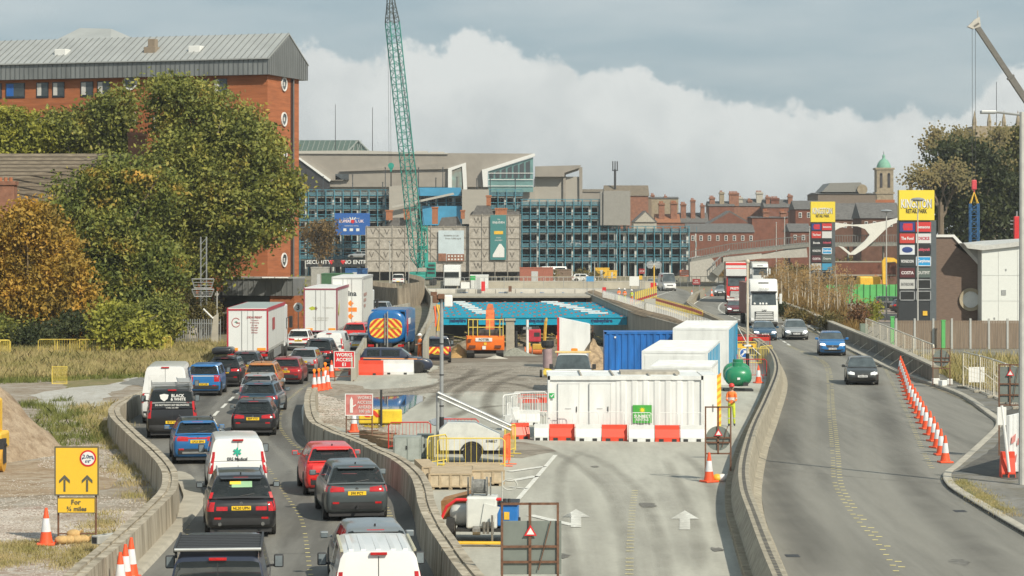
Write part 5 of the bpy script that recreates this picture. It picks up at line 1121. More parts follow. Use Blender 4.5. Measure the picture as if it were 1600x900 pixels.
v=car('small dark works van with red and yellow chevrons across its tail',684,568,R(3),'mpv',pnv,H_=1.65,W=1.75,L=4.1,tail='sq',name='parked_van',tag_='van',plate='YN70 WBK')
def chevrons(parent,x0,x1,z0,z1,y,n=4,ymat=None,split=True):
 m=MB();m.bx(x0,x1,y,y+.02,z0,z1);b=ob('chevron_board',m,ymat or M('chevron_yellow',(.80,.62,.08),.5,var=.05),parent)
 m=MB();xc=(x0+x1)/2;H2=z1-z0;W2=xc-x0;st_=(W2+H2)/n
 for s in (-1,1):
  for i in range(n+1):
   a=i*st_  # stripes rise towards the centre
   poly=[(a,0),(a+st_*.5,0),(a+st_*.5-H2,H2),(a-H2,H2)]
   def clip(pl,lo,hi):
    for k,sg in ((lo,1),(hi,-1)):
     o=[]
     for j in range(len(pl)):
      p,q=pl[j],pl[(j+1) % len(pl)];ip=(p[0]-k)*sg >= 0;iq=(q[0]-k)*sg >= 0
      if ip: o.append(p)
      if ip!=iq: f=(k-p[0])/(q[0]-p[0]);o.append((k,p[1]+(q[1]-p[1])*f))
     pl=o
     if len(pl)<3: return []
    return pl
   pl=clip(poly,0,W2)
   if pl: m.prismy([(xc+s*px_,z0+pz_) for px_,pz_ in pl],y-.012,y-.001)
 ob('red_stripe',m,M('chevron_red',(.62,.05,.02),.5,var=.05),b);return b
chevrons(v[0],-.70,.70,.62,1.05,-4.1*.5-.02,3)
v=car('white pick-up cab with an orange beacon showing above the site cabins',904,617,R(178),'van',pw_,front=True,sideglass=True,name='parked_van',tag_='van',H_=2.0,W=2.0)
t,patch,rp,fp,wrap,(l,hw,h,belt,yA,yB,yC,yD,bvh)=v
p_=G(898,617);t.location=(p_.x,p_.y+3.6,0)
m=MB();m.bb(-.95,.95,.2,.55,h+.0,h+.1,.03);lb=ob('light_bar',m,M('amber_bar',(.62,.45,.2),.5),t);m=MB();m.bb(-.25,.1,-.4,-.15,h+.02,h+.22,.04);ob('beacon',m,M('amber_lens',(.85,.25,.02),.3),t)
car('white van stopped on the site road facing the camera',1047,455,RR(5),'bigvan',pw_,front=True,name='parked_van',tag_='van',H_=2.6,sideglass=False)
car('silver car parked behind the van on the site road',1034,451,RR(20),'hatch',psi,front=True,name='parked_car');car('white van side-on at the top of the site road',1117,424,R(80),'bigvan',pw_,name='parked_van',tag_='van',sideglass=False)
car('white van beyond the bridge with red and yellow tail panels',845,438,R(-80),'bigvan',pw_,name='parked_van',tag_='van',sideglass=False);car('white minibus-like van just left of the green crane',622,446,R(0),'smallvan',pw_,name='parked_van',tag_='van',W=2.0)
car('white hatchback parked beyond the bridge right of the brown wall',893,441,R(-90),'hatch',pw_,name='parked_car')
car('pale car parked far behind the green containers near the brick building',480,470,R(-70),'hatch',psi,name='parked_car')
car('dark parked car behind the scrub in the retail car park',1365,484,R(-86),'estate',pbk,name='parked_car');car('dark green parked car tight against the near totem',1392,489,R(-86),'hatch',pdg,name='parked_car');car('pale parked car half hidden by the birch saplings',1266,449,R(-80),'hatch',psi,name='parked_car')
for i,(px,py,fl_,pm_) in enumerate([(844,386,485,psi),(893,386,485,pw_),(955,386,485,psi),(1000,408,485,pdg),(920,408,485,psi),(560,404,489,psi),(1010,386,485,pdr)]):
 lbl=['silver car on an upper deck of the car park left of the white one','white car on the same upper deck right of the silver one','silver car on the upper deck near the grey stair tower','dark car on a lower deck of the right wing','silver car on a low deck of the car park middle','silver car on the lowest deck under the bowling banner','red car on the middle deck near the stair tower'][i]
 v=car(lbl,px,420,R(90 if i % 2 else -90),'hatch',pm_,name='parked_car',mirrors=False);q=Q(px,py,487.5);v[0].location=q
m_tw=M('trailer_white',(.66,.67,.66),.45,var=.05,scale=.8);m_cur=M('curtain_white',(.60,.60,.57),.6,var=.08,scale=.7,streak=(1,2,.3));m_rim_r=M('trailer_red_trim',(.42,.03,.05),.5);m_chas=M('chassis_black',(.025,.025,.025),.7,var=.3)
def axle_wheels(t,ys,W,r=.48):
 for y in ys:
  for s in (-1,1):
   key=('truck',s)
   if key not in wheel_cache:
    m=MB();pr_=[(r*.55,0),(r*.95,0),(r,.04),(r,.30),(r*.55,.30)];m.loft([[(-s*x,math.cos(a)*q,math.sin(a)*q) for a in [2*math.pi*i/22 for i in range(22)]] for q,x in pr_]);o=ob('tyre',m,m_tyre,t,40)
    m=MB();m.cyl((-s*.08,0,0),(-s*.05,0,0),r*.55,16);m.cyl((-s*.08,0,0),(-s*.0,0,0),r*.2,10);o2=ob('rim',m,RIM,t);wheel_cache[key]=(o.data,o2.data);bpy.data.objects.remove(o);bpy.data.objects.remove(o2)
   a,b=wheel_cache[key];w_=bpy.data.objects.new('wheel',a);COL.objects.link(w_);w_.parent=t;w_.location=(s*W/2,y,r);q=bpy.data.objects.new('rim',b);COL.objects.link(q);q.parent=w_
def trailer(label,px,py,rz,Ht,W=2.55,L=13.6,z0=1.0,trim=m_rim_r,roof=None,cab=None,z=0.02,side=None,hw_=None):
 p=G(px,py);t=T('articulated_lorry',label,'lorry',(p.x,p.y,z),rz,QG);h=W/2
 m=MB();m.bx(-h+.04,h-.04,.06,L,z0+.0,Ht-.06);ob('box_body',m,side or m_cur,t)
 m=MB();m.bx(-h,h,-.02,.06,z0-.02,Ht);dr=ob('rear_doors',m,m_tw,t);m=MB();m.bx(-h+.01,h-.01,-.0,L,Ht-.05,Ht+.02);ob('roof',m,roof or m_tw,t)
 m=MB()
 for s in (-1,1): m.bx(s*(h-.05)-.05,s*(h-.05)+.05,-.05,-.021,z0,Ht);m.bx(s*(h-.02)-.02,s*(h-.02)+.02,.0,L,Ht-.18,Ht+.03)
 m.bx(-h+.1,h-.1,-.05,-.021,Ht-.14,Ht-.04);m.bx(-h+.1,h-.1,-.05,-.021,z0-.02,z0+.06)
 ob('door_frame',m,trim,t)
 m=MB();m.bx(-.012,.012,-.03,-.021,z0+.06,Ht-.14)
 for x in (-.35,.35): m.cyl((x,-.05,z0+.05),(x,-.05,Ht-.14),.018,6)
 ob('lock_rods',m,M('rod_grey',(.45,.45,.44),.5,.4),dr)
 m=MB();m.bx(-.35,.35,.3,L-1.5,z0-.35,z0);m.bx(-h+.1,h-.1,-.02,.12,.52,.66);m.bx(-.5,-.42,0,.1,.6,z0);m.bx(.42,.5,0,.1,.6,z0);ob('chassis',m,m_chas,t)
 for s in (-1,1):
  m=MB();m.bx(s*(h-.35)-.3,s*(h-.35)+.3,-.06,0,.74,.90);ob('tail_light',m,TAILR,t);m=MB();m.bx(s*(h-.42)-.26,s*(h-.42)+.26,-.06,-.022,z0+.08,z0+.24);ob('marker_board',m,M('marker_orange',(.85,.32,.02),.5),t)
  m=MB();m.bx(s*h-.02*s-.02,s*h-.02*s+.02,4.5,L-3.5,.45,.95);ob('side_guard',m,STEEL,t)
  m=MB()
  for i in range(int((L-.6)/.8)): m.bx(s*h-.025-(0 if s>0 else -.0),s*h+.0,.3+i*.8,.36+i*.8,z0-.14,z0+.16)
  ob('curtain_strap',m,M('strap_grey',(.2,.2,.19),.7),t)
 axle_wheels(t,(2.0,3.3,4.6,L-1.2,L+1.5),W-.06)
 m=MB();m.bb(-h+.05,h-.05,L+.3,L+2.6,.7,3.5,.08);cbo=ob('cab',m,cab or m_tw,t);m=MB();m.bx(-h-.0,h+.0,L+1.5,L+2.3,1.9,2.6);ob('side_window',m,GLASS,cbo);m=MB()
 for s in (-1,1): m.bb(s*(h+.2)-.12,s*(h+.2)+.12,L+2.3,L+2.45,1.9,2.7,.03);m.box((s*(h+.05),L+2.35,2.6),(.3,.05,.05))
 ob('door_mirror',m,BLACK,cbo);return t,dr
t,dr=trailer('white curtain-sided lorry with red door frame and red lettering, closest in the queue',387,576,R(1),3.70,roof=M('grey_green_roof',(.30,.35,.34),.6,var=.1),z0=1.02)
rl_=M('faded_red_lettering',(.36,.06,.06),.6)
text('lettering','JORDAN FREIGHT',.13,(.42,-.03,3.12),rl_,dr,maxw=.95,bold=.03)
for i,s_ in enumerate(['Transport','Warehousing','Storage','Groupage','Express','24 Hour']): text('lettering',s_,.085,(.42,-.03,2.95-i*.15),rl_,dr,maxw=.55,bold=.005 if i<3 else .02)
m=MB();rings=[]
for i in range(24):
 a=R(35+i*300/23);rings.append([(-.72+math.cos(a)*rr,-.035+.008*q,2.82+math.sin(a)*rr*1.1) for rr,q in ((.27,0),(.23,0),(.23,1),(.27,1))])
m.loft(rings);m.bx(-.70,-.47,-.036,-.022,2.76,2.82);ob('letter_mark',m,rl_,dr)
m=MB();m.prismy([(-.82,2.85),(-.70,2.92),(-.58,2.82),(-.68,2.78)],-.035,-.022);ob('bird_mark',m,M('mark_green',(.1,.25,.2),.6),dr)
m=MB();m.bx(1.262,1.285,3.4,4.9,2.25,3.0);ob('side_logo',m,rl_,t)
t,dr=trailer('white box lorry with a yellow green leaf emblem on its doors',501,539,R(0),4.25,z0=1.0,trim=M('burgundy_trim',(.26,.05,.08),.5),L=13.6)
m=MB();m.prismy([(-.90,2.75),(-.62,2.88),(-.42,2.80),(-.45,2.62),(-.70,2.58)],-.03,-.021);ob('leaf_mark',m,M('leaf_green',(.42,.46,.04),.6),dr);m=MB();m.prismy([(-.42,2.82),(-.32,2.88),(-.30,2.78),(-.22,2.74),(-.30,2.68),(-.28,2.58),(-.44,2.62)],-.03,-.021);ob('leaf_tip',m,RUST,dr)
text('lettering','Transforms',.14,(.55,-.03,2.78),M('pale_lettering',(.45,.43,.38),.6),dr,maxw=.85);text('lettering','www.fsdeliver.com',.10,(0,-.03,1.85),M('pale_lettering',(.45,.43,.38),.6),dr,maxw=1.7);text('lettering','Our drivers care',.15,(0,-.03,2.02),M('pale_lettering',(.45,.43,.38)),dr,maxw=1.2)
m=MB();m.prismx([(.9,2.4),(1.6,2.9),(2.0,3.2),(1.7,2.4),(1.3,2.1)],1.262,1.28);ob('side_logo',m,M('leaf_green',(.42,.46,.04)),t)
t,dr=trailer('tall white trailer with orange diamonds and dark lettering ahead of the leaf lorry',543,528,R(0),4.85,z0=1.05,trim=M('thin_grey_trim',(.4,.4,.4),.5),L=13.6)
om=M('orange_mark',(.80,.22,.02),.5)
text('lettering','culina',.42,(.05,-.03,3.55),M('slate_lettering',(.06,.07,.08),.5),dr,maxw=1.9,bold=.03)
m=MB();m.prismy([(.0,2.75),(.25,3.0),(.5,2.75),(.25,2.5)],-.03,-.021);m.prismy([(.0,1.72),(.25,1.95),(.5,1.72),(.25,1.46)],-.03,-.021);m.bx(-.55,.75,-.03,-.021,2.08,2.42);ob('orange_diamond',m,om,dr)
m=MB();
for i in range(3): m.bx(1.262,1.28,1.0,4.5-i*.8,3.3-i*.45,3.55-i*.45)
ob('side_lettering',m,M('pale_red',(.4,.25,.22),.6),t)
p_=G(603,561);t=T('road_tanker','blue road tanker with red and yellow chevrons on its oval tail','tanker',(p_.x,p_.y,.02),R(-2));m_tb=M('tanker_blue',(.01,.12,.34),.3,var=.08,coat=.4)
def oval(y,sc_=1.0,zc=2.1,a=1.26,b=1.12):
 pts=[]
 for i in range(28):
  th=2*math.pi*i/28;ct,st_=math.cos(th),math.sin(th);e=.62
  pts.append((math.copysign(abs(ct)**e,ct)*a*sc_,y,zc+math.copysign(abs(st_)**e,st_)*b*sc_))
 return pts
m=MB();m.loft([oval(-.08,.80),oval(-.02,.93),oval(.06,.985),oval(.2,1.0),oval(7.0,1.0),oval(7.2,.9)]);ob('tank',m,m_tb,t,35)
bd=MB();bd.loft([[(x*.86,-.10,2.02+(z_-2.1)*.60) for x,y,z_ in oval(0)],[(x*.86,-.085,2.02+(z_-2.1)*.60) for x,y,z_ in oval(0)]]);ch=ob('chevron_plate',bd,M('chevron_yellow',(.80,.62,.08),.5),t)
m=MB()
def inoval(x,z_): return (abs(x)/1.07)**3.2+(abs(z_-2.02)/.66)**3.2<1
for s in (-1,1):
 for i in range(-1,5):
  for kx in range(22):
   x0=kx*.052;
   for kz in range(28):
    zz=1.35+kz*.055
    if ((x0+(zz-1.35)*1.0)/.42) % 1<.5 and i==0 and inoval(x0+.026,zz+.027) and (zz<1.96 or zz>2.06): m.bx(s*x0 if s>0 else -x0-.052,s*x0+.052 if s>0 else -x0,-.115,-.101,zz,zz+.055)
ob('red_stripe',m,M('chevron_red',(.62,.05,.02),.5),ch)
text('lettering','HIGHWAY MAINTENANCE',.12,(0,-.12,2.03),M('dull_lettering',(.3,.25,.05),.6),ch,maxw=1.7)
m=MB();m.bx(-1.25,1.25,.3,7.1,.98,1.1);m.bx(-1.2,1.2,.0,.2,.55,.75);m.bx(-.4,.4,0,9,.75,1.35);ob('chassis',m,m_chas,t)
m=MB();m.bx(1.2,1.28,.9,6.9,1.05,3.2);m.bx(-1.0,1.22,.35,6.9,3.12,3.24);ob('blue_side_cabinet',m,m_tb,t)
m=MB();m.cyl((.12,-.2,.7),(.12,-.2,3.15),.045,8);m.cyl((-.05,-.18,.9),(-.05,-.18,3.0),.03,8);ob('rear_pipe',m,STEEL,t)
m=MB();m.prismx([(1.5,2.2),(2.4,2.6),(2.6,2.0),(2.0,1.4),(1.6,1.7)],1.282,1.30);ob('red_flash',m,SIGNRED,t);m=MB();m.bx(1.282,1.30,2.7,4.4,2.2,2.6);ob('side_lettering',m,WHITE,t)
m=MB();m.bb(-1.25,1.25,7.4,9.4,.8,3.1,.08);ob('cab',m,m_tb,t)
for s in (-1,1): m=MB();m.bx(s*1.0-.2,s*1.0+.2,-.03,.0,.80,.95);ob('tail_light',m,TAILR,t)
axle_wheels(t,(1.4,2.8,8.4),2.5)
def rigid(label,px,py,rz,capm,hcab,boxm,Hb,L=13,deck=None,face=None,z=.02,W=2.5,windshift=0):
 p=G(px,py);t=T('heavy_lorry',label,'lorry',(p.x,p.y,z),rz,OG);h=W/2
 m=MB();prof=[(0,.42),(-.05,1.0),(-.02,1.55),(.08,1.95),(.38,3.15),(.50,hcab-.55),(.95,hcab-.05),(1.4,hcab),(2.2,hcab),(2.2,.9),(1.5,.42)]
 rings=[]
 for x,ins in ((-h,.14),(-h+.05,.05),(-h+.16,0),(h-.16,0),(h-.05,.05),(h,.14)): rings.append([(x,y+(ins if y<1 else 0),zz-(ins*.5 if zz>2.9 else 0)) for y,zz in prof])
 m.loft(rings);cb_=ob('cab',m,capm,t,35)
 m=MB();m.add([(-h+.16,.065,2.00),(h-.16,.065,2.00),(h-.20,.335,3.08),(-h+.20,.335,3.08)],[(0,1,2,3)]);ws=ob('windscreen',m,M('windscreen_glass',(.06,.075,.08)),cb_)
 m=MB();m.bx(-h+.1,h-.1,.12,.5,3.1,3.22);ob('sun_visor',m,BLACK,cb_);m=MB()
 for s in (-1,1): m.bx(s*h-.012,s*h+.012,.75,1.6,2.0,2.9)
 ob('side_window',m,GLASS,cb_)
 m=MB();m.bx(-h+.42,h-.42,-.09,-.02,.62,1.42);gr=ob('grille',m,M('grille_dark',(.04,.04,.045),.5),cb_);m=MB()
 for i in range(5): m.bb(-h+.44+.02*i,h-.44-.02*i,-.12,-.07,.66+i*.15,.74+i*.15,.012)
 ob('grille_bar',m,face or capm,gr)
 for s in (-1,1):
  m=MB();m.prismy([(s*(h-.08),.62),(s*(h-.40),.60),(s*(h-.40),.74),(s*(h-.08),.86)],-.07,.10);ob('headlight',m,LAMP,cb_)
  m=MB();m.bb(s*(h+.22)-.12,s*(h+.22)+.12,.05,.2,2.1,3.0,.04);m.box((s*(h+.08),.14,2.62),(.3,.06,.06));ob('door_mirror',m,BLACK if capm is not m_tw else m_tw,cb_)
 m=MB();m.bx(-h+.05,h-.05,-.03,.2,.28,.5);ob('bumper',m,face or DARK,cb_);m=MB();m.bx(-.26,.26,-.105,-.09,.50,.60);ob('number_plate',m,PLATEW,cb_)
 m=MB();m.bb(-.55,.55,.52,.60,hcab-.42,hcab-.28,.02) if False else m.bx(-.45,.45,.62,.80,hcab-.42,hcab-.30);ob('roof_light_bar',m,M('grille_dark',(.04,.04,.045)),cb_)
 m=MB();m.bx(-h-.02,h+.02,2.6,2.6+L,1.1,Hb);ob('box_body',m,boxm,t);m=MB();m.bx(-.4,.4,2,2.6+L,.7,1.1);ob('chassis',m,m_chas,t)
 axle_wheels(t,(1.3,4.5,L-.5,L+.8),W);return t,cb_
t,cb_=rigid('white tractor unit lorry with a dark glossy windscreen, nearest oncoming lorry',1194,512,R(-1),m_tw,4.3,M('red_brown_curtain',(.26,.12,.10),.7,var=.1),3.9,L=10)
m=MB();[m.ball((x,.14,2.10),.12,8,6) for x in (-.85,-.35,-.1,.2)];ob('dashboard_items',m,WHITE,cb_)
text('lettering','DAF',.16,(0,-.03,1.50),DARK,cb_,bold=.03);text('lettering','HAULAGE',.14,(0,.28,3.42),M('slate_lettering',(.06,.07,.08)),cb_,maxw=1.3)
t,cb_=rigid('red and white lorry with white nose lettering behind the nearest white lorry',1151,473,R(-4),pred,4.2,M('buff_body',(.32,.2,.12),.7),4.9,L=11,face=WHITE)
m=MB();m.bx(-1.27,1.27,.30,2.4,3.25,4.1);ob('white_roof_fairing',m,m_tw,cb_);m=MB();m.bx(-1.28,1.28,2.5,2.59,4.0,4.92);ob('white_headboard',m,m_tw,t);m=MB();m.bx(-1.28,1.28,2.46,2.5,4.55,4.80);ob('red_strip',m,pred,t)
text('lettering','PRESTON',.26,(0,-.07,1.72),WHITE,cb_,maxw=1.9,bold=.04)
t,cb_=rigid('third oncoming lorry, white, half hidden behind the red lorry',1188,450,R(-4),m_tw,3.8,m_cur,4.0,L=12)
# ================================================ WORKS, SIGNS, STREET FURNITURE
m_prop=M('prop_blue',(.0,.30,.46),.45,var=.12,scale=.8);m_propd=M('prop_edge_blue',(.0,.18,.30),.5);m_orangecap=M('rust_red_pin',(.35,.12,.08),.7)
GP='blue hydraulic props spanning the cutting'
ztop=-.6
def edgeX(y):
 xl=np.interp(y,[150,205,262,345],[-5.4,-6.3,-7.8,-11.4]);xr=np.interp(y,[204,238,262,345],[16.2,13.9,12.5,10.5]);return xl,xr
YP=[262+3.3*q for q in range(18)]
for i,y in enumerate(YP):
 xl,xr=edgeX(y);x=xl+.05;xr -= .05
 t=T('hydraulic_prop','nearest blue prop beam lettered across the cutting' if i==0 else nth(i-1 if i else 0)+' blue prop beam spanning the cutting behind the lettered front beam','prop',(0,y,ztop),0,GP)
 hh=.80 if i==0 else .7
 m=MB();m.bx(x,xr,0,.8,-hh,-.12);b_=ob('beam',m,m_prop,t);m=MB();m.bx(x,xr,-.1,.9,-.12,0);m.bx(x,xr,-.1,.9,-hh-.08,-hh);ob('flange',m,m_prop,t)
 m=MB();k=x+1.0
 while k<xr-.5: m.bx(k-.03,k+.03,-.06,0,-hh,-.12);k+=3.1
 ob('stiffener',m,m_propd,t)
 m=MB();k=x+.8+(i % 3)*.7
 while k<xr-.5: m.box((k,.3,.06),(.28,.22,.14));k+=2.35
 ob('pin',m,m_orangecap,t)
 if i<17:
  y2=3.3;m=MB();k=x+.5
  while k<xr-4: m.cyl((k,.8,-.3),(k+2.6,y2,-.3),.17,8);k+=4.2
  m.bx(x+.1,x+.7,.9,y2-.1,-.6,-.1);m.bx(xr-.7,xr-.1,.9,y2-.1,-.6,-.1);ob('brace',m,m_prop,t)
 m=MB()
 if i % 2==1 and i>1:
  m.box((-7.2+(18-i)*.26,.4,.08),(1.6,.6,.14));m.box((4.6+(18-i)*.34,.4,.08),(2.2,.6,.14))
  ob('white_sleeve',m,WHITE,t)
 if i==0:
  tb=M('navy_lettering',(.01,.04,.12),.5)
  for px,s_,w_ in ((940,'mabeyhire',2.4),(790,'mabeyhire',2.2),(836,'mabey.co.uk',2.0),(715,'mabeyhire',1.8)): text('lettering',s_,.40,((px-800)/F*262,-.03,-.46),tb,b_,maxw=w_,bold=.05)
m_rub=M('site_rubble',(.20,.165,.12),.95,var=.5,scale=2.5,bump=1.0)
def heap(name,label,cat,c,rx,ry,h,mat,seed=1,n=18,kind=None,z=0,sharp=.25):
 g=random.Random(seed);m=MB();vs=[];rings_=9;ph=[g.uniform(0,6) for _ in range(6)]
 for i in range(rings_+1):
  f=i/rings_
  for k in range(n):
   a=2*math.pi*k/n;w_=1+.12*math.sin(2*a+ph[0])+.08*math.sin(5*a+ph[1]);zz=h*((1-f)**1.15)*(1+.0*f)*(1+sharp*math.sin(3*a+ph[2]+f*4)*f) + (g.uniform(-.055,.055)*h if 0<f<1 else 0)
   vs.append((math.cos(a)*rx*f*w_,math.sin(a)*ry*f*w_,max(-.05,zz)))
 fs=[(i*n+k,i*n+(k+1) % n,(i+1)*n+(k+1) % n,(i+1)*n+k) for i in range(rings_) for k in range(n)]
 m.add(vs,fs);o=ob(name,m,mat,None,60);o.location=(c[0],c[1],c[2] if len(c)>2 else z);tag(o,label,cat,None,kind);return o
def at(px,y,dz=0): return Vector(((px-800)/F*y,y,pz(0,y)+dz))
g_=random.Random(5)
m=MB()
for i in range(240):
 y=g_.uniform(270,335);xl,xr=edgeX(y);x=g_.uniform(xl+1,xr-1);a=pz(0,y);m.box((x,y,a+g_.uniform(.0,.6)),(g_.uniform(.3,2.4),g_.uniform(.2,.8),g_.uniform(.1,.7)),g_.uniform(0,3))
o=ob('site_debris',m,m_rub);tag(o,'jumble of timber, steel and rubble on the cutting floor in the shade of the props','rubble',None,'stuff')
m=MB()
for i in range(90):
 y=g_.uniform(262,330);xl,xr=edgeX(y);x=g_.uniform(xl+1,xr-1);a=pz(0,y)
 m.cyl((x,y,a+g_.uniform(.2,1.2)),(x+g_.uniform(-2.5,2.5),y+g_.uniform(-1,1),a+g_.uniform(.2,1.4)),.07,5)
o=ob('steel_offcuts',m,M('mustard_steel',(.30,.24,.08),.7,var=.4));tag(o,'scattered mustard coloured rods and formwork pieces under the props','rubble',None,'stuff')
heap('rubble_heap','brown rubble heap under the props at the left of the cutting','heap',at(735,240),2.4,2,1.2,m_rub,3);heap('gravel_heap','small grey gravel pile right of the orange excavator','heap',at(805,200),1.7,2,.7,M('grey_gravel',(.24,.24,.20),.95,var=.3,scale=6,bump=1),4)
heap('clay_heap','orange clay mound between the chevron van and the excavator','heap',at(716,192),1.5,3,1.1,M('orange_clay',(.42,.26,.10),.95,var=.2,scale=2,bump=.6),6);heap('rock_heap','heap of tan rocks beside the blue container','heap',G(926,580),1.3,2,2.0,M('tan_rock',(.33,.24,.15),.95,var=.5,scale=4,bump=1),8)
heap('spoil_heap','dark soil heap along the foot of the right cutting wall','heap',at(905,236),3.5,4,1.2,m_rub,12);heap('stone_scatter','pale stones lying beside the excavator tracks','heap',at(775,186),.9,.8,.25,M('pale_stone',(.45,.42,.36),.9),14)
B=T('concrete_pier','square concrete pier standing in the cutting right of the excavator arm','pier',at(797,225));m=MB();m.bb(-.4,.4,-.4,.4,0,2.9,.04);ob('shaft',m,CONC,B);m=MB();m.bb(-.5,.5,-.5,.5,2.9,3.1,.03);ob('cap',m,CONC,B)
B=T('steel_post','black steel post beside the concrete pier','post',at(806.5,215));m=MB();m.cyl((0,0,0),(0,0,2.0),.14,8);ob('post',m,BLACK,B)
B=T('white_column','thin white post standing in the cutting left of the red digger','post',at(824,200));m=MB();m.cyl((0,0,0),(0,0,3.0),.11,8);ob('post',m,WHITE,B);m=MB();m.bx(-.35,.35,-.1,.1,2.2,2.4);ob('bracket',m,STEEL,B)
t=T('tunnel_shade_wall','added end wall coloured as the dark shade under the bridge','wall',(-.5,343.5,-8));m=MB();m.bx(-12,12,0,1,0,7.7);ob('wall',m,M('tunnel_shade',(.06,.055,.05),.9,var=.4,scale=.6),t);m=MB();m.bx(-12,12,-14,1.2,7.72,7.95);ob('soffit',m,CONC,t)  # end wall added to darken the opening; tunnel shade is in its colour
for i,(px,y,h_) in enumerate([(752,275,2.6),(822,280,2.5),(888,272,2.8),(915,268,2.9)]):
 B=T('formwork_stack',nth(i)+' stack of dark formwork panels from the left under the blue props','formwork',at(px,y));m=MB();[m.bb(-1.1+k*.15,1.1-k*.1,0,1.2,k*h_/6,(k+.8)*h_/6,.03) for k in range(5)];ob('panels',m,m_rub,B);m=MB();[m.bx(s*.8-.05,s*.8+.05,-.1,0,0,h_) for s in (-1,1)];ob('stakes',m,RUST,B)
B=Bd('road_bridge','pale concrete bridge deck crossing the cutting behind the blue props','bridge',800,345)
m_bc=M('pale_bridge_concrete',(.56,.53,.47),.85,var=.12,scale=.6)
m=MB();B.bx(m,640,946,460.5,468,.6,14);dk=ob('deck_beam',m,M('buff_concrete',(.34,.29,.22),.85,var=.12,scale=.5),B.t)
m=MB();B.bx(m,640,946,452,459.5,0,.4);ob('parapet',m,m_bc,B.t);m=MB();B.bx(m,640,946,459.5,460.6,.2,.6);ob('painted_shadow_line',m,DARK,B.t)  # dark strip paints the shadow line below the parapet
m=MB();B.bx(m,640,946,454,457,.4,14);ob('deck_surface',m,m_bc,B.t);m=MB();B.bx(m,792,801,467,478,.9,2);ob('bridge_pier',m,m_bc,B.t)
m=MB();
for x in range(650,944,31): B.bx(m,x,x+.7,452,460,-.03,0)
ob('panel_joint',m,M('joint_dark',(.12,.11,.1),.8),B.t)
for x,s_ in ((725,'HOOLE SITE'),(785,'HOOLE SITE'),(847,'Balfour'),(815,'Site'),(880,'Site')): btxt(B,s_,x,457,1.6,M('blue_lettering',(.05,.2,.45),.6),maxpx=13,dy=-.03)
def mesh_panel(w_=3.4,h=2.0,foot=True,label='',loc=(0,0,0),rz=0,group='',bars=16,mat=STEEL,brace=0,name='mesh_fence_panel',r=.022):
 t=T(name,label,'fence panel',loc,rz,group);m=MB();m.sweep([(-w_/2,0,.08),(-w_/2,0,h-.08),(-w_/2+.08,0,h),(w_/2-.08,0,h),(w_/2,0,h-.08),(w_/2,0,.08),(-w_/2,0,.08)],r,6);ob('frame',m,mat,t)
 m=MB()
 for i in range(1,bars): x=-w_/2+w_*i/bars;m.cyl((x,0,.1),(x,0,h),.007 if r<.04 else .014,3,caps=False)
 for i in range(1,8): z=h*i/8;m.cyl((-w_/2,0,z),(w_/2,0,z),.006,3,caps=False)
 ob('mesh',m,mat,t)
 if foot: m=MB();m.bb(-w_/2-.12,-w_/2+.12,-.33,.33,0,.13,.02);ob('foot_block',m,CONC,t)
 if brace: m=MB();m.cyl((-w_/2,0,h*.62),(-w_/2+brace,1.3,.05),.025,5);ob('brace',m,mat,t)
 return t
base=None
for i in range(9):
 x=664+i*31;q=Q(x+15,452,345.3)
 if base is None: base=mesh_panel(2.78,1.7,False,'tall mesh fence panel standing on the bridge parapet',(q.x,q.y,q.z),0,'mesh panels on the bridge',10,r=.03)
 else: dup(base,(q.x,q.y,q.z),label=nth(i)+' tall mesh fence panel from the left on the bridge parapet')
def water_barrier(mat,label,loc,rz=0,w_=1.0,h=.62,group=None,hoop=None,name='plastic_barrier',d=.45):
 t=T(name,label,'barrier',loc,rz,group);m=MB();h2=w_/2-.01
 prof=[(-d/2,.0),(-d/2,.16),(-d*.22,h*.75),(-d*.2,h),(d*.2,h),(d*.22,h*.75),(d/2,.16),(d/2,0)]
 m.loft([[(x,y,z) for y,z in prof] for x in (-h2,-h2+.02,h2-.02,h2)]);ob('block',m,mat,t)
 m=MB();
 for x in (-w_*.25,w_*.25): m.bx(x-.09,x+.09,-d/2-.012,-d/2+.0,.0,.11)
 ob('fork_slot',m,DARK,t)
 if hoop: m=MB();m.sweep([(-h2+.08,0,h),(-h2+.08,0,h+.42),(-h2+.16,0,h+.5),(h2-.16,0,h+.5),(h2-.08,0,h+.42),(h2-.08,0,h)],.015,6);[m.cyl((x,0,h),(x,0,h+.5),.008,4) for x in [-.36+k*.12 for k in range(7)]];ob('hoop_rail',m,hoop,t)
 return t
def ped_barrier(mat,label,loc,rz=0,w_=2.0,h=1.05,group=None,n=14,board=None,name='pedestrian_barrier'):
 t=T(name,label,'barrier',loc,rz,group);m=MB();a=w_/2
 m.sweep([(-a,0,.12),(-a,0,h-.1),(-a+.1,0,h),(a-.1,0,h),(a,0,h-.1),(a,0,.12)],.024,8);m.cyl((-a,0,.2),(a,0,.2),.018,6)
 for i in range(1,n): x=-a+w_*i/n;m.cyl((x,0,.2),(x,0,h),.009,4,caps=False)
 ob('frame',m,mat,t);m=MB()
 for x in (-a+.2,a-.2): m.cyl((x,-.28,.02),(x,.28,.02),.02,6);m.cyl((x,0,.02),(x,0,.2),.02,6)
 ob('foot',m,mat,t)
 if board: m=MB();m.bx(-a+.05,a-.05,-.04,-.02,h*.62,h*.88);ob('warning_board',m,board,t)
 return t
WB='red and white water barriers in front of the white cabin'
pos=[(846,688,0),(878,688,1),(919,689,0),(960,689,1),(1002,690,0),(1043,690,1),(1081,690,0)]
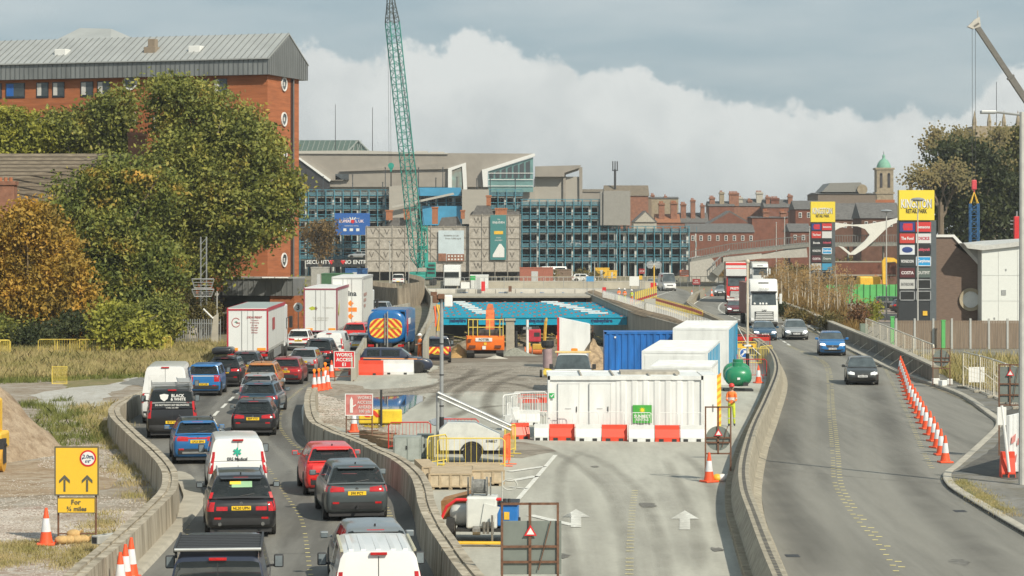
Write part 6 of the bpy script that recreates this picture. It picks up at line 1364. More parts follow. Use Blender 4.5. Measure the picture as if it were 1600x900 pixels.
names_=['white plastic barrier at the left corner of the white cabin','leftmost red plastic barrier in front of the white cabin','white plastic barrier right of the first red one by the cabin','middle red plastic barrier in front of the white cabin','white plastic barrier below the green and yellow cabin sign','rightmost red plastic barrier in front of the white cabin','last white plastic barrier beside the round sign back']
RP=M('barrier_red',(.68,.065,.03),.45,var=.1,scale=2);WP=M('barrier_white',(.66,.67,.66),.45,var=.08,scale=2)
for (x,y,k),n_ in zip(pos,names_): p=G(x,y);water_barrier(RP if k else WP,n_,(p.x,p.y,.012),0,1.03 if x>850 else .6,.64,WB,WHITE)
for i,(x,y,k,rz,w_) in enumerate([(812,686,1,15,.75),(795,672,0,80,.8),(803,660,0,70,.9),(828,664,0,0,.9)]): p=G(x,y);water_barrier(RP if k else WP,['red plastic barrier at the loose end of the row left of the cabin','white plastic barrier turned end-on left of the cabin','white plastic barrier behind the end-on one','white barrier under the steel hoops behind the row'][i],(p.x,p.y,.012),R(rz),w_,.64,WB,WHITE)
for i in range(4): p=G(800+i*14,655-i*2);ped_barrier(WHITE if i % 2==0 else STEEL,['white tubular barrier leaning left of the cabin','steel tubular barrier second from the left of the cabin','white tubular barrier in the cluster beside the cabin','steel tubular barrier touching the cabin corner'][i],(p.x,p.y,.012),R(60-i*25),1.6,1.1,'tubular barriers clustered left of the white cabin')
p=G(835,650);ped_barrier(RP,'red plastic pedestrian barrier behind the cluster by the cabin',(p.x,p.y,.012),R(5),1.6,.95,None,10,RP)
p=G(572,586);water_barrier(RP,'long red traffic barrier beside the WORKS ACCESS sign',(p.x,p.y,.012),R(-2),2.05,.85,'large traffic barriers by the works entrance',None,d=.6);p=G(621,585);water_barrier(WP,'long white traffic barrier in front of the dark blue estate car',(p.x,p.y,.012),R(-2),1.95,.85,'large traffic barriers by the works entrance',None,d=.6)
m_cab=M('cabin_white',(.70,.71,.70),.5,var=.14,scale=1.6,streak=(1,1,.25));m_seam=M('cabin_seam',(.48,.49,.49),.6)
def corrug(m,x0,x1,y,z0,z1,amp=.035,pitch=.28,axis='x',sgn=-1):
 n=max(1,int((x1-x0)/pitch));p=(x1-x0)/n;pts=[]
 for i in range(n):
  a=x0+i*p;pts+=[(a,0),(a+p*.3,0),(a+p*.45,amp),(a+p*.8,amp),(a+p*.95,0)]
 pts.append((x1,0));vs=[]
 for u,o in pts:
  if axis=='x': vs+=[(u,y+sgn*o,z0),(u,y+sgn*o,z1)]
  else: vs+=[(y+sgn*o,u,z0),(y+sgn*o,u,z1)]
 m.add(vs,[(2*i,2*i+2,2*i+3,2*i+1) for i in range(len(pts)-1)])
a=G(856,687);b=G(1099,687);Wc=b.x-a.x
t=T('site_cabin','long white steel site cabin with two doors and a green and yellow sign','cabin',(a.x,a.y,.012));Hc=2.55
m=MB();m.bx(.03,Wc-.03,.05,3.9,0,Hc-.04);corrug(m,2.75,Wc-.35,.03,.12,Hc-.16,.03,.42);body=ob('cabin_body',m,m_cab,t)
m=MB();m.bx(0,Wc,0,3.95,Hc-.12,Hc-.06);m.bx(0,Wc,-.03,.05,Hc-.16,Hc);m.bx(0,Wc,3.9,3.95,Hc-.1,Hc);m.bx(0,.09,-.03,.06,0,Hc);m.bx(Wc-.09,Wc,-.03,.06,0,Hc);m.bx(0,Wc,-.02,.05,0,.12);ob('corner_frame',m,m_cab,t)
m=MB();
for x in (1.35,2.65,4.1,5.2): m.bx(x-.03,x+.03,.05,3.9,Hc-.06,Hc+.03)
m.bx(3.0,5.4,1.6,3.2,Hc-.06,Hc+.08);ob('roof_rib',m,M('weathered_buff',(.36,.33,.28),.8,var=.3),t)
for i,x in enumerate((.42,1.68)):
 m=MB();m.bx(x,x+.82,-.01,.048,.14,2.22);d_=ob('door',m,m_cab,t);m=MB();m.bx(x-.02,x,-.014,.04,.12,2.24);m.bx(x+.82,x+.84,-.014,.04,.12,2.24);m.bx(x-.02,x+.84,-.014,.04,2.22,2.24);ob('door_gap',m,m_seam,d_)
 m=MB();m.bx(x+.72,x+.75,-.05,-.012,1.1,1.32);ob('handle',m,BLACK,d_);m=MB();m.bx(x+.28,x+.52,-.025,-.012,1.22,1.26);ob('letter_slot',m,m_seam,d_)
m=MB();m.bx(.06,.26,-.05,-.03,1.66,1.86);sg=ob('first_aid_sign',m,M('safety_green',(.03,.38,.10),.5),t);m=MB();m.prismy([(.10,1.75),(.13,1.78),(.15,1.74),(.21,1.83),(.24,1.81),(.155,1.69)],-.055,-.051);ob('tick_mark',m,WHITE,sg)
sx=3.41;m=MB();m.bx(sx,sx+.76,-.05,-.03,.66,1.38);sg=ob('company_sign',m,M('leaf_sign_green',(.06,.36,.05),.5),t);m=MB();
for k in range(10): an=2*math.pi*k/10;m.prismy([(sx+.38+math.cos(an-.2)*.06,1.18+math.sin(an-.2)*.06),(sx+.38+math.cos(an)*.14,1.18+math.sin(an)*.14),(sx+.38+math.cos(an+.2)*.06,1.18+math.sin(an+.2)*.06)],-.056,-.051)
m.cyl((sx+.38,-.05,1.18),(sx+.38,-.06,1.18),.07,12);ob('sun_mark',m,M('sun_yellow',(.85,.60,.03),.5),sg);text('lettering','SUNBELT',.12,(sx+.38,-.055,.93),WHITE,sg,maxw=.66,bold=.03);text('lettering','RENTALS',.10,(sx+.38,-.055,.80),WHITE,sg,maxw=.5,bold=.02)
t=T('generator_unit','narrow white steel unit with an orange striped edge right of the long cabin','cabin',(G(1101,687).x,98.6,.012))
m=MB();m.bx(0,.62,0,2.6,0,2.5);ob('body',m,m_cab,t);m=MB();m.bx(.62,.80,.1,.16,0,2.5);st_=ob('striped_edge',m,M('chevron_yellow',(.80,.62,.08)),t);m=MB()
for k in range(9): m.prismy([(.62,.1+k*.28),(.80,.24+k*.28),(.80,.36+k*.28),(.62,.22+k*.28)],.09,.098)
ob('red_stripe',m,M('marker_orange',(.8,.25,.03),.5),st_);m=MB();m.bx(.08,.5,-.01,0,.3,2.3);d_=ob('door',m,m_cab,t);m=MB();m.bx(.44,.47,-.03,-.012,1.0,1.3);ob('handle',m,BLACK,d_)
PR=M('stripe_cyan',(.0,.30,.55),.45)
def container(label,x,y,rz,w_,L_,z0,h,front,side,roof,stripes=False,ribs_roof=True,name='shipping_container'):
 t=T(name,label,'container',(x,y,z0),rz,None);m=MB();m.bx(.03,w_-.03,.03,L_-.03,.05,h-.05);corrug(m,.1,L_-.1,w_-.03,.12,h-.12,.035,.30,'y',1);corrug(m,.1,L_-.1,.03,.12,h-.12,.035,.30,'y',-1);ob('side_wall',m,side,t)
 m=MB();m.bx(.0,w_,-.02,.03,0,h);ob('end_wall',m,front,t);m=MB()
 for (a,b) in ((0,0),(w_-.1,0),(0,L_-.1),(w_-.1,L_-.1)): m.bx(a-.01,a+.11,b-.03,b+.12,-.0,h+.01)
 m.bx(0,w_,-.035,.05,h-.1,h+.005);m.bx(w_-.06,w_+.01,0,L_,h-.1,h+.005);m.bx(-.01,.06,0,L_,h-.1,h+.005);m.bx(w_-.06,w_+.01,0,L_,0,.14);ob('corner_frame',m,side,t)
 m=MB();m.bx(.02,w_-.02,.02,L_-.02,h-.05,h-.01)
 if ribs_roof:
  k=.3
  while k<L_-.2: m.bx(.05,w_-.05,k,k+.1,h-.01,h+.02);k+=.4
 ob('roof',m,roof,t)
 if stripes:
  m=MB();k=.3
  while k<L_-.5: m.bx(w_+.012,w_+.03,k,k+.75,.14,h-.1);k+=1.5
  ob('blue_stripe',m,PR,t)
 return t
a=G(1003,368+(549-368)/5.6*8.2);xa=(1003-800)/F*117;xb=(1109-800)/F*117
t=container('white container with a pale blue striped side pointing away behind the long cabin',xa,117,R(-7.6),xb-xa-.1,12.2,.012,2.6,m_cab,m_cab,m_cab,True)
m=MB();m.bx(.15,1.5,-.04,-.021,.1,2.4);m.bx(1.55,2.9,-.04,-.021,.1,2.4);ob('door',m,m_cab,t)
t=container('low white roofed unit in front of the striped container',(1014-800)/F*109,108,R(-7.6),2.75,5.5,.012,2.35,m_cab,m_cab,m_cab)
xa=(1046-800)/F*136;t=container('second white container further back, its near end taller than the striped one',xa,133,R(-7.6),3.05,12,.012,3.1,m_cab,m_cab,m_cab,True)
m_cb=M('container_blue',(.015,.13,.42),.5,var=.3,scale=2,streak=(1,1,.2))
xa=(945-800)/F*140;t=T('shipping_container','plain blue corrugated container standing side-on behind the white cabins','container',(xa,140,.012));m=MB();m.bx(.0,6.05,.04,2.4,.02,2.58);corrug(m,.1,5.95,.03,.15,2.47,.05,.36);ob('side_wall',m,m_cb,t,20);m=MB();m.bx(-.02,6.07,-.03,.05,2.48,2.6);m.bx(-.02,.1,-.03,.06,0,2.6);m.bx(-.02,6.07,-.03,.05,0,.14);m.bx(5.96,6.07,-.03,.06,0,2.6);ob('corner_frame',m,m_cb,t);m=MB();m.bx(0,6.05,0,2.4,2.585,2.6);ob('roof',m,m_cb,t);m=MB();m.bx(.55,.65,-.04,-.02,2.25,2.35);ob('white_tag',m,WHITE,t)
t=T('white_hopper','slanted white skip panel with a red edge behind the pick-up cab','skip',(G(904,575).x-1.2,149,.012));m=MB();m.prismy([(0,0),(0,3.1),(1.9,2.7),(1.9,0)],0,2);ob('body',m,m_cab,t);m=MB();m.prismy([(-.14,0),(-.14,3.15),(0,3.12),(0,0)],-.02,.1);ob('red_edge',m,RED,t)
t=T('fuel_tank','green oval plastic tank standing on a pallet beside the barrier','tank',(G(1155,612).x,G(1155,612).y+.6,.012))
mg=M('tank_green',(.02,.22,.10),.35,var=.08,coat=.2)
def soft(cx,cy,cz,a,b,c,e=.6,n=20,r_=9):
 rings=[]
 for j in range(r_+1):
  ph=-math.pi/2+math.pi*j/r_;cz_=math.copysign(abs(math.sin(ph))**e,math.sin(ph));rr=max(.02,abs(math.cos(ph))**e)
  rings.append([(cx+math.copysign(abs(math.cos(2*math.pi*i/n))**e,math.cos(2*math.pi*i/n))*a*rr,cy+math.copysign(abs(math.sin(2*math.pi*i/n))**e,math.sin(2*math.pi*i/n))*b*rr,cz+cz_*c) for i in range(n)])
 return rings
m=MB();m.loft(soft(0,0,.78,.72,.8,.55,.8));m.loft(soft(.05,1.3,.85,.75,.6,.6,.8));ob('shell',m,mg,t,50);m=MB();m.cyl((-.05,0,1.28),(-.05,0,1.48),.26,16);m.cyl((.1,1.2,1.4),(.1,1.2,1.6),.28,16);ob('filler_cap',m,mg,t);m=MB();m.bx(-.75,.75,-.6,.6,0,.10);m.bx(.2,.45,-.82,-.7,.30,.48);ob('pallet',m,DARK,t)
m=MB();m.bx(-.12,.03,-.81,-.79,.62,.74);ob('sticker',m,WHITE,t)
SK=M('skin',(.42,.26,.18),.6,var=.05);m_hvo=M('hi_vis_orange',(.90,.20,.04),.7,var=.1,scale=8);m_hvy=M('hi_vis_yellow',(.62,.70,.06),.7,var=.1,scale=8);HELR=M('red_helmet',(.6,.04,.03),.35);HELW=M('white_helmet',(.75,.75,.75),.35);m_tape=M('reflective_tape',(.6,.6,.58),.3)
def limb(m,pts,rs,n=8): m.sweep(pts,rs,n)
def person(label,loc,rz,top,trous,helm,pose='stand',group=None):
 t=T('person',label,'person',loc,rz,group);st=.12 if pose=='stand' else .28
 me=bpy.data.meshes.new('body');V=[(0,0,.98),(0,0,1.15),(0,0,1.35),(0,.0,1.47),(0,.01,1.56),(0,.015,1.66),(.17,0,1.42),(-.17,0,1.42)]
 fwd=.18 if pose!='stand' else .10
 V+=[(.21,.03,1.14),(.13,.22,1.10),(.07,.28,1.13),(-.21,.03,1.14),(-.13,.22,1.10),(-.07,.28,1.13)]
 V+=[(.09,0,.92),(.10,st*.4,.50),(.11,st*.2-.02,.10),(.12,st*.2+.14,.04),(-.09,0,.92),(-.11,-st*.3+.02,.50),(-.12,-st,.10),(-.13,-st+.14,.04)]
 E=[(0,1),(1,2),(2,3),(3,4),(4,5),(3,6),(3,7),(6,8),(8,9),(9,10),(7,11),(11,12),(12,13),(0,14),(14,15),(15,16),(16,17),(0,18),(18,19),(19,20),(20,21)]
 rad=[.15,.14,.16,.10,.055,.10,.075,.075,.055,.042,.04,.055,.042,.04,.10,.075,.055,.045,.10,.075,.055,.045]
 me.from_pydata(V,E,[]);o=bpy.data.objects.new('body',me);COL.objects.link(o);md=o.modifiers.new('skin','SKIN');sv=me.skin_vertices[0].data
 for i,r_ in enumerate(rad): sv[i].radius=(r_,r_*.85)
 sv[0].use_root=True;md.use_smooth_shade=True;s_=o.modifiers.new('sub','SUBSURF');s_.levels=1;s_.render_levels=1
 dg=bpy.context.evaluated_depsgraph_get();me2=bpy.data.meshes.new_from_object(o.evaluated_get(dg));bpy.data.objects.remove(o)
 me2.materials.clear()
 for mt in (DARK,trous,top,SK,m_tape): me2.materials.append(mt)
 for p in me2.polygons:
  c=p.center;k=0 if c.z<.13 else 1 if c.z<1.0 else 2 if c.z<1.50 else 3
  if k==2 and c.y>.235: k=3
  if k in (1,2) and (abs(c.z-.35)<.03 or abs(c.z-1.22)<.03) : k=4
  p.material_index=k;p.use_smooth=True
 b=bpy.data.objects.new('body',me2);COL.objects.link(b);b.parent=t
 for s in (-1,1):  # five fingers on each hand
  m=MB();
  for q in range(4): x=s*.07+(q-1.5)*.016;m.sweep([(x,.27,1.135),(x,.31+.004*(1.5-abs(q-1.5)),1.13),(x,.325,1.10)],[.010,.009,.007],5)
  m.sweep([(s*.04,.26,1.15),(s*.02,.29,1.15),(s*.02,.31,1.14)],[.011,.010,.008],5);ob('hand',m,SK,t)
 m=MB();m.ball((0,.02,1.67),.098,12,9,(1,1.15,1.25));m.box((0,.135,1.665),(.03,.04,.05));[m.ball((sx*.098,.01,1.66),.028,6,4,(.4,1,1.3)) for sx in (-1,1)];hd_=ob('head',m,SK,t,60)
 m=MB();[m.ball((sx*.035,.122,1.69),.013,6,4) for sx in (-1,1)];m.box((0,.124,1.618),(.045,.01,.01));ob('face_features',m,DARK,hd_)
 m=MB();rr=[[(math.cos(a)*.128*f,.015+math.sin(a)*.15*f,1.715+h) for a in [2*math.pi*i/16 for i in range(16)]] for f,h in ((1.0,0),(.98,.05),(.80,.10),(.45,.135),(.05,.145))];m.loft(rr);m.box((0,.17,1.715),(.2,.09,.012));ob('helmet',m,helm,t,50);return t
p_=G(1143,667);person('worker in orange jacket, yellow trousers and red helmet standing by the green tank',(p_.x,p_.y,.02),R(175),m_hvo,m_hvy,HELR)
p_=at(872,236);person('worker in orange jacket and lime trousers standing on the cutting floor under the props',(p_.x,p_.y,p_.z),R(-150),m_hvo,m_hvy,HELW,'walk')
for i,(x,y,tp_,lb) in enumerate([(967,474,m_hvo,'worker in orange, leftmost of the group behind the white barriers'),(976,475,m_hvo,'worker in orange in the middle of the group behind the white barriers'),(987,477,m_hvy,'worker in yellow at the right of the group behind the white barriers')]): p_=G(x,y);person(lb,(p_.x,p_.y,.02),R(200-i*30),tp_,m_hvy if tp_ is m_hvo else m_hvo,HELW,group='workers by the bridge end')
p_=G(656,566);person('worker in orange beside the tanker at the corner of the hoarding',(p_.x,p_.y,.02),R(120),m_hvo,m_hvo,HELW)
CO=M('cone_orange',(.80,.10,.03),.5,var=.08);CW=M('cone_sleeve',(.72,.72,.74),.35)
def cone(label,loc,group=None,h=.98,mats=(CO,CW)):
 t=T('traffic_cone',label,'traffic cone',loc,random.uniform(0,.6),group);m=MB();m.bb(-.24,.24,-.24,.24,0,.06,.015);m.cyl((0,0,.06),(0,0,h*.36),.18,16,.128);m.cyl((0,0,h*.72),(0,0,h),.082,16,.035);ob('cone_body',m,mats[0],t,30)
 m=MB();m.cyl((0,0,h*.36),(0,0,h*.72),.130,16,.084);ob('reflective_sleeve',m,mats[1],t,30);return t
CG='cones in the long row beside the right-hand road'
first=None
for i in range(20):
 f=i/19;d=87+(144.5-87)*f;px=np.interp(d,[87,91.1,98,103,120,144.5],[1477,1468,1456,1445,1422,1407]);loc=((px-800)/F*d,d,.030)
 if i==0: first=cone('nearest orange and white cone of the long row beside the right-hand road',loc,CG)
 else: c=dup(first,loc,random.uniform(0,.5));c['label']=nth(i)+' cone from the camera in the long row beside the right-hand road' if i<19 else 'farthest orange and white cone of the row beside the dark parapet'
for x,y,z,lb in [(72,852,.012,'tall cone standing left of the yellow lane sign'),(205,906,.03,'front cone of three at the foot of the left barrier'),(196,918,.03,'second cone of three at the foot of the left barrier'),(188,932,.03,'third cone at the bottom edge beside the left barrier'),(1108,754,.02,'dirty cone beside yellow sandbags at the round sign back'),(1185,599,.02,'cone standing right of the green tank'),(553,676,.03,'cone standing in the puddle under the faded red sign'),(1081,465,.03,'small far cone at the site road junction, left one'),(1100,462,.03,'far cone next to the silver oncoming car'),(1112,463,.03,'far cone touching the silver oncoming car'),(524,580,.03,'cone behind the WORKS ACCESS sign frame'),(518,590,.03,'cone left of the WORKS ACCESS sign frame')]:
 p=G(x,y);cone(lb,(p.x,p.y,z))
for i,(x,y) in enumerate([(491,612),(498,611),(505,610),(512,608),(508,600)]):
 p=G(x,y);t=cone(nth(i)+' cone from the left with an orange warning lamp, on the barrier bend',(p.x,p.y,.03),'lamp-topped cones at the barrier bend',1.0);m=MB();m.cyl((0,-.05,1.09),(0,.05,1.09),.09,12);m.box((0,0,1.0),(.1,.1,.08));ob('warning_lamp',m,M('amber_lens',(.85,.25,.02)),t)
def frame_sign(name,label,loc,rz,w_,zb,zt,panel,post=RUST,border=None,back=True,legs=None,cat='sign'):
 t=T(name,label,cat,loc,rz);m=MB();h=w_/2
 m.bb(-h,h,-.02,.02,zb,zt,.008);pn=ob('sign_panel',m,panel,t)
 if border: m=MB();b=.03*w_;[m.bx(*q) for q in ((-h,h,-.028,-.021,zt-b,zt),(-h,h,-.028,-.021,zb,zb+b),(-h,-h+b,-.028,-.021,zb+b,zt-b),(h-b,h,-.028,-.021,zb+b,zt-b))];ob('border',m,border,pn)
 m=MB();lx=legs or h*.92
 for s in (-1,1): m.cyl((s*lx,.05,0),(s*lx,.05,zt-.05),.03,6);m.cyl((s*lx,-.25,.03),(s*lx,.45,.03),.025,6)
 m.cyl((-lx,.05,zb-.15),(lx,.05,zb-.15),.02,6);m.cyl((-lx,.05,.25),(lx,.05,.25),.02,6);ob('frame',m,post,t);return t,pn
p=G(120,850);k=58.8
YS=M('sign_yellow',(.80,.50,.04),.5,var=.03);GRD=M('sign_grey',(.10,.10,.08),.5)
t,pn=frame_sign('lane_sign','large yellow lane sign with two arrows and a width limit roundel',(p.x,p.y,.02),0,1.18,.92+.35,2.58,YS,border=GRD,legs=.50)
m=MB()
for x in (-.32,.28): m.bx(x-.025,x+.025,-.034,-.022,1.38,1.70);m.prismy([(x,1.82),(x-.14,1.68),(x-.14,1.60),(x,1.73),(x+.14,1.60),(x+.14,1.68)],-.034,-.022)
ob('arrow',m,GRD,pn);m=MB();m.cyl((.30,-.022,2.26),(.30,-.030,2.26),.22,28);rd=ob('roundel',m,SIGNRED,pn);m=MB();m.cyl((.30,-.031,2.26),(.30,-.036,2.26),.175,28);ob('roundel_face',m,WHITE,rd)
BG=M('lettering_blue_black',(.02,.04,.12),.5);text('lettering','2.0m',.10,(.30,-.04,2.31),BG,rd,bold=.02);text('lettering',"6'6\"",.07,(.30,-.04,2.18),BG,rd,bold=.02);m=MB()
for s in (-1,1): m.prismy([(.30+s*.155,2.29),(.30+s*.155,2.22),(.30+s*.11,2.255)],-.041,-.036)
ob('side_arrow',m,BG,rd)
m=MB();m.bb(-.52,.50,-.02,.02,.80,1.22,.008);p2=ob('sub_plate',m,YS,t);m=MB();[m.bx(*q) for q in ((-.52,.5,-.028,-.021,1.20,1.22),(-.52,.5,-.028,-.021,.80,.82),(-.52,-.5,-.028,-.021,.82,1.2),(.48,.5,-.028,-.021,.82,1.2))];ob('border',m,GRD,p2)
text('lettering','For',.13,(-.02,-.03,1.10),GRD,p2,bold=.02);text('lettering','¾ miles',.12,(-.0,-.03,.92),GRD,p2,bold=.02)
for i,x in enumerate((-.38,-.2,0,.15,-.1)): 
 t=T('sandbag',['leftmost sandbag under the yellow lane sign','second sandbag under the yellow lane sign','middle sandbag under the yellow lane sign','rightmost sandbag under the yellow lane sign','upper sandbag of the pile under the yellow lane sign'][i],'sandbag',(p.x+x-.0,p.y-.1+i*.05,.16 if i==4 else .02),0,'sandbags under the yellow lane sign');m=MB();m.ball((0,0,.1),.2,12,8,(1,.8,.6));ob('bag',m,M('sandbag_tan',(.50,.33,.14),.9,var=.2,scale=6),t,60);m=MB();m.cyl((.16,0,.14),(.24,0,.18),.03,6,.05);ob('tied_neck',m,M('sandbag_tan',(.5,.33,.14)),t)
q_=G(152,865);t=T('drainage_channel','grey perforated channel section leaning on the left barrier','channel',(q_.x,q_.y,.25),R(-35));m=MB();m.bb(-.12,.12,-.1,1.3,0,.22,.02);ob('channel',m,M('pale_grey_plastic',(.38,.38,.36),.7),t);m=MB();m.bx(-.08,.08,-.11,-.095,.03,.18);[m.bx(-.05,.05,y,y+.1,.221,.224) for y in (.2,.6,1.0)];ob('slot',m,DARK,t)
t,pn=frame_sign('works_sign','red WORKS ACCESS E1 sign on a rusty frame by the queue',(G(538,596).x,G(538,596).y,.03),R(-3),1.18,.72,1.68,SIGNRED,border=WHITE)
for i,s_ in enumerate(('WORKS','ACCESS','E1')): text('lettering',s_,.19,(0,-.032,1.47-i*.27),WHITE,pn,maxw=.92,bold=.03)
faded=M('faded_sign_red',(.58,.10,.09),.5,var=.25,scale=2,c2=(.66,.30,.27))
t,pn=frame_sign('works_sign','faded red WORKS ACCESS sign with a white arrow, nearer and lower one',(G(561,690).x,G(561,690).y,.03),R(-3),1.12,1.0,1.88,faded,border=WHITE)
for i,(s_,w_) in enumerate((('WORKS',.55),('ACCESS',.6),('AHEAD',.5),('100 yds',.45))): text('lettering',s_,.12,(.22,-.032,1.72-i*.185),M('washed_white',(.68,.60,.58),.6),pn,maxw=w_,bold=.02)
m=MB();m.prismy([(-.36,1.12),(-.36,1.62),(-.30,1.76),(-.24,1.62),(-.24,1.12)],-.035,-.022);m.prismy([(-.24,1.34),(-.12,1.42),(-.12,1.46),(-.24,1.40)],-.035,-.022);ob('arrow',m,WHITE,pn)
t=T('crash_cushion','yellow barrier tank with red chevrons standing in the puddle','barrier',(G(583,664).x,G(583,664).y,.03),R(4));m=MB();m.bb(-.62,1.25,0,.5,.02,.62,.05);ob('tank',m,M('tank_yellow',(.72,.50,.03),.5,var=.15,scale=3),t);m=MB();[m.prismy([(-.6+k*.45,.6),(-.38+k*.45,.6),(-.1+k*.45,.3),(-.32+k*.45,.3)],-.01,-.002) for k in (0,1)];ob('red_stripe',m,M('chevron_red',(.62,.05,.02)),t)
m=MB();m.cyl((.35,-.1,0),(.35,-.1,1.5),.05,8);ob('post',m,DARK,t)
for i in range(3): q_=G(585+i*14,692+i*7);t=T('timber_baulk',['short brown timber baulk behind the barrier, left one','brown timber baulk in the middle of the three','brown timber baulk nearest the grey cabinets'][i],'timber',(q_.x,q_.y+1.2,.02),R(28),'timber baulks behind the barrier');m=MB();m.bb(-.16,.16,-1.3,1.3,0,.3,.02);m.bb(.2,.48,-1.2,1.2,0,.28,.02);ob('baulk',m,M('old_timber',(.25,.17,.10),.9,var=.3,scale=4,streak=(4,.5,4)),t);m=MB();m.bx(-.2,.5,-.9,-.84,.28,.32);m.bx(-.2,.5,.84,.9,.28,.32);ob('batten',m,RUST,t)
def sign_back(label,loc,rz,w_,zt,kind='rect',tri=True,panel_z=(.1,1.2),bar=RUST):
 t=T('sign_frame',label,'sign',loc,rz);m=MB();h=w_/2
 for x in (-h,h): m.bx(x-.025,x+.025,-.025,.025,0,zt)
 m.bx(-h,h,-.02,.02,zt-.05,zt);m.bx(-h,h,-.02,.02,panel_z[0]+.25,panel_z[0]+.3);m.bx(-h,h,-.02,.02,panel_z[0]-.12,panel_z[0]-.07);m.bx(-.03,.03,-.02,.02,panel_z[0]-.1,zt);m.bx(-h,h,-.02,.02,(panel_z[0]+panel_z[1])/2,(panel_z[0]+panel_z[1])/2+.05)
 ob('frame',m,bar,t);m=MB();gp_=M('sign_back_grey',(.20,.225,.205),.5,.2,var=.08)
 if kind=='rect': m.bb(-h-.03,h+.08,.03,.045,panel_z[0],panel_z[1],.005)
 else: c=(panel_z[0]+panel_z[1])/2;m.cyl((0,.03,c),(0,.045,c),(panel_z[1]-panel_z[0])/2,30)
 ob('sign_panel',m,gp_,t)
 if tri:
  zc=panel_z[1]-.22;m=MB();m.prismy([(-.13,zc-.1),(.15,zc-.1),(.01,zc+.14)],-.04,-.028);tr=ob('warning_triangle',m,SIGNRED,t);m=MB();m.prismy([(-.075,zc-.07),(.095,zc-.07),(.01,zc+.075)],-.046,-.041);ob('triangle_face',m,WHITE,tr)
 m=MB();m.cyl((h*.3,-.03,panel_z[0]+.1),(h*.75,-.03,panel_z[1]),.012,5);ob('tie',m,bar,t);return t
q_=G(828,955);sign_back('rusty sign frame with a grey rectangular sign back and small warning triangle at the bottom',(q_.x,q_.y,.02),R(2),1.22,2.35,'rect',True,(.78,1.95))
q_=G(1122,752);sign_back('tall rusty frame carrying a round grey sign back beside the long cabin',(q_.x,q_.y,.02),R(0),.84,2.48,'round',True,(1.0,1.82))
q_=G(1578,718);sign_back('rusty framed square sign back above the right footpath',(q_.x,q_.y,.14),R(-6),.78,3.35,'rect',True,(1.95,3.25))
q_=G(1471,606);sign_back('round grey sign back at the end of the dark parapet',(q_.x,q_.y,.14),R(-6),.9,2.0,'round',False,(1.0,1.9));
for i,(x,y) in enumerate([(1462,604),(1473,607),(1484,605)]): q_=G(x,y);t=T('ballast_block',['left white concrete foot block by the round sign back','middle white foot block by the round sign back','right white foot block by the round sign back'][i],'block',(q_.x,q_.y,.145),i*.7,'foot blocks by the round sign back');m=MB();m.bb(-.2,.2,-.15,.15,0,.3,.03);ob('block',m,WHITE,t);m=MB();m.bx(-.05,.05,-.04,.04,.3,.305);ob('socket',m,DARK,t)
for i,x in enumerate((1120,1128)): q_=G(x,752);t=T('sandbag',['yellow sandbag beside the dirty cone','pale sandbag at the foot of the round sign frame'][i],'sandbag',(q_.x,q_.y-.1,.02));m=MB();m.ball((0,0,.1),.2,12,8,(.9,.9,.7));ob('bag',m,(YEL,WHITE)[i],t,60);m=MB();m.cyl((.1,0,.16),(.2,0,.22),.02,6,.04);ob('tied_neck',m,(YEL,WHITE)[i],t)
t=T('camera_pole','tall pale pole with a dark base and camera cluster standing in the yard','pole',tuple(G(690,700)));m=MB();m.cyl((0,0,1.15),(0,0,5.75),.075,12);ob('pole',m,STEEL,t,40);m=MB();m.cyl((0,0,0),(0,0,1.2),.095,12);ob('dark_sleeve',m,BLACK,t);m=MB();m.bb(-.35,-.1,-.2,.1,5.6,5.9,.03);m.bb(-.15,.12,-.25,.1,5.75,5.95,.03);m.box((-.3,0,5.95),(.25,.2,.15));ob('camera_cluster',m,RUST,t);m=MB();m.bb(.1,.42,-.15,.2,5.45,5.9,.04);ob('camera_housing',m,WHITE,t);m=MB();[m.cyl((0,0,z),(0,0,z+.05),.09,10) for z in (1.6,2.8,4.0)];ob('clamp',m,DARK,t)
t=T('signal_mast','slender cream mast with a round lamp and guy base beside the oncoming lane','pole',tuple(G(1168,590)));m=MB();m.cyl((0,0,1.3),(0,0,6.6),.065,10);ob('pole',m,M('cream_pole',(.55,.48,.38),.5),t);m=MB();m.cyl((0,0,0),(0,0,1.4),.11,10);m.cyl((-.3,0,1.9),(.3,0,1.8),.06,8);ob('base_post',m,BLACK,t);m=MB();m.ball((0,0,6.7),.13,10,8);ob('lamp',m,M('cream_pole',(.55,.48,.38)),t);m=MB();m.cyl((0,0,1.9),(-.55,0,2.9),.02,5);m.cyl((.1,0,1.9),(.75,0,1.3),.02,5);m.box((0,0,1.85),(.4,.3,.1));ob('guy_bracket',m,WHITE,t)
q_=G(1163,575);t=T('round_sign','round blue keep-left sign low down by the cream mast','sign',(q_.x,q_.y,.02));m=MB();m.cyl((0,0,.9),(0,-.03,.9),.30,24);pn=ob('disc',m,WHITE,t);m=MB();m.cyl((0,-.031,.9),(0,-.036,.9),.26,24);ob('blue_face',m,BLUE,pn);m=MB();m.prismy([(-.15,.72),(.05,.92),(.12,.85),(.12,1.08),(-.1,1.06),(-.02,.99),(-.2,.8)],-.042,-.037);ob('arrow',m,WHITE,pn);m=MB();m.cyl((0,.03,0),(0,.03,.9),.03,6);ob('post',m,STEEL,t)
BY=M('barrier_yellow',(.72,.55,.10),.5,var=.1)
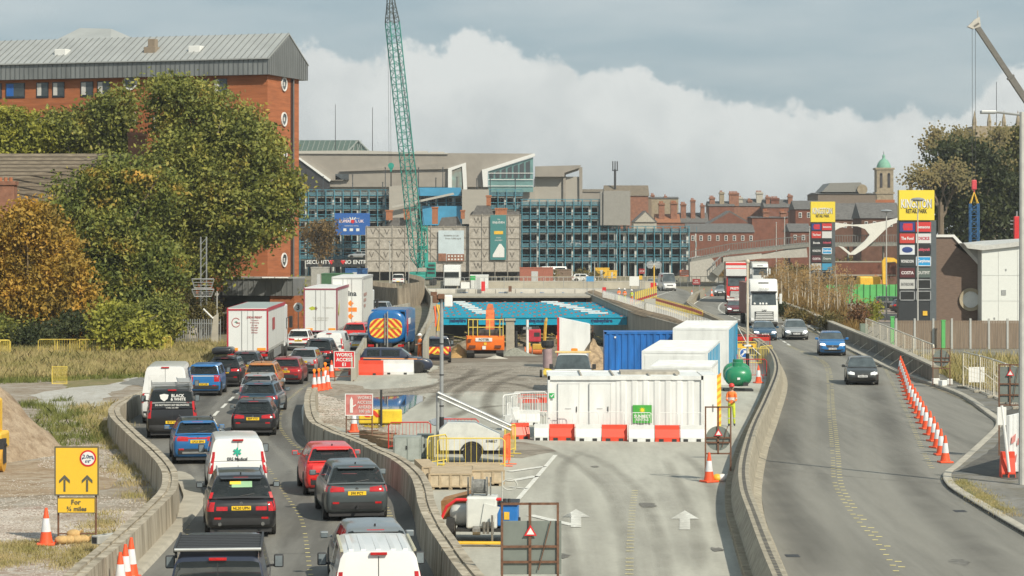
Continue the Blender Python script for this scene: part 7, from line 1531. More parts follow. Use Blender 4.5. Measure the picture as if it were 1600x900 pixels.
for i,(x,y,rz,mt,bd_) in enumerate([(1178,572,8,BY,None),(1197,568,60,BY,None),(1160,560,0,BY,YEL),(1150,585,80,RED,None),(1172,592,3,RED,None),(1182,548,0,RED,RED),(1145,548,40,RED,RED)]):
 q_=G(x,y);ped_barrier(mt,['yellow tubular barrier with rounded ends nearest the bend','yellow tubular barrier turned along the bend','yellow barrier with a solid yellow board behind the keep-left sign','red barrier end-on beside the striped container','low red tubular barrier behind the green tank','red boarded barrier beside the saloon','red boarded barrier behind the striped container'][i],(q_.x,q_.y,.02),R(rz),1.9,1.1,'barriers around the cream mast',12,bd_)
GYB='yellow barriers around the tower light'
for i,(x,y,rz,w_,mt) in enumerate([(736,735,0,2.35,BY),(683,730,60,1.3,BY),(797,712,75,1.5,BY),(792,728,80,1.2,ORANGE),(640,706,5,1.6,RED),(715,700,0,1.6,RED)]): q_=G(x,y);ped_barrier(mt,['long yellow barrier in front of the tower light','yellow barrier turned sideways left of the tower light','yellow barrier at the right rear of the tower light','orange barrier end closing the right of the compound','red barrier rail behind the grey cabinets','red barrier rail behind the tower light'][i],(q_.x,q_.y,.02),R(rz),w_,1.1,GYB,12)
q_=G(738,722);t=T('tower_light','white trailer tower light with its mast folded down across the top','tower light',(q_.x,q_.y,.02))
m=MB();m.prismy([(-1.15,.45),(-1.2,1.15),(-.9,1.42),(.1,1.42),(1.0,1.0),(1.0,.45)],-.5,.6);ob('hood',m,M('plant_white',(.60,.61,.58),.5,var=.12),t);m=MB();m.bx(-1.3,1.3,-.4,.5,.30,.45);ob('chassis',m,DARK,t)
m=MB();
for dz,dy in ((0,-.2),(.16,-.2),(0,.05),(.16,.05)): m.cyl((-1.25,dy,2.35+dz),(1.4,dy,1.15+dz),.05,8)
m.cyl((-1.25,-.08,.4),(-1.25,-.08,2.5),.06,8);ob('mast',m,STEEL,t);m=MB();m.cyl((.0,-.62,.34),(.0,-.5,.34),.34,20);ob('tyre',m,RUBBER,t);m=MB();m.loft([[(math.cos(a)*r_,y,.34+math.sin(a)*r_) for a in [math.pi*i/12 for i in range(13)]]+[(math.cos(a)*(r_-.04),y,.34+math.sin(a)*(r_-.04)) for a in [math.pi*i/12 for i in range(12,-1,-1)]] for y,r_ in ((-.66,.44),(-.45,.44))]);ob('mudguard',m,BLACK,t)
text('lettering','SUNBELT',.09,(.7,-.512,1.0-.22),DARK,t,maxw=.4)
for i,(x,w_,h_) in enumerate(((636,1.0,.88),(664,.62,.86))): q_=G(x,722-i*4);t=T('utility_cabinet',['wide grey green steel cabinet beside the barrier','smaller olive grey cabinet left of the yellow barrier'][i],'cabinet',(q_.x,q_.y,.02));m=MB();m.bb(-w_/2,w_/2,0,.8,0,h_+.02,.02);ob('cabinet',m,(M('cabinet_grey',(.25,.28,.26),.6,var=.2),M('cabinet_olive',(.19,.21,.18),.6,var=.2))[i],t);m=MB();[m.bx(-w_/2+.05+k*(w_-.06)/2,-w_/2+(w_-.06)/2+k*(w_-.06)/2,-.02,0,.06,h_-.04) for k in (0,1)];ob('door',m,M('cabinet_pale',(.31,.34,.32),.6,var=.2),t);m=MB();m.bx(-.04,.0,-.05,-.02,h_*.5,h_*.65);ob('handle',m,BLACK,t)
m_wood=M('pallet_wood',(.42,.33,.22),.85,var=.22,scale=5,bump=.3,streak=(.4,1,3));m_woodl=M('pale_crate_wood',(.50,.41,.29),.85,var=.2,scale=4)
def crate(label,px,py,w_,d_,h_,rz=0,n=5):
 q_=G(px,py);t=T('wooden_crate',label,'crate',(q_.x,q_.y,.02),rz,'flat wooden crates by the barrier');m=MB();m.bx(-w_/2,w_/2,0,d_,.1,h_);ob('box',m,m_woodl,t);m=MB()
 for i in range(n+1): x=-w_/2+w_*i/n;m.bx(x-.035,x+.035,-.025,-.001,.05,h_+.01)
 m.bx(-w_/2-.03,w_/2+.03,-.03,-.001,h_-.03,h_+.015);m.bx(-w_/2-.02,w_/2+.02,-.03,-.001,.08,.13)
 for i in range(7): y=d_*i/7;m.bx(-w_/2,w_/2,y+.02,y+d_/7-.02,h_,h_+.02)
 ob('batten',m,m_wood,t);m=MB();[m.bx(x-.06,x+.06,.0,d_,0,.1) for x in (-w_/2+.1,0,w_/2-.1)];ob('skid',m,m_wood,t);return t
crate('long flat wooden crate nearest the barrier',704,766,1.35,2.6,.50,R(0),4);crate('wooden crate with a lid right of the long one',762,760,1.05,1.6,.50,R(0),3);crate('narrow row of wooden crates tucked against the barrier',672,752,.5,2.8,.45,R(8),2);crate('low wooden pallet under the tower light',738,738,1.9,1.0,.22,0,4)
q_=G(745,852);t=T('jetting_trailer','small white and blue jetting trailer with hose reel and rusty box','trailer',(q_.x,q_.y,.02),R(-3))
m=MB();m.loft(soft(-.38,.9,.70,.40,.6,.30,.6));ob('water_tank',m,M('tank_cream',(.5,.5,.46),.5,var=.1),t,50);m=MB();m.bb(-.28,.54,-.05,.75,.42,1.26,.05);m.prismy([(.1,.5),(.42,.5),(.62,1.0),(.2,1.1)],-.09,-.05);ob('engine_hood',m,M('plant_white',(.60,.61,.58)),t);m=MB();m.bb(.54,1.08,.05,.85,.48,1.05,.03);ob('blue_cabinet',m,M('cabinet_blue',(.02,.16,.48),.45),t)
m=MB();m.bx(.72,.86,.03,.05,.66,.86);ob('warning_label',m,YEL,t);m=MB();m.bx(.50,1.1,.0,.9,1.05,1.12);[m.cyl((x,.0,1.12),(x,.0,1.22),.035,8) for x in (.62,.74,.86)];ob('gauge_panel',m,DARK,t)
m=MB();m.add([(-1.0,.9,.55),(-.45,.9,.60),(-.40,1.9,.60),(-.95,1.9,.55),(-1.02,.8,1.05),(-.25,.8,1.25),(-.25,1.95,1.25),(-1.0,1.95,1.05)],[(0,1,5,4),(1,2,6,5),(2,3,7,6),(3,0,4,7),(4,5,6,7),(0,3,2,1)]);ob('rusty_box',m,M('rust_brown',(.30,.15,.06),.85,var=.35,scale=4),t)
m=MB();m.sweep([(-.92,-.05,.28),(-.95,-.03,.65),(-.80,0,1.0),(-.55,0,1.18),(.65,0,1.2)],.045,8);ob('red_frame',m,SIGNRED,t);m=MB();m.bx(-.55,.85,-.05,1.8,.34,.42);ob('chassis',m,m_chas,t)
for s,x in ((-1,-.72),(1,1.02)): m=MB();m.cyl((x-.11,.45,.34),(x+.11,.45,.34),.34,20);w_=ob('wheel',m,RUBBER,t);m=MB();m.cyl((x-.115,.45,.34),(x+.115,.45,.34),.18,14);ob('rim',m,M('rusty_rim',(.2,.17,.14),.7),w_)
m=MB();m.cyl((-.12,.4,1.5),(.22,.4,1.5),.19,16);m.cyl((-.16,.4,1.5),(-.12,.4,1.5),.26,16);m.cyl((.22,.4,1.5),(.26,.4,1.5),.26,16);[m.bx(x-.02,x+.02,.38,.42,1.1,1.75) for x in (-.26,.34)];ob('hose_reel',m,M('hose_grey',(.18,.18,.17),.7,var=.4,scale=14),t);m=MB();m.sweep([(.85+math.cos(a)*.2,.4,1.55+math.sin(a)*.15) for a in [2*math.pi*i/14 for i in range(15)]],.02,5);m.cyl((.65,.35,1.1),(.65,.35,1.9),.015,5);ob('hose_loop',m,M('hose_white',(.5,.5,.46),.7),t)
m=MB();m.bb(-.55,.75,-.42,-.22,.05,.12,.02);ob('yellow_bumper',m,YEL,t);m=MB();[m.cyl((x,-.12,.3),(x,-.12,.62),.04,6) for x in (.2,.3,.42)];m.cyl((-.1,-.1,.38),(.1,-.1,.38),.12,10);m.cyl((.42,-.2,.1),(.42,-.2,.8),.03,6);ob('pump_fittings',m,M('pump_metal',(.24,.23,.21),.5,.5,var=.4,scale=9),t)
q_=at(758,189);t=T('excavator','orange tracked excavator seen from behind with yellow guard rails','excavator',(q_.x,q_.y,q_.z));m_exo=M('excavator_orange',(.78,.16,.015),.45,var=.12,scale=1.2)
m=MB();rings=[]
for x,ins in ((-1.5,.35),(-1.42,.12),(-1.1,.02),(1.1,.02),(1.42,.12),(1.5,.35)): rings.append([(x,y+ins*(1 if y<.5 else 0),z) for y,z in [(.05,.62),(-.05,.9),(-.02,1.45),(.25,1.72),(2.2,1.72),(2.2,.62)]])
m.loft(rings);cw_=ob('counterweight',m,m_exo,t,30)
m=MB();m.bx(-.75,.55,-.07,-.04,1.30,1.58);np_=ob('name_board',m,WHITE,cw_);text('lettering','POTTER',.17,(-.1,-.08,1.44),BLACK,np_,maxw=.8,bold=.03);m=MB();m.bx(-1.35,-1.0,.0,.02,1.2,1.5);m.bx(-1.25,-.75,-.06,-.04,.80,1.0) ;m.bx(.75,1.25,-.06,-.04,.80,1.0);ob('vent',m,M('vent_dark',(.12,.04,.02),.7),cw_);m=MB();m.bx(-.22,.05,-.075,-.05,.68,.95);ob('recovery_plate',m,WHITE,cw_)
m=MB();m.bx(-.1,.12,-.075,-.05,1.0,1.22);ob('yellow_plate',m,YEL,cw_)
m=MB()
for s in (-1,1): m.prismx([(-.2,.15),(-.35,.4),(-.2,.62),(3.6,.62),(3.8,.4),(3.6,.15),(3.4,.02),(0,.02)],s*1.15-.28,s*1.15+.28)
ob('track',m,RUBBER,t);m=MB();m.bx(-.9,.9,.8,2.6,.3,.62);ob('undercarriage',m,DARK,t)
m=MB();m.bx(-1.45,-.55,1.2,3.1,1.72,3.0);cbn=ob('cab',m,DARK,t);m=MB();m.bx(-1.40,-.6,1.17,1.2,2.1,2.9);ob('rear_window',m,GLASS,cbn);m=MB();m.bx(-.5,1.45,.6,2.6,1.72,2.15);ob('engine_deck',m,M('engine_dark',(.06,.055,.05),.7,var=.4,scale=6),t)
m=MB();
for x in (-1.3,-.95,.35,1.15,1.4,-.6): m.cyl((x,.1,1.72),(x,.1,3.0),.032,6)
for z in (2.4,3.0): m.cyl((-1.3,.1,z),(1.4,.1,z),.032,6);m.cyl((-1.3,.1,z),(-1.3,1.2,z),.03,6);m.cyl((1.4,.1,z),(1.4,2.2,z),.03,6)
ob('guard_rail',m,BY,t)
m=MB();m.loft([[(x,y+dy*.0,z) for x,z in ((.35-w_,zz-.3),(.35+w_,zz-.3),(.35+w_*.9,zz+.3),(.35-w_*.9,zz+.3))] for y,zz,w_,dy in ((2.2,2.0,.34,0),(4.4,3.3,.36,0),(6.2,3.75,.22,0))]);m.loft([[(.35+sx*w_,y+sy*.22,z) for sx,sy in ((-1,-1),(1,-1),(1,1),(-1,1))] for y,z,w_ in ((6.2,3.9,.24),(7.0,3.0,.3),(7.6,1.4,.22))]);ob('boom',m,M('boom_orange',(.60,.14,.04),.6,var=.35,scale=2),t)
m=MB();m.cyl((.1,2.8,2.0),(.1,4.6,3.4),.09,8);m.cyl((.65,2.8,2.0),(.65,4.6,3.4),.09,8);m.cyl((.9,1.5,1.8),(1.3,3.5,3.2),.05,6);ob('hydraulic_ram',m,RUST,t);m=MB();m.bb(-.3,1.0,7.1,8.2,.1,1.4,.1);ob('bucket',m,RUST,t)
q_=at(836,228);t=T('mini_digger','red mini digger with a yellow arm working on the cutting floor','digger',(q_.x,q_.y,q_.z));m=MB();m.bb(-.75,.55,0,1.8,.9,2.1,.1);ob('body',m,M('digger_red',(.45,.03,.05),.5,var=.2),t);m=MB();[m.bb(s*.6-.18,s*.6+.18,-.2,2.1,0,.55,.08) for s in (-1,1)];ob('track',m,RUBBER,t);m=MB();m.bx(-.6,.4,.2,1.4,2.1,2.3);m.bx(-.1,.45,-.01,.02,1.4,1.8);ob('cab',m,DARK,t);m=MB();m.cyl((.85,.5,.2),(1.0,.8,2.7),.16,6);m.cyl((1.0,.8,2.7),(1.1,2.2,3.0),.14,6);ob('arm',m,M('arm_yellow',(.50,.30,.04),.6,var=.2),t)
q_=at(838,208);t=T('pedestrian_roller','small orange and yellow roller parked right of the white post','roller',(q_.x,q_.y,q_.z));m=MB();m.bb(-.9,-.5,0,.9,.35,1.0,.08);m.bb(-.35,.6,0,1,.4,.9,.08);ob('body',m,M('arm_yellow',(.5,.3,.04)),t);m=MB();m.cyl((-1.0,.3,.35),(-.4,.3,.35),.35,16);m.cyl((-.3,.3,.3),(.5,.3,.3),.3,16);ob('drum',m,M('drum_orange',(.6,.15,.04),.6),t)
q_=G(861,590);t=T('pumping_unit','upright mauve cylinder on a yellow stand with a black hose ring at its top','pump',(q_.x-.2,q_.y,.02));m=MB();m.cyl((0,0,.55),(0,0,1.65),.27,14);ob('cylinder',m,M('dusty_mauve',(.32,.23,.24),.7,var=.2),t,40);m=MB();m.loft([[(math.cos(a)*r_,math.sin(a)*r_,z) for a in [2*math.pi*i/14 for i in range(14)]] for r_,z in ((.30,1.7),(.38,1.85),(.36,2.1),(.22,2.1),(.20,1.7))]);ob('hose_ring',m,BLACK,t);m=MB();m.bb(-.2,.22,-.2,.2,.05,.6,.05);m.box((-.1,-.25,.3),(.3,.2,.25));ob('stand',m,BY,t);m=MB();m.cyl((-.45,0,.22),(-.32,0,.22),.22,14);ob('wheel',m,RUBBER,t)
m_ribg=M('ribbed_grey_concrete',(.34,.32,.27),.9,var=.3,scale=1.2,streak=(1,1,.2));m_timb=M('timber_hoarding',(.25,.21,.16),.9,var=.4,scale=2.2,streak=(1,1,.2))
def ribbed(name,label,pts,h,mat,cat='hoarding',rib=.9,z=0,top=0):
 P=resample(catmull(pts,.6),.6);t=T(name,label,cat,(0,0,0));m=MB();m.path_box(P,[(-.08,z),(-.08,z+h),(.08,z+h),(.08,z)]);ob('panel',m,mat,t);P2=resample(P,rib);m=MB()
 for a,b in zip(P2[:-1],P2[1:]): d=(b-a).normalized();m.box((a.x,a.y,z+h/2+top/2),(.09,.26,h+top),math.atan2(d.y,d.x))
 ob('rib',m,mat,t);return t
ribbed('concrete_hoarding','ribbed grey concrete wall curving round the left lip of the cutting',[(-6.3,168),(-7.0,205),(-8.7,262),(-10.5,300),(-12.4,338)],1.5,m_ribg,rib=1.6)
ribbed('grey_hoarding','ribbed grey barrier wall between the queue and the blue tanker',gp([(552,596),(562,578),(572,556),(580,535),(590,518),(610,503),(640,495)]),1.4,m_ribg,rib=1.3)
ribbed('timber_hoarding','curving brown timber hoarding with upright sticks behind the tanker',gp([(582,474),(600,478),(630,480),(655,476),(662,470),(655,463),(640,458)]),2.2,m_timb,rib=.7,top=.5)
ribbed('white_hoarding','pale temporary wall right of the blue tanker',gp([(664,582),(668,566),(674,550),(684,535)]),1.9,m_ribg,rib=1.2)
t=T('lifting_arms','bundle of orange and yellow lifting slings hung on the camera side wall','slings',tuple(G(682,545)));m=MB();[m.sweep([(x,0,3.2),(x+.2,0,2.4),(x+.05,0,1.3)],.06,6) for x in (0,.15)];ob('yellow_sling',m,YEL,t);m=MB();m.sweep([(-.15,0,3.1),(-.05,0,2.2),(-.1,0,1.6)],.07,6);ob('orange_sling',m,ORANGE,t);m=MB();m.cyl((0,.1,0),(0,.1,3.3),.05,6);ob('stand',m,STEEL,t)
GW='white slatted barriers along the right lip of the cutting';first=None
path=resample(catmull(gp([(942,468),(962,474),(985,482),(1004,488),(1040,498),(1068,508),(1092,515),(1118,525)]),1),2.1)
for i,(a,b) in enumerate(zip(path[:-1],path[1:])):
 d=b-a;c=(a+b)/2;rz=math.atan2(d.y,d.x)
 if first is None: first=ped_barrier(WHITE,'white slatted barrier in the line along the right lip of the cutting',(c.x,c.y,.02),rz,2.05,1.15,GW,8,None);
 else: dup(first,(c.x,c.y,.02),rz,label=nth(i)+' white slatted barrier from the bridge along the right lip of the cutting')
for ch in first.children:
 pass
GY2='yellow and red barriers behind the white ones';path=resample(gp([(1020,478),(1052,488),(1084,498),(1098,504)]),2.2);first=None
for i,(a,b) in enumerate(zip(path[:-1],path[1:])):
 d=b-a;c=(a+b)/2;rz=math.atan2(d.y,d.x)
 if first is None: first=ped_barrier(BY,'yellow barrier in the second line behind the white slatted barriers',(c.x,c.y,.02),rz,2.1,1.1,GY2,8,RP)
 else: dup(first,(c.x,c.y,.02),rz,label=nth(i)+' yellow barrier from the left in the second line behind the white ones')
q_=G(1015,489);t=T('solid_hoarding','plain grey solid panel in the middle of the white barrier line','panel',(q_.x,q_.y-.3,.02),R(60));m=MB();m.bb(-1.3,1.3,-.04,.04,.1,1.5,.02);ob('panel',m,M('panel_grey',(.38,.38,.34),.7),t);m=MB();[m.bx(s*1.2-.03,s*1.2+.03,-.3,.3,0,.1) for s in (-1,1)];ob('foot',m,STEEL,t)
GB='yellow and red banded posts behind the workers'
for i in range(12):
 q_=G(993+i*2.9,476-i*1.0);t=T('banded_post',nth(i)+' thin yellow post from the left in the red-banded cluster behind the workers','post',(q_.x,q_.y,.02),0,GB)
 if i==0: m=MB();m.cyl((0,0,0),(0,0,1.5),.09,6);a_=ob('post',m,BY,t).data;m=MB();m.cyl((0,0,.3),(0,0,.6),.1,6);b__=ob('red_band',m,RED,t).data
 else:
  for nn,dd_ in (('post',a_),('red_band',b__)): o=bpy.data.objects.new(nn,dd_);COL.objects.link(o);o.parent=t
def board(label,px,py0,py1,ybase,w_px,mat,txt=(),tcol=None,name='site_board',legs=STEEL,z=0):
 b=G(px,ybase,z);k=F/b.y;t=T(name,label,'sign',(b.x,b.y,z+.02));z0=(ybase-py1)/k;z1=(ybase-py0)/k;m=MB();m.bx(-w_px/2/k,w_px/2/k,-.03,.03,z0,z1);pn=ob('sign_panel',m,mat,t);m=MB();[m.cyl((s*w_px*.4/k,.05,0),(s*w_px*.4/k,.05,z1),.04,6) for s in (-1,1)];ob('leg',m,legs,t)
 for i,s_ in enumerate(txt): text('lettering',s_,(z1-z0)/(len(txt)+1)*.7,(0,-.04,z1-(z1-z0)*(i+1)/(len(txt)+1)),tcol or WHITE,pn,maxw=w_px*.8/k)
 return t
board('plain white board standing behind the workers',991,432,447,472,15,WHITE);board('dark red notice board beside the white site van',1088,436,445,462,12,M('dark_sign_red',(.30,.03,.03),.5),('SITE','TRAFFIC'));board('orange and white diversion board right of the site van',1069,422,432,448,14,M('faded_orange_board',(.62,.20,.12),.6),('WORKS','AHEAD'));board('small red sign left of the starburst lamp',1003,420,428,452,9,M('dark_sign_red',(.3,.03,.03)),('STOP',))
board('red works board at the foot of the starburst lamp',1021,442,452,462,9,SIGNRED);board('yellow notice beside the white board',1001,431,437,460,5,YEL);board('blue and white symbol board at the right end of the bridge',922,432,440,462,12,M('board_blue',(.08,.3,.55),.5));board('small red panel at the corner where bridge meets fence',944,449,456,467,6,SIGNRED)
t=T('starburst_lamp','yellow mast with twin round lamp panels behind the workers','lamp',tuple(G(1022,462)));m=MB();m.cyl((0,0,0),(0,0,4.3),.09,8);ob('mast',m,YEL,t);m=MB();[m.cyl((s*.55,0,4.2),(s*.55,-.08,4.2),.5,16) for s in (-1,1)];ob('lamp_disc',m,STEEL,t);m=MB();[m.cyl((0,-.1,4.3),(math.cos(R(a))*.75,-.1,4.3+math.sin(R(a))*.75),.03,4) for a in range(20,361,55)];ob('spoke',m,WHITE,t)
def simple_box(name,label,cat,px,ybase,w_px,ytop,mat,dep=2.5,trim=None,roofc=None,group=None,rz=0):
 b=G(px,ybase);k=F/b.y;t=T(name,label,cat,(b.x,b.y,.01),rz,group);w2=w_px/2/k;h=(ybase-ytop)/k;m=MB();m.bb(-w2,w2,0,dep,0,h,.04);ob('body',m,mat,t);m=MB();m.bx(-w2-.05,w2+.05,-.05,dep+.05,h-.12,h+.05);ob('roof_edge',m,trim or mat,t);m=MB();m.bx(-w2*.3,w2*.1,-.03,.0,.1,min(h*.8,2.0));ob('door',m,trim or m_seam,t);return t
simple_box('site_cabin','small white cabin with a green safety sign beyond the bridge','cabin',749,452,28,430,m_cab);board('green first aid board on the white cabin beyond the bridge',739,431,438,452.6,8,M('safety_green',(.03,.38,.10)));board('red fire point board standing on the bridge',755,440,455,458,6,SIGNRED);board('white notice board on the bridge behind the mesh panels',727,441,451,458,14,WHITE);board('dark red board further right on the bridge',797,447,456,458,5,RUST)
simple_box('yellow_skip','yellow plant hopper left of the white van beyond the bridge','plant',819,440,9,421,YEL,2);simple_box('yellow_plant','row of yellow plant parked under the right wing of the car park','plant',941,434,22,419,YEL,3);simple_box('yellow_plant','lower yellow machine body right of the long yellow one','plant',957,435,14,423,YEL,2)
simple_box('green_shed','green waste container roof behind the leaf lorry','container',525,462,46,428,M('dull_green',(.05,.13,.06),.7,var=.2),5);simple_box('blue_skip','dark blue skip at the foot of the car park left end','container',556,444,34,420,M('skip_blue',(.02,.10,.28),.6),3);simple_box('grey_box','weathered grey box body left of the green waste container','container',499,448,26,418,M('weathered_grey',(.33,.32,.29),.8,var=.2),4)
simple_box('timber_stack','long brown timber wall under the right half of the car park','wall',865,440,56,421,M('brown_boarding',(.20,.14,.10),.9),.5);simple_box('red_hoarding','faded red hoarding along the base of the car park','hoarding',838,442,52,418,M('faded_red_hoarding',(.35,.12,.08),.8),.3)
for i,(x,y,s_) in enumerate([(855,441,12),(930,441,12),(905,438,10)]): shrub(x,y,s_,14,g5,['low bush beside the white van beyond the bridge','low bush beneath the yellow plant','bush by the brown timber wall'][i],500,size=.25)
b=G(707,452);t=T('tipper_lorry','white tipper lorry parked below the pale blue banner','lorry',(b.x,b.y,.01),R(180));m=MB();m.bb(-1.25,1.25,-3,3,1.2,3.7,.08);ob('tipper_body',m,m_tw,t);m=MB();m.bb(-1.2,1.2,3.2,5.2,.6,3.0,.1);ob('cab',m,m_tw,t);m=MB();m.bx(-1.1,1.1,5.19,5.22,1.8,2.7);ob('windscreen',m,GLASS,t);axle_wheels(t,(-2,-.6,4.2),2.5);m=MB();m.bx(-1,1,-3,5,.8,1.2);ob('chassis',m,m_chas,t)
m=MB()
for i in range(60):
 x=-14+i*.72;m.bx(x,x+.08,-.0,.05,0,1.6)
m.bx(-14,29,.05,.08,1.5,1.58);t=T('site_fence','long pale fence beyond the bridge in front of the car park','fence',(10,392,.01));ob('fence_bars',m,M('fence_buff',(.42,.38,.30),.7),t);m=MB();m.bx(-14,29,-.05,.05,.0,.5);ob('base_rail',m,CONC,t)
t=T('buff_kerb_wall','low buff wall in front of the bowling site, beyond the bridge','wall',(-2,372,0));m=MB();m.bx(-9,24,0,.5,0,1.1);ob('wall',m,M('pale_buff',(.46,.42,.34),.85,var=.15,scale=.5),t);m=MB();m.bx(-9,24,-.05,.55,1.1,1.2);ob('coping',m,m_bc,t)
m_cr=M('crane_green',(.02,.25,.20),.5,var=.15,scale=.8);m_crd=M('boom_teal',(.025,.22,.18),.5)
b=G(655,446);t=T('crawler_crane','tall green lattice boom crawler crane in front of the car park','crane',(b.x,b.y,.01));k=F/b.y
def cp_(px,py,dy=0): return Vector(((px-655)/k,dy,CH-(py-HOR)/k))
def lattice(m,a,b,w0,w1,n,r,mid_=None,rz=.5):
 a,b=Vector(a),Vector(b);ax=(b-a).normalized();u=Vector((1,0,0));u=(u-ax*u.dot(ax)).normalized();v=ax.cross(u);cs,sn=math.cos(rz),math.sin(rz);u,v=u*cs+v*sn,v*cs-u*sn;pr_=[]
 for i in range(n+1):
  f=i/n;w_=(w0+(w1-w0)*f)/2;c=a.lerp(b,f);pr_.append([c+u*sx*w_+v*sy*w_ for sx,sy in ((-1,-1),(1,-1),(1,1),(-1,1))])
 for q in range(4):
  m.tube([p[q] for p in pr_],r,6)
  for i in range(n):
   j=(q+1) % 4;m.cyl(pr_[i][q],pr_[i+1][j] if i % 2==0 else pr_[i+1][j],r*.5,4,caps=False) if i % 2==0 else m.cyl(pr_[i][j],pr_[i+1][q],r*.5,4,caps=False);m.cyl(pr_[i][q],pr_[i][j],r*.45,4,caps=False)
m=MB();A0,A1,A2,A3=cp_(656,418),cp_(652,400),cp_(613,35),cp_(609,-30);lattice(m,A1,A2,1.75,1.75,34,.10);lattice(m,A0,A1,.5,1.75,2,.09);ob('boom',m,m_crd,t)
m=MB();lattice(m,A2,cp_(611,5),1.75,1.0,4,.09);lattice(m,cp_(611,5),A3,1.0,.8,3,.08);ob('boom_tip',m,M('dark_boom_tip',(.05,.06,.05),.5),t)
m=MB();m.bb(-1.6,2.2,0,4.5,1.0,2.2,.1);ob('upper_body',m,m_cr,t);m=MB();m.bb(1.2,2.7,-.2,1.5,1.3,3.8,.1);cbn=ob('cab',m,m_cr,t);m=MB();[m.bx(1.35,2.55,-.23,-.2,z,z+.35) for z in (1.9,2.5,3.1)];ob('grille',m,DARK,cbn);m=MB();[m.bb(s*1.8-.5+.4,s*1.8+.5+.4,-1,6,0,1.0,.2) for s in (-1,1)];ob('track',m,RUBBER,t)
m=MB();mb_=cp_(652,418);lattice(m,cp_(660,418),cp_(661,352),1.3,1.0,6,.09);m.bb(cp_(652,0).x,cp_(668,0).x,-.3,.6,cp_(0,390).z,cp_(0,384).z,.1);m.bb(cp_(656,0).x,cp_(668,0).x,-.3,.6,cp_(0,362).z,cp_(0,355).z,.1);ob('gantry',m,m_cr,t);m=MB();[m.bx(cp_(x,0).x,cp_(x+5,0).x,-.4,-.1,cp_(0,418).z,cp_(0,395).z) for x in (652,664)];m.bb(cp_(651,0).x,cp_(664,0).x,-.6,1.0,cp_(0,446).z,cp_(0,430).z,.1);ob('winch_frame',m,M('mid_green',(.03,.32,.27),.5),t)
m=MB();m.cyl(cp_(661,352),cp_(612,10),.05,4);m.cyl(cp_(663,352),cp_(614,20),.05,4);m.cyl(cp_(609,5),cp_(611,257),.03,4);m.cyl(cp_(605.5,5),cp_(608,257),.03,4);ob('cable',m,DARK,t);m=MB();q=cp_(611,259);m.cyl((q.x-.0,-.15,q.z),(q.x,.15,q.z),.5,14);m.prismy([(q.x-.5,q.z),(q.x+.5,q.z),(q.x,q.z-1.1)],-.12,.12);hk=ob('hook_block',m,m_cr,t);m=MB();m.cyl((q.x,0,q.z-1),(q.x,0,q.z-3.4),.10,6);ob('hook_line',m,DARK,hk)
b_=Vector(((1805-800)/F*300,300,0));t=T('mobile_crane','mobile crane with a grey telescopic boom reaching in from the right edge','crane',b_);k=F/300
def c2(px,py): return Vector(((px-1805)/k,0,CH-(py-HOR)/k))
m=MB();S=c2(1795,445);E_=c2(1524,38);dr_=(E_-S)
for f0,f1,w_ in ((0,.45,.52),(.45,.62,.44),(.62,.80,.37),(.80,1.0,.31)):
 a=S+dr_*f0;e=S+dr_*f1;n_=Vector((dr_.z,0,-dr_.x)).normalized()*w_;y_=Vector((0,w_,0));m.loft([[p+n_-y_,p-n_-y_,p-n_+y_,p+n_+y_] for p in (a,e)])
 m.loft([[p+n_*1.2-y_*1.2,p-n_*1.2-y_*1.2,p-n_*1.2+y_*1.2,p+n_*1.2+y_*1.2] for p in (e-dr_.normalized()*.25,e)])
ob('boom',m,M('boom_grey',(.15,.14,.125),.5,var=.15),t);m=MB();m.prismy([(E_.x-1.0,E_.z-.3),(E_.x-.1,E_.z+.6),(E_.x+.5,E_.z+.9),(E_.x+.6,E_.z-.3),(E_.x-.3,E_.z-.6)],-.35,.35);m.cyl((E_.x+.3,0,E_.z+.8),(E_.x+.3,0,E_.z+1.7),.05,5);ob('boom_head',m,M('head_pale',(.5,.47,.42),.6),t)
m=MB();m.bb(-3.5,3,-1.5,1.5,0.8,3.2,.1);m.bb(-1.5,2.5,-1.3,1.3,3.2,5,.1);ob('carrier',m,YEL,t);axle_wheels(t,(-1.2,1.2),6.0)
m=MB();[m.cyl(c2(x,46),c2(x+.5,292),.03,4) for x in (1519,1524)];ob('cable',m,DARK,t)
t=T('crane_load','blue lattice tower section hanging on yellow slings from a red hook block','load',(Q(1522,382,299).x,299,0));zb=Q(1522,384,299).z
def c3(px,py): return Vector(((px-1522)/k,0,CH-(py-HOR)/k))
m=MB();lattice(m,c3(1522,384),c3(1522,318),1.0,1.0,7,.08,rz=0);ob('lattice_section',m,M('lattice_blue',(.03,.12,.28),.5),t);m=MB();[m.cyl(c3(1522,300),c3(1522,318)+Vector((s*.45,u*.45,0)),.06,5) for s in (-1,1) for u in (-1,1)];ob('sling',m,YEL,t);m=MB();q=c3(1522,289);m.bb(q.x-.3,q.x+.3,-.2,.2,q.z-.6,q.z+.6,.08);m.cyl((q.x,0,q.z-.6),(q.x,0,q.z-1),.08,6);ob('hook_block',m,M('hook_red',(.6,.06,.08),.5),t)
t=T('red_mast','red and white mast top behind the white building','mast',(Q(1590,380,300).x,300,0));m=MB();m.bb(-.45,.35,-.3,.3,Q(0,378,300).z-1,Q(0,338,300).z,.05);ob('red_body',m,SIGNRED,t);m=MB();m.cyl((-.1,0,0),(-.1,0,Q(0,330,300).z),.1,6);[m.box((-.2,0,Q(0,y,300).z),(1.4,.1,.1)) for y in (350,358,345)];ob('pole',m,STEEL,t)
t=T('yellow_excavator','yellow excavator arm rising behind the green hoarding','excavator',(Q(1382,445,305).x,305,.01));k=F/305
def c4(px,py): return ((px-1382)/k,CH-(py-HOR)/k)
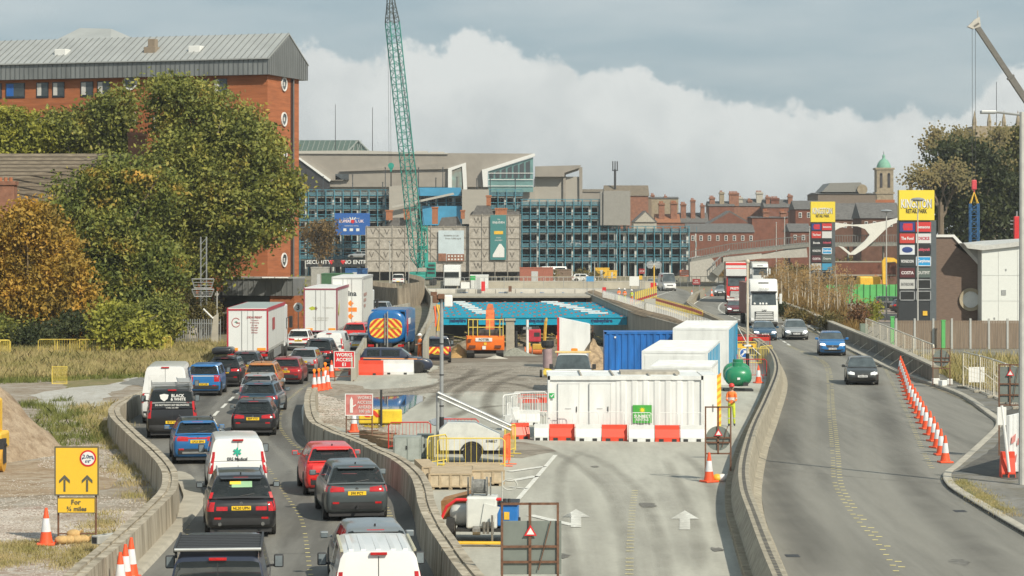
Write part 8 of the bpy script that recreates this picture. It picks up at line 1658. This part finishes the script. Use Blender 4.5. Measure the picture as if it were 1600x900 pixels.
m=MB();m.prismy([c4(*q) for q in ((1379,444),(1386,444),(1385,410),(1398,409),(1404,414),(1404,408),(1396,403),(1382,402),(1378,408))],-.3,.3);ob('arm',m,YEL,t);m=MB();m.bb(-3,-.3,1,4,.1,3,.2);ob('body',m,YEL,t);m=MB();m.bb(-3.2,-.1,.8,4.2,0,.8,.2);ob('track',m,RUBBER,t)
heap('soil_heap','red brown soil heap behind the green hoarding','heap',(Q(1368,0,310).x,310,0),4.5,3,3.2,M('red_soil',(.26,.12,.06),.95,var=.3,scale=1.2,bump=.6),31)
m_tot=M('totem_charcoal',(.035,.038,.042),.4,var=.05);m_toty=M('totem_yellow',(.80,.62,.05),.5,var=.03)
def totem(label,px0,px1,py0,py1,pyb,d,near=True):
 B=Bd('retail_totem',label,'sign',(px0+px1)/2,d,'retail park totems');W=px1-px0;ym=py0+(py1-py0)*(.225 if near else .0)
 ytop_b=344 if near else 347;m=MB();B.bx(m,px0,px1,ytop_b,pyb,0,.9);ob('column',m,m_tot,B.t)
 m=MB();B.bx(m,px0+W*.83,px1,ytop_b,pyb,-.05,0);ob('side_return',m,M('totem_grey',(.10,.115,.125),.4),B.t)
 m=MB();B.bx(m,px0+(1 if near else 0),px1-(3 if near else 0),py0,ytop_b,-.1,.85);hd_=ob('header',m,m_toty,B.t)
 xc=(px0+px1)/2-(1 if near else 0);yh=ytop_b-py0
 btxt(B,'KINGSTON',xc-1,py0+yh*.46,yh*.29,BLACK,hd_,W*.82,.03,-.115);btxt(B,'KINGSTON',xc-1.3,py0+yh*.445,yh*.29,WHITE,hd_,W*.80,.02,-.13);btxt(B,'RETAIL PARK',xc-1,py0+yh*.70,yh*.14,BLACK,hd_,W*.56,.03,-.115)
 cells=[('BENS',(.03,.05,.20),(.5,.05,.1)),('bensons',(.58,.04,.04),(.7,.7,.7)),('The Food',(.52,.05,.04),(.75,.75,.75)),('DICKS',(.62,.62,.62),(.5,.03,.06)),('Boots',(.62,.64,.66),(.03,.06,.22)),('hobbycraft',(.02,.02,.025),(.6,.1,.15)),('MONSOON',(.03,.035,.035),(.7,.7,.7)),('Carphone',(.02,.30,.62),(.8,.8,.8)),('COSTA',(.09,.02,.025),(.75,.7,.7)),('OUTFIT' if near else 'Orange',(.09,.12,.11),(.6,.6,.58)),('BATHROOMS',(.5,.5,.48),(.2,.2,.2)),('',(.015,.016,.017),None) if near else ('',(.05,.3,.5),None),('',(.015,.016,.017),None),('',(.015,.016,.017),None)]
 if not near: cells[3]=('',(.62,.62,.62),None);cells[4]=('Boots',(.02,.02,.025),(.7,.7,.7))
 y0=ytop_b+3*(1 if near else .7);rh=(17.9 if near else 12.5);cwid=W*.40
 for i,(s_,c,tcx) in enumerate(cells):
  x=px0+W*.03+(i % 2)*(cwid+W*.03);y=y0+(i//2)*rh;m=MB();B.bx(m,x,x+cwid,y,y+rh*.84,-.06,0);
  cell=ob('tenant_panel',m,M('tenant_%d%d' % (i,near),c,.5,var=.03),B.t)
  if s_: btxt(B,s_,x+cwid/2,y+rh*.42,rh*.26,M('tenant_ink_%d%d' % (i,near),tcx,.5,var=.02),cell,cwid*.82,.03,-.075)
  elif c[0]<.02: m=MB();e=cwid*.05;[B.bx(m,*q,-.075,-.061) for q in ((x,x+cwid,y,y+e),(x,x+cwid,y+rh*.84-e,y+rh*.84),(x,x+e,y,y+rh*.84),(x+cwid-e,x+cwid,y,y+rh*.84))];ob('panel_rim',m,M('rim_grey',(.35,.36,.37),.5),cell)
  if s_=='BENS': m=MB();B.bx(m,x+cwid*.25,x+cwid*.85,y+rh*.12,y+rh*.72,-.07,-.061);ob('logo_block',m,SIGNRED,cell)
  if s_=='Boots' and near: m=MB();q=B.p(x+cwid/2,y+rh*.42);m.ball((q[0],-.062,q[2]),cwid*.36/B.k,16,8,(1,.03,.55));ob('logo_oval',m,M('logo_navy',(.03,.06,.22),.5),cell)
  if s_=='Carphone': m=MB();[B.bx(m,*q,-.07,-.061) for q in ((x,x+cwid,y,y+1),(x,x+cwid,y+rh*.84-1,y+rh*.84),(x,x+1,y,y+rh*.84),(x+cwid-1,x+cwid,y,y+rh*.84))];ob('panel_rim',m,WHITE,cell)
 if near: m=MB();B.bx(m,px0+38,px0+45,486,493,-.08,0);ob('yellow_tag',m,YEL,B.t)
 return B
totem('near retail park totem with a yellow header above two columns of tenant panels',1404,1463,297,344,520,222,True);totem('far retail park totem, smaller, behind the birch saplings',1267,1305,315,347,458,343,False)
def lamp_post(label,px,ybase,ytop,double=True,z=0,r=.07,arm=.8,head='disc'):
 b=G(px,ybase,z);k=F/b.y;h=(ybase-ytop)/k;t=T('street_lamp',label,'street lamp',(b.x,b.y,z),0,'street lamps');m=MB();m.cyl((0,0,0),(0,0,h),r,10,r*.7);ob('column',m,M('pale_column_grey',(.50,.49,.46),.5,.2),t)
 if head=='disc': m=MB();m.loft([[(math.cos(a)*q,math.sin(a)*q,h+zz) for a in [2*math.pi*i/18 for i in range(18)]] for q,zz in ((.18,-.12),(.55,-.05),(.60,.0),(.45,.12),(.1,.18))]);ob('lamp_head',m,STEEL,t,50)
 elif head=='arm': m=MB();m.cyl((0,0,h-.1),(-arm,0,h),.04,6);ob('arm',m,STEEL,t);m=MB();m.bb(-arm-.5,-arm,-.12,.12,h-.06,h+.05,.03);ob('lamp_head',m,STEEL,t)
 return t
lamp_post('street lamp with a disc head standing in front of the near totem',1434,520,312);lamp_post('street lamp with a disc head between the two totems',1385,500,330,r=.08);lamp_post('tall pale lamp column at the extreme right edge with a short arm',1597,757,175,z=.14,r=.12,arm=.85,head='arm')
for px,yb,yt,lb in [(1213,445,348,'thin white flagpole left of its twin near the brick warehouse'),(1226,448,340,'taller thin white flagpole right of its twin'),(1357,410,330,'white pole crossing the tip of the white arch'),(1322,432,362,'white pole under the left of the white arch'),(1265,460,355,'white pole at the left edge of the far totem'),(609,450,378,'thin white pole in front of the sheeted building'),(639,448,385,'thin white pole left of the green crane'),(551,425,378,'thin grey pole below the bowling banner'),(563,418,370,'thin pole beside the sheeted building corner'),(497,440,378,'thin white pole near the small rusty tree'),(839,432,385,'slim grey lamp in front of the car park middle'),(929,445,410,'short grey lamp right of the blue symbol board'),(1105,420,340,'thin dark pole rising from the abutment')]:
 b=G(px,yb);k=F/b.y;t=T('thin_pole',lb,'pole',(b.x,b.y,0));h=(yb-yt)/k;m=MB();m.cyl((0,0,0),(0,0,h),.09,6,.06);ob('shaft',m,DARK if 'dark' in lb else M('pale_column_grey',(.50,.49,.46)),t);m=MB();m.ball((0,0,h),.13,6,5);ob('cap',m,STEEL,t)
b=Vector(((318-800)/F*185,185,0));t=T('gantry_mast','grey steel mast with two caged platforms in front of the large tree','mast',b);k=F/185;m=MB();zf_=lambda y: CH-(y-HOR)/k;[m.cyl((s*.22,0,0),(s*.22,0,zf_(370)),.06,6) for s in (-1,1)];[m.cyl((-.22,0,z),(.22,0,z+.5),.03,4) for z in np.arange(.3,8,.6)];ob('mast',m,STEEL,t)
m=MB();
for y0,y1 in ((436,450),(452,463)):
 z1,z0=zf_(y0),zf_(y1);m.add([(-.85,-.4,z1),(.85,-.4,z1),(.65,-.4,z0),(-.65,-.4,z0),(-.85,.4,z1),(.85,.4,z1),(.65,.4,z0),(-.65,.4,z0)],[]);[m.cyl((s*.85,-.4,z1),(s*.65,-.4,z0),.04,5) for s in (-1,1)];m.cyl((-.85,-.4,z1),(.85,-.4,z1),.05,5);m.cyl((-.65,-.4,z0),(.65,-.4,z0),.05,5);[m.bx(-.75,.75,-.42,-.36,z0+(z1-z0)*f,z0+(z1-z0)*f+.05) for f in (.3,.6)]
ob('platform',m,STEEL,t)
lamp_post('slender grey post left of the white lorry by the brick building',339,535,455,head=None,r=.06)
b=G(472,535);t=T('number_sign','round white number 3 sign on a post beside the leaf lorry','sign',(b.x-.3,b.y,0));m=MB();m.cyl((0,0,2.7),(0,-.05,2.7),.36,22);pn=ob('disc',m,WHITE,t);text('lettering','3',.40,(0,-.06,2.7),BLACK,pn,bold=.03);m=MB();m.cyl((0,.05,0),(0,.05,2.7),.04,6);ob('post',m,STEEL,t)
heap('sand_heap','large sandy spoil heap at the left edge','heap',(G(-60,718).x,G(-60,718).y+3,0),2.9,5.5,3.2,soil('spoil_sand',(.34,.25,.165),(.40,.31,.22),(.24,.17,.11),.5,2.6,bump=1.0),41,n=40,sharp=.15)
q_=G(-8,738);t=T('yellow_roller','yellow plant machine cut by the left edge beside the sand heap','plant',(q_.x,q_.y,.01));m=MB();m.bb(-1.6,.22,0,1.4,.75,1.35,.08);m.bb(-1.2,.0,.3,1.3,1.3,2.5,.08);ob('body',m,YEL,t);m=MB();m.cyl((-.9,.1,.42),(.30,.1,.42),.42,20);ob('drum',m,M('drum_amber',(.55,.28,.03),.5,var=.15),t);m=MB();m.bx(.16,.34,-.1,.3,.3,1.15);m.cyl((.25,0,.9),(.42,0,.95),.06,6);m.cyl((.05,.1,1.2),(.05,.1,2.7),.04,6);ob('frame',m,DARK,t)
GYL='yellow tubular barriers in the dry grass'
for i,(x,y,w_,rz) in enumerate([(0,558,1.3,0),(75,557,1.3,8),(105,557,1.7,0),(125,557,1.4,-5),(142,557,1.2,4),(165,557,1.2,-8),(8,559,.9,50),(248,553,.9,12),(262,552,.7,50)]): q_=G(x,y);ped_barrier(BY,['yellow barrier at the far left edge of the grass','yellow barrier second from the left in the grass','wide yellow barrier in the middle of the grass row','yellow barrier right of the wide one in the row','narrow yellow barrier near the right end of the row','rightmost yellow barrier of the grass row','yellow barrier turned end-on at the far left edge','yellow barrier half buried in the yellow bush','yellow barrier end beside the yellow bush'][i],(q_.x,q_.y,.01),R(rz),w_,1.15,GYL,10)
q_=G(93,600);t=T('mesh_barrier','single yellow mesh square standing alone in the dry grass','barrier',(q_.x,q_.y,.01),R(-6));m=MB();m.sweep([(-.42,0,.0),(-.42,0,.95),(.42,0,.95),(.42,0,.0),(-.42,0,.0)],.03,6);ob('frame',m,BY,t);m=MB();[m.cyl((-.42+i*.07,0,0),(-.42+i*.07,0,.95),.008,4) for i in range(1,12)];[m.cyl((-.42,0,i*.08),(.42,0,i*.08),.008,4) for i in range(1,12)];ob('mesh',m,BY,t)
q_=G(275,542);t=T('palisade_fence','short run of grey steel palisade fence behind the scrub','fence',(q_.x,q_.y,0));m=MB();[m.bx(i*.17,i*.17+.07,0,.03,.05,2.05) for i in range(20)];ob('pale',m,STEEL,t);m=MB();[m.bx(0,3.3,.03,.08,z,z+.06) for z in (.4,1.7)];ob('rail',m,STEEL,t)
q_=G(335,545);t=T('leaning_board','pale leaning concrete slab between the scrub and the white lorry','slab',(q_.x,q_.y,0),R(10));m=MB();m.prismy([(-.3,0),(.25,0),(.3,2.6),(-.1,2.3)],0,.2);ob('slab',m,CONC,t);m=MB();m.cyl((-.8,0,2.9),(-.1,0,2.2),.06,6);ob('bent_rail',m,WHITE,t)
q_=G(330,528);t=T('site_fence','grey mesh fence line in front of the garage block','fence',(q_.x,q_.y,0));m=MB();m.cyl((-4,0,2.0),(4.5,0,2.0),.035,6);[m.cyl((x,0,0),(x,0,2.0),.03,5) for x in (-4,-2,0,2,4.4)];ob('frame',m,STEEL,t);m=MB();[m.cyl((x,0,0),(x,0,2),.01,3) for x in np.arange(-4,4.5,.25)];ob('mesh',m,STEEL,t)
GF='mesh fence panels along the right footpath';mfe=M('fence_cream',(.62,.57,.47),.55)
def fence_run(pts,n,label,h,z,bars=5):
 fi=0
 P=resample(gp(pts,z),100);P=resample(gp(pts,z),sum((b-a).length for a,b in zip(gp(pts,z)[:-1],gp(pts,z)[1:]))/n)
 for a,b in zip(P[:-1],P[1:]): d=b-a;c=(a+b)/2;fi+=1;mesh_panel(d.length-.05,h,True,nth(fi-1)+label,(c.x,c.y,z),math.atan2(d.y,d.x),GF,bars+3,mfe,1.2,r=.04)
fence_run([(1459,590),(1420,570),(1385,552),(1353,536)],8,' cream mesh panel from the near end behind the dark parapet',1.85,.14,3);fence_run([(1505,606),(1540,616),(1580,634),(1640,660)],6,' cream mesh panel rightwards from the round sign back',1.9,.14,3)
q_=G(1525,612);t=T('white_banner','white cloth notice tied to the right mesh fence','notice',(q_.x,q_.y-.15,.15));m=MB();m.bb(-.42,.42,-.02,.02,.35,1.15,.01);ob('cloth',m,WHITE,t);m=MB();[m.cyl((x,0,z),(x,.1,z),.01,4) for x in (-.4,.4) for z in (.4,1.1)];ob('tie',m,DARK,t)
q_=G(1590,752);t=T('white_hoarding','white plastic hoarding with red print at the right edge','hoarding',(q_.x-.35,q_.y,.14),R(62));m=MB();m.bb(0,5.5,-.03,.03,.1,2.05,.01);ob('panel',m,M('hoarding_white',(.70,.71,.71),.5,var=.05),t);m=MB();[m.bx(x,x+.06,-.08,-.031,.1,2.05) for x in np.arange(0,5.5,.5)];ob('rib',m,M('hoarding_white',(.7,.71,.71)),t);m=MB();[m.prismy([(x,z),(x+.4,z+.05),(x+.5,z+.3),(x+.1,z+.22)],-.1,-.081) for x,z in ((.3,.4),(.9,1.0),(.2,1.1),(1.6,.5))];ob('red_print',m,faded,t)
q_=G(1574,752);t=water_barrier(RP,'upright red barrier foot with a white tube at the right edge',(q_.x,q_.y,.145),R(0),.48,.85,None,None,'barrier_foot');m=MB();m.cyl((0,-.3,.2),(-.25,-.3,2.4),.05,8);m.bb(-.4,-.1,-.33,-.27,1.75,2.35,.01);ob('white_tube',m,WHITE,t)
GT='brown boarded fence bays behind the right footpath';m_board=M('fence_boards',(.22,.165,.12),.9,var=.25,scale=2,streak=(6,6,.3));m_cpost=M('concrete_post',(.42,.42,.40),.8,var=.1)
P=[Vector((Q(x,0,172).x,172,0)) for x in range(1400,1660,29)]
for i,a in enumerate(P[:-1]):
 dk_=i in (0,1,2);t=T('fence_bay',nth(i)+' brown boarded fence bay counting from the near totem towards the right edge','fence',(a.x,a.y,0),0,GT);w_=P[i+1].x-a.x;m=MB();[m.bx(.1+k*.115,.2+k*.115,0,.03,.15,2.15) for k in range(int((w_-.12)/.115))];ob('boards',m,m_board,t);m=MB();m.bb(-.06,.08,-.06,.06,0,2.3,.01);ob('post',m,m_cpost,t)
for px,h_ in ((1396,3.0),(1475,2.7)): t=T('green_post','green steel post left of the near totem base' if px<1400 else 'green steel post right of the near totem base','post',(Q(px,0,171).x,171.5 if px<1400 else 171.3,0));m=MB();m.bb(-.13,.13,-.1,.1,0,h_*.8,.01);ob('post',m,m_green,t);m=MB();m.bb(-.16,.16,-.13,.13,h_*.8,h_*.8+.06,.01);ob('cap',m,m_green,t)
q_=G(1350,538);t=T('green_cabinet','grey green utility cabinet at the start of the cream fence','cabinet',(q_.x,q_.y,.1),R(-4));m=MB();m.bb(-.3,.3,0,.5,0,1.45,.03);ob('cabinet',m,M('cabinet_sage',(.16,.20,.16),.6),t);m=MB();m.bx(-.25,.25,-.015,0,.1,1.35);ob('door',m,M('cabinet_sage2',(.19,.235,.19),.6),t)
# ================================================ GROUND COVER
def blades(name,pts_fn,n,h0,h1,wd,mat,label,seed=1,lean=.35,z=0):
 g=np.random.default_rng(seed);P=pts_fn(g,n);n=len(P);h=g.uniform(h0,h1,n)*(.6+.8*g.random(n));a=g.uniform(0,2*math.pi,n);u=np.stack([np.cos(a),np.sin(a),np.zeros(n)],1)*wd*(.6+.8*g.random(n))[:,None]
 L=g.normal(size=(n,2))*lean*h[:,None];tip=P+np.stack([L[:,0],L[:,1],h],1);mid_=P+np.stack([L[:,0]*.3,L[:,1]*.3,h*.55],1)
 V=np.stack([P-u,P+u,mid_+u*.7,tip,mid_-u*.7],1).reshape(-1,3);i=np.arange(n)*5;Fq=np.stack([i,i+1,i+2,i+3,i+4],1)
 o=npmesh(name,V,Fq,mat,None,5);tag(o,label,'grass',None,'stuff');return o
def in_quad(pxs,z=0,clump=0):
 q=[G(x,y,z) for x,y in pxs]
 def f(g,n):
  u=g.random(n)[:,None];v=g.random(n)[:,None];A,B_,C_,D=[np.array(p[:]) for p in q];P=(A*(1-u)+B_*u)*(1-v)+(D*(1-u)+C_*u)*v
  if clump: k=max(6,n//clump);c=P[g.choice(n,k)];j=g.integers(0,k,n);P=c[j]+g.normal(size=(n,3))*np.array([.22,.3,0])
  P[:,2]=z;return P
 return f
gdry=leafmat('dry_grass',[(.20,.20,.06),(.36,.31,.12),(.50,.41,.20),(.40,.27,.12)],.2);ggr=leafmat('green_grass',[(.09,.12,.025),(.18,.20,.05),(.32,.29,.11)],.2);gre=leafmat('rust_reeds',[(.10,.07,.025),(.22,.13,.04),(.34,.22,.08),(.42,.32,.14)],.2)
lawn=rough_edge(gp([(-260,592),(60,592),(105,606),(130,610),(230,586),(310,574),(350,560),(360,545),(300,538),(0,538),(-260,538)]),.3);sheet('grass_ground',lawn,.010,m_grassg)
blades('tall_dry_grass',in_quad([(-200,600),(230,588),(350,540),(-200,540)]),90000,.25,.55,.022,gdry,'tall dry grass covering the waste ground on the left',1)
blades('tall_dry_grass',in_quad([(230,586),(330,573),(362,545),(320,541)]),14000,.3,.6,.022,gdry,'tall dry grass bordering the queue beside the palisade fence',2)
blades('green_grass',in_quad([(-100,605),(225,590),(230,582),(-100,590)],0,30),9000,.12,.28,.018,ggr,'greener grass along the near edge of the meadow',3)
blades('grass_tufts',in_quad([(30,625),(110,625),(165,690),(80,700)],0,60),5000,.10,.32,.012,ggr,'bright green weeds along the foot of the sand heap',4)
blades('grass_tufts',in_quad([(110,640),(178,630),(215,710),(150,690)],0,50),6000,.08,.30,.010,gdry,'dry weeds growing along the back of the left barrier',5)
blades('grass_tufts',in_quad([(165,690),(205,690),(255,790),(190,780)],0,70),3500,.05,.2,.008,gdry,'weeds at the foot of the left barrier near the yellow sign',6)
blades('grass_tufts',in_quad([(-60,852),(60,846),(110,870),(-60,900)],0,80),14000,.03,.10,.006,gdry,'low grass patch in front of the yellow sign',7)
blades('grass_tufts',in_quad([(80,900),(130,870),(200,800),(150,800)],0,90),7000,.03,.14,.006,gdry,'sparse grass beside the barrier at the bottom left',8)
vg=gp([(1188,482),(1215,488),(1262,503),(1300,520),(1345,538),(1352,520),(1330,500),(1320,470),(1300,440),(1210,432),(1180,455)]);sheet('verge_ground',rough_edge(vg,.4),.028,m_grassg)
sheet('retail_car_park',gp([(1340,505),(1410,508),(1420,478),(1400,462),(1310,462),(1320,490)]),.034,soil('pink_block_paving',(.30,.24,.20),(.36,.30,.26),(.27,.22,.18),.3,1.5))
blades('reeds',in_quad([(1192,484),(1345,536),(1325,488),(1195,452)]),26000,.5,1.2,.035,gre,'rust and straw coloured reeds on the verge beside the oncoming lane',9,.2)
blades('reeds',in_quad([(1200,462),(1320,480),(1300,438),(1190,432)]),20000,.9,2.1,.06,gre,'taller brown scrub behind the birch saplings',10,.25)
blades('reeds',in_quad([(1500,600),(1640,632),(1620,560),(1420,560)],.13),8000,.25,.7,.02,gdry,'dry yellow weeds in front of the boarded fence',11,.25)
blades('grass_tufts',in_quad([(1490,750),(1510,752),(1590,805),(1570,806)],.14,60),2500,.03,.08,.006,gdry,'thin grass growing along the right kerb',12)
for x,y,rx,rz_,mt,lb in [(1252,508,40,24,g5,'low brown green bush at the verge edge nearest the lorry'),(1310,520,34,26,g5,'bush on the verge left of the grey green cabinet'),(1220,495,26,22,g4,'dark low bush beside the white lorry'),(1345,520,22,50,leafmat('red_brown_leaves',[(.12,.06,.03),(.22,.11,.05),(.28,.18,.07)]),'red brown sapling in front of the parked dark cars'),(1360,512,18,46,g3,'yellowing sapling left of the near totem'),(1340,440,30,34,g1,'round olive bush in front of the brick wall'),(1355,452,34,30,g5,'brown bush behind the green hoarding'),(1245,440,34,22,g5,'brown shrubs below the warehouse'),(1170,432,22,18,g5,'tawny shrubs by the third lorry'),(1120,400+20,30,22,g4,'dark bushes at the top of the site road')]:
 shrub(x,y,rx,rz_,mt,lb,1600,size=.13 if y>480 else .3,shell=.1)
blades('scrub',in_quad([(1080,432),(1180,436),(1200,415),(1080,410)]),9000,.8,1.8,.09,gre,'brown scrub on the bank beyond the site road',14,.3)
for i,(x,y) in enumerate([(1095,400),(1108,398),(1122,396),(1085,402),(1135,394)]): pass
m_birch=M('birch_bark',(.50,.44,.35),.8,var=.25,scale=6)
def birch(px,ybase,h,seed):
 b=G(px,ybase);g=random.Random(seed);t=T('birch_sapling',nth(seed-100)+' thin pale birch sapling from the left on the right verge','tree',(b.x,b.y,0),0,'birch saplings on the right verge');m=MB();lx=g.uniform(-.3,.3);m.sweep([(0,0,0),(lx*.3,0,h*.4),(lx,g.uniform(-.2,.2),h)],[.07,.05,.02],6);tips=[]
 for i in range(16):
  z=h*g.uniform(.25,.95);a=g.uniform(0,6.28);l_=(h-z)*.35+.25;e=Vector((lx*z/h+math.cos(a)*l_*.5,math.sin(a)*l_*.5,z+l_*.8));m.cyl((lx*z/h,0,z),e,.012,3,.005,caps=False);tips.append(e)
 ob('trunk',m,m_birch,t);C=np.array([tips[i % 16][:] for i in range(150)])+np.random.default_rng(seed).normal(size=(150,3))*.22;s=.06
 V=np.stack([C-[s,0,0],C-[0,0,s],C+[s,0,0],C+[0,s,s]],1).reshape(-1,3);npmesh('leaves',V,np.arange(600).reshape(-1,4),gre,t)
g_=random.Random(3)
for i in range(34): px=1196+i*4.1+g_.uniform(-3,3);yb=470+max(0,(px-1196))*.28+g_.uniform(-16,8);birch(px,yb,g_.uniform(2.6,5.2),100+i)
def pebbles(name,pts_fn,n,s0,s1,mat,label,seed):
 g=np.random.default_rng(seed);P=pts_fn(g,n);s=g.uniform(s0,s1,n)[:,None];a=g.uniform(0,6.28,n);c=np.stack([np.cos(a),np.sin(a),0*a],1);e=np.stack([-np.sin(a),np.cos(a),0*a],1)*.7;up=np.array([0,0,.6])
 V=np.stack([P-c*s-e*s,P+c*s-e*s*.6,P+c*s*.8+e*s,P-c*s*.7+e*s,P+up*s],1).reshape(-1,3);i=np.arange(n)*5;Fq=np.concatenate([np.stack([i+a_,i+b_,i+4],1) for a_,b_ in ((0,1),(1,2),(2,3),(3,0))]);tag(npmesh(name,V,Fq,mat,None,3),label,'stones',None,'stuff')
gst=leafmat('stone_mix',[(.20,.14,.10),(.38,.32,.26),(.55,.50,.44),(.42,.26,.20)],0)
pebbles('loose_stones',in_quad([(-60,850),(215,830),(225,800),(-60,795)]),9000,.015,.06,gst,'pinkish brick rubble and stones behind the yellow sign',21)
pebbles('loose_stones',in_quad([(-60,940),(130,935),(250,790),(-60,730)]),9000,.012,.05,gst,'loose stones scattered over the gravel lot',22)
pebbles('loose_stones',in_quad([(60,730),(250,760),(190,650),(60,660)]),6000,.02,.06,gst,'stones and rubble between the weeds by the left barrier',23)
pebbles('loose_stones',in_quad([(500,660),(650,700),(590,640),(495,615)]),5000,.03,.09,gst,'broken stones on the dirt verge beside the puddle',24)
pebbles('loose_stones',in_quad([(560,625),(860,615),(860,572),(700,572)]),4000,.02,.07,gst,'small stones scattered over the churned mud',25)
hz=MB();hz.bx(-2600,2600,-100,5100,-9,62);ho=ob('haze',hz,bpy.data.materials.new('haze_air'));ho['kind']='stuff';ho['label']='thin pale air over the whole place';ho['category']='haze'
hm=ho.data.materials[0];hm.use_nodes=True;ht=hm.node_tree;[ht.nodes.remove(q) for q in list(ht.nodes) if q.type=='BSDF_PRINCIPLED'];pv_=ht.nodes.new('ShaderNodeVolumePrincipled');pv_.inputs['Color'].default_value=(.86,.90,.92,1);pv_.inputs['Density'].default_value=.0002;pv_.inputs['Anisotropy'].default_value=.2
ht.links.new(pv_.outputs[0],[q for q in ht.nodes if q.type=='OUTPUT_MATERIAL'][0].inputs['Volume'])
m=MB();g_=random.Random(9);V=[]
C=np.random.default_rng(4).random((9000,3))*np.array([700,60,7])+np.array([-120,700,0]);C[:,2] *= .6+.4*np.sin(C[:,0]*.05);s=1.1;a=np.random.default_rng(5).normal(size=(9000,3));a /= np.linalg.norm(a,axis=1)[:,None];b_=np.cross(a,[0.3,.5,.8]);V=np.stack([C-a*s,C-b_*s,C+a*s,C+b_*s],1).reshape(-1,3)
o=npmesh('distant_trees',V,np.arange(36000).reshape(-1,4),g4);tag(o,'dark line of distant trees beyond the old town','trees',None,'stuff')
print('objects',len(bpy.data.objects),'faces',sum(len(o.data.polygons) for o in bpy.data.objects if o.type=='MESH'))
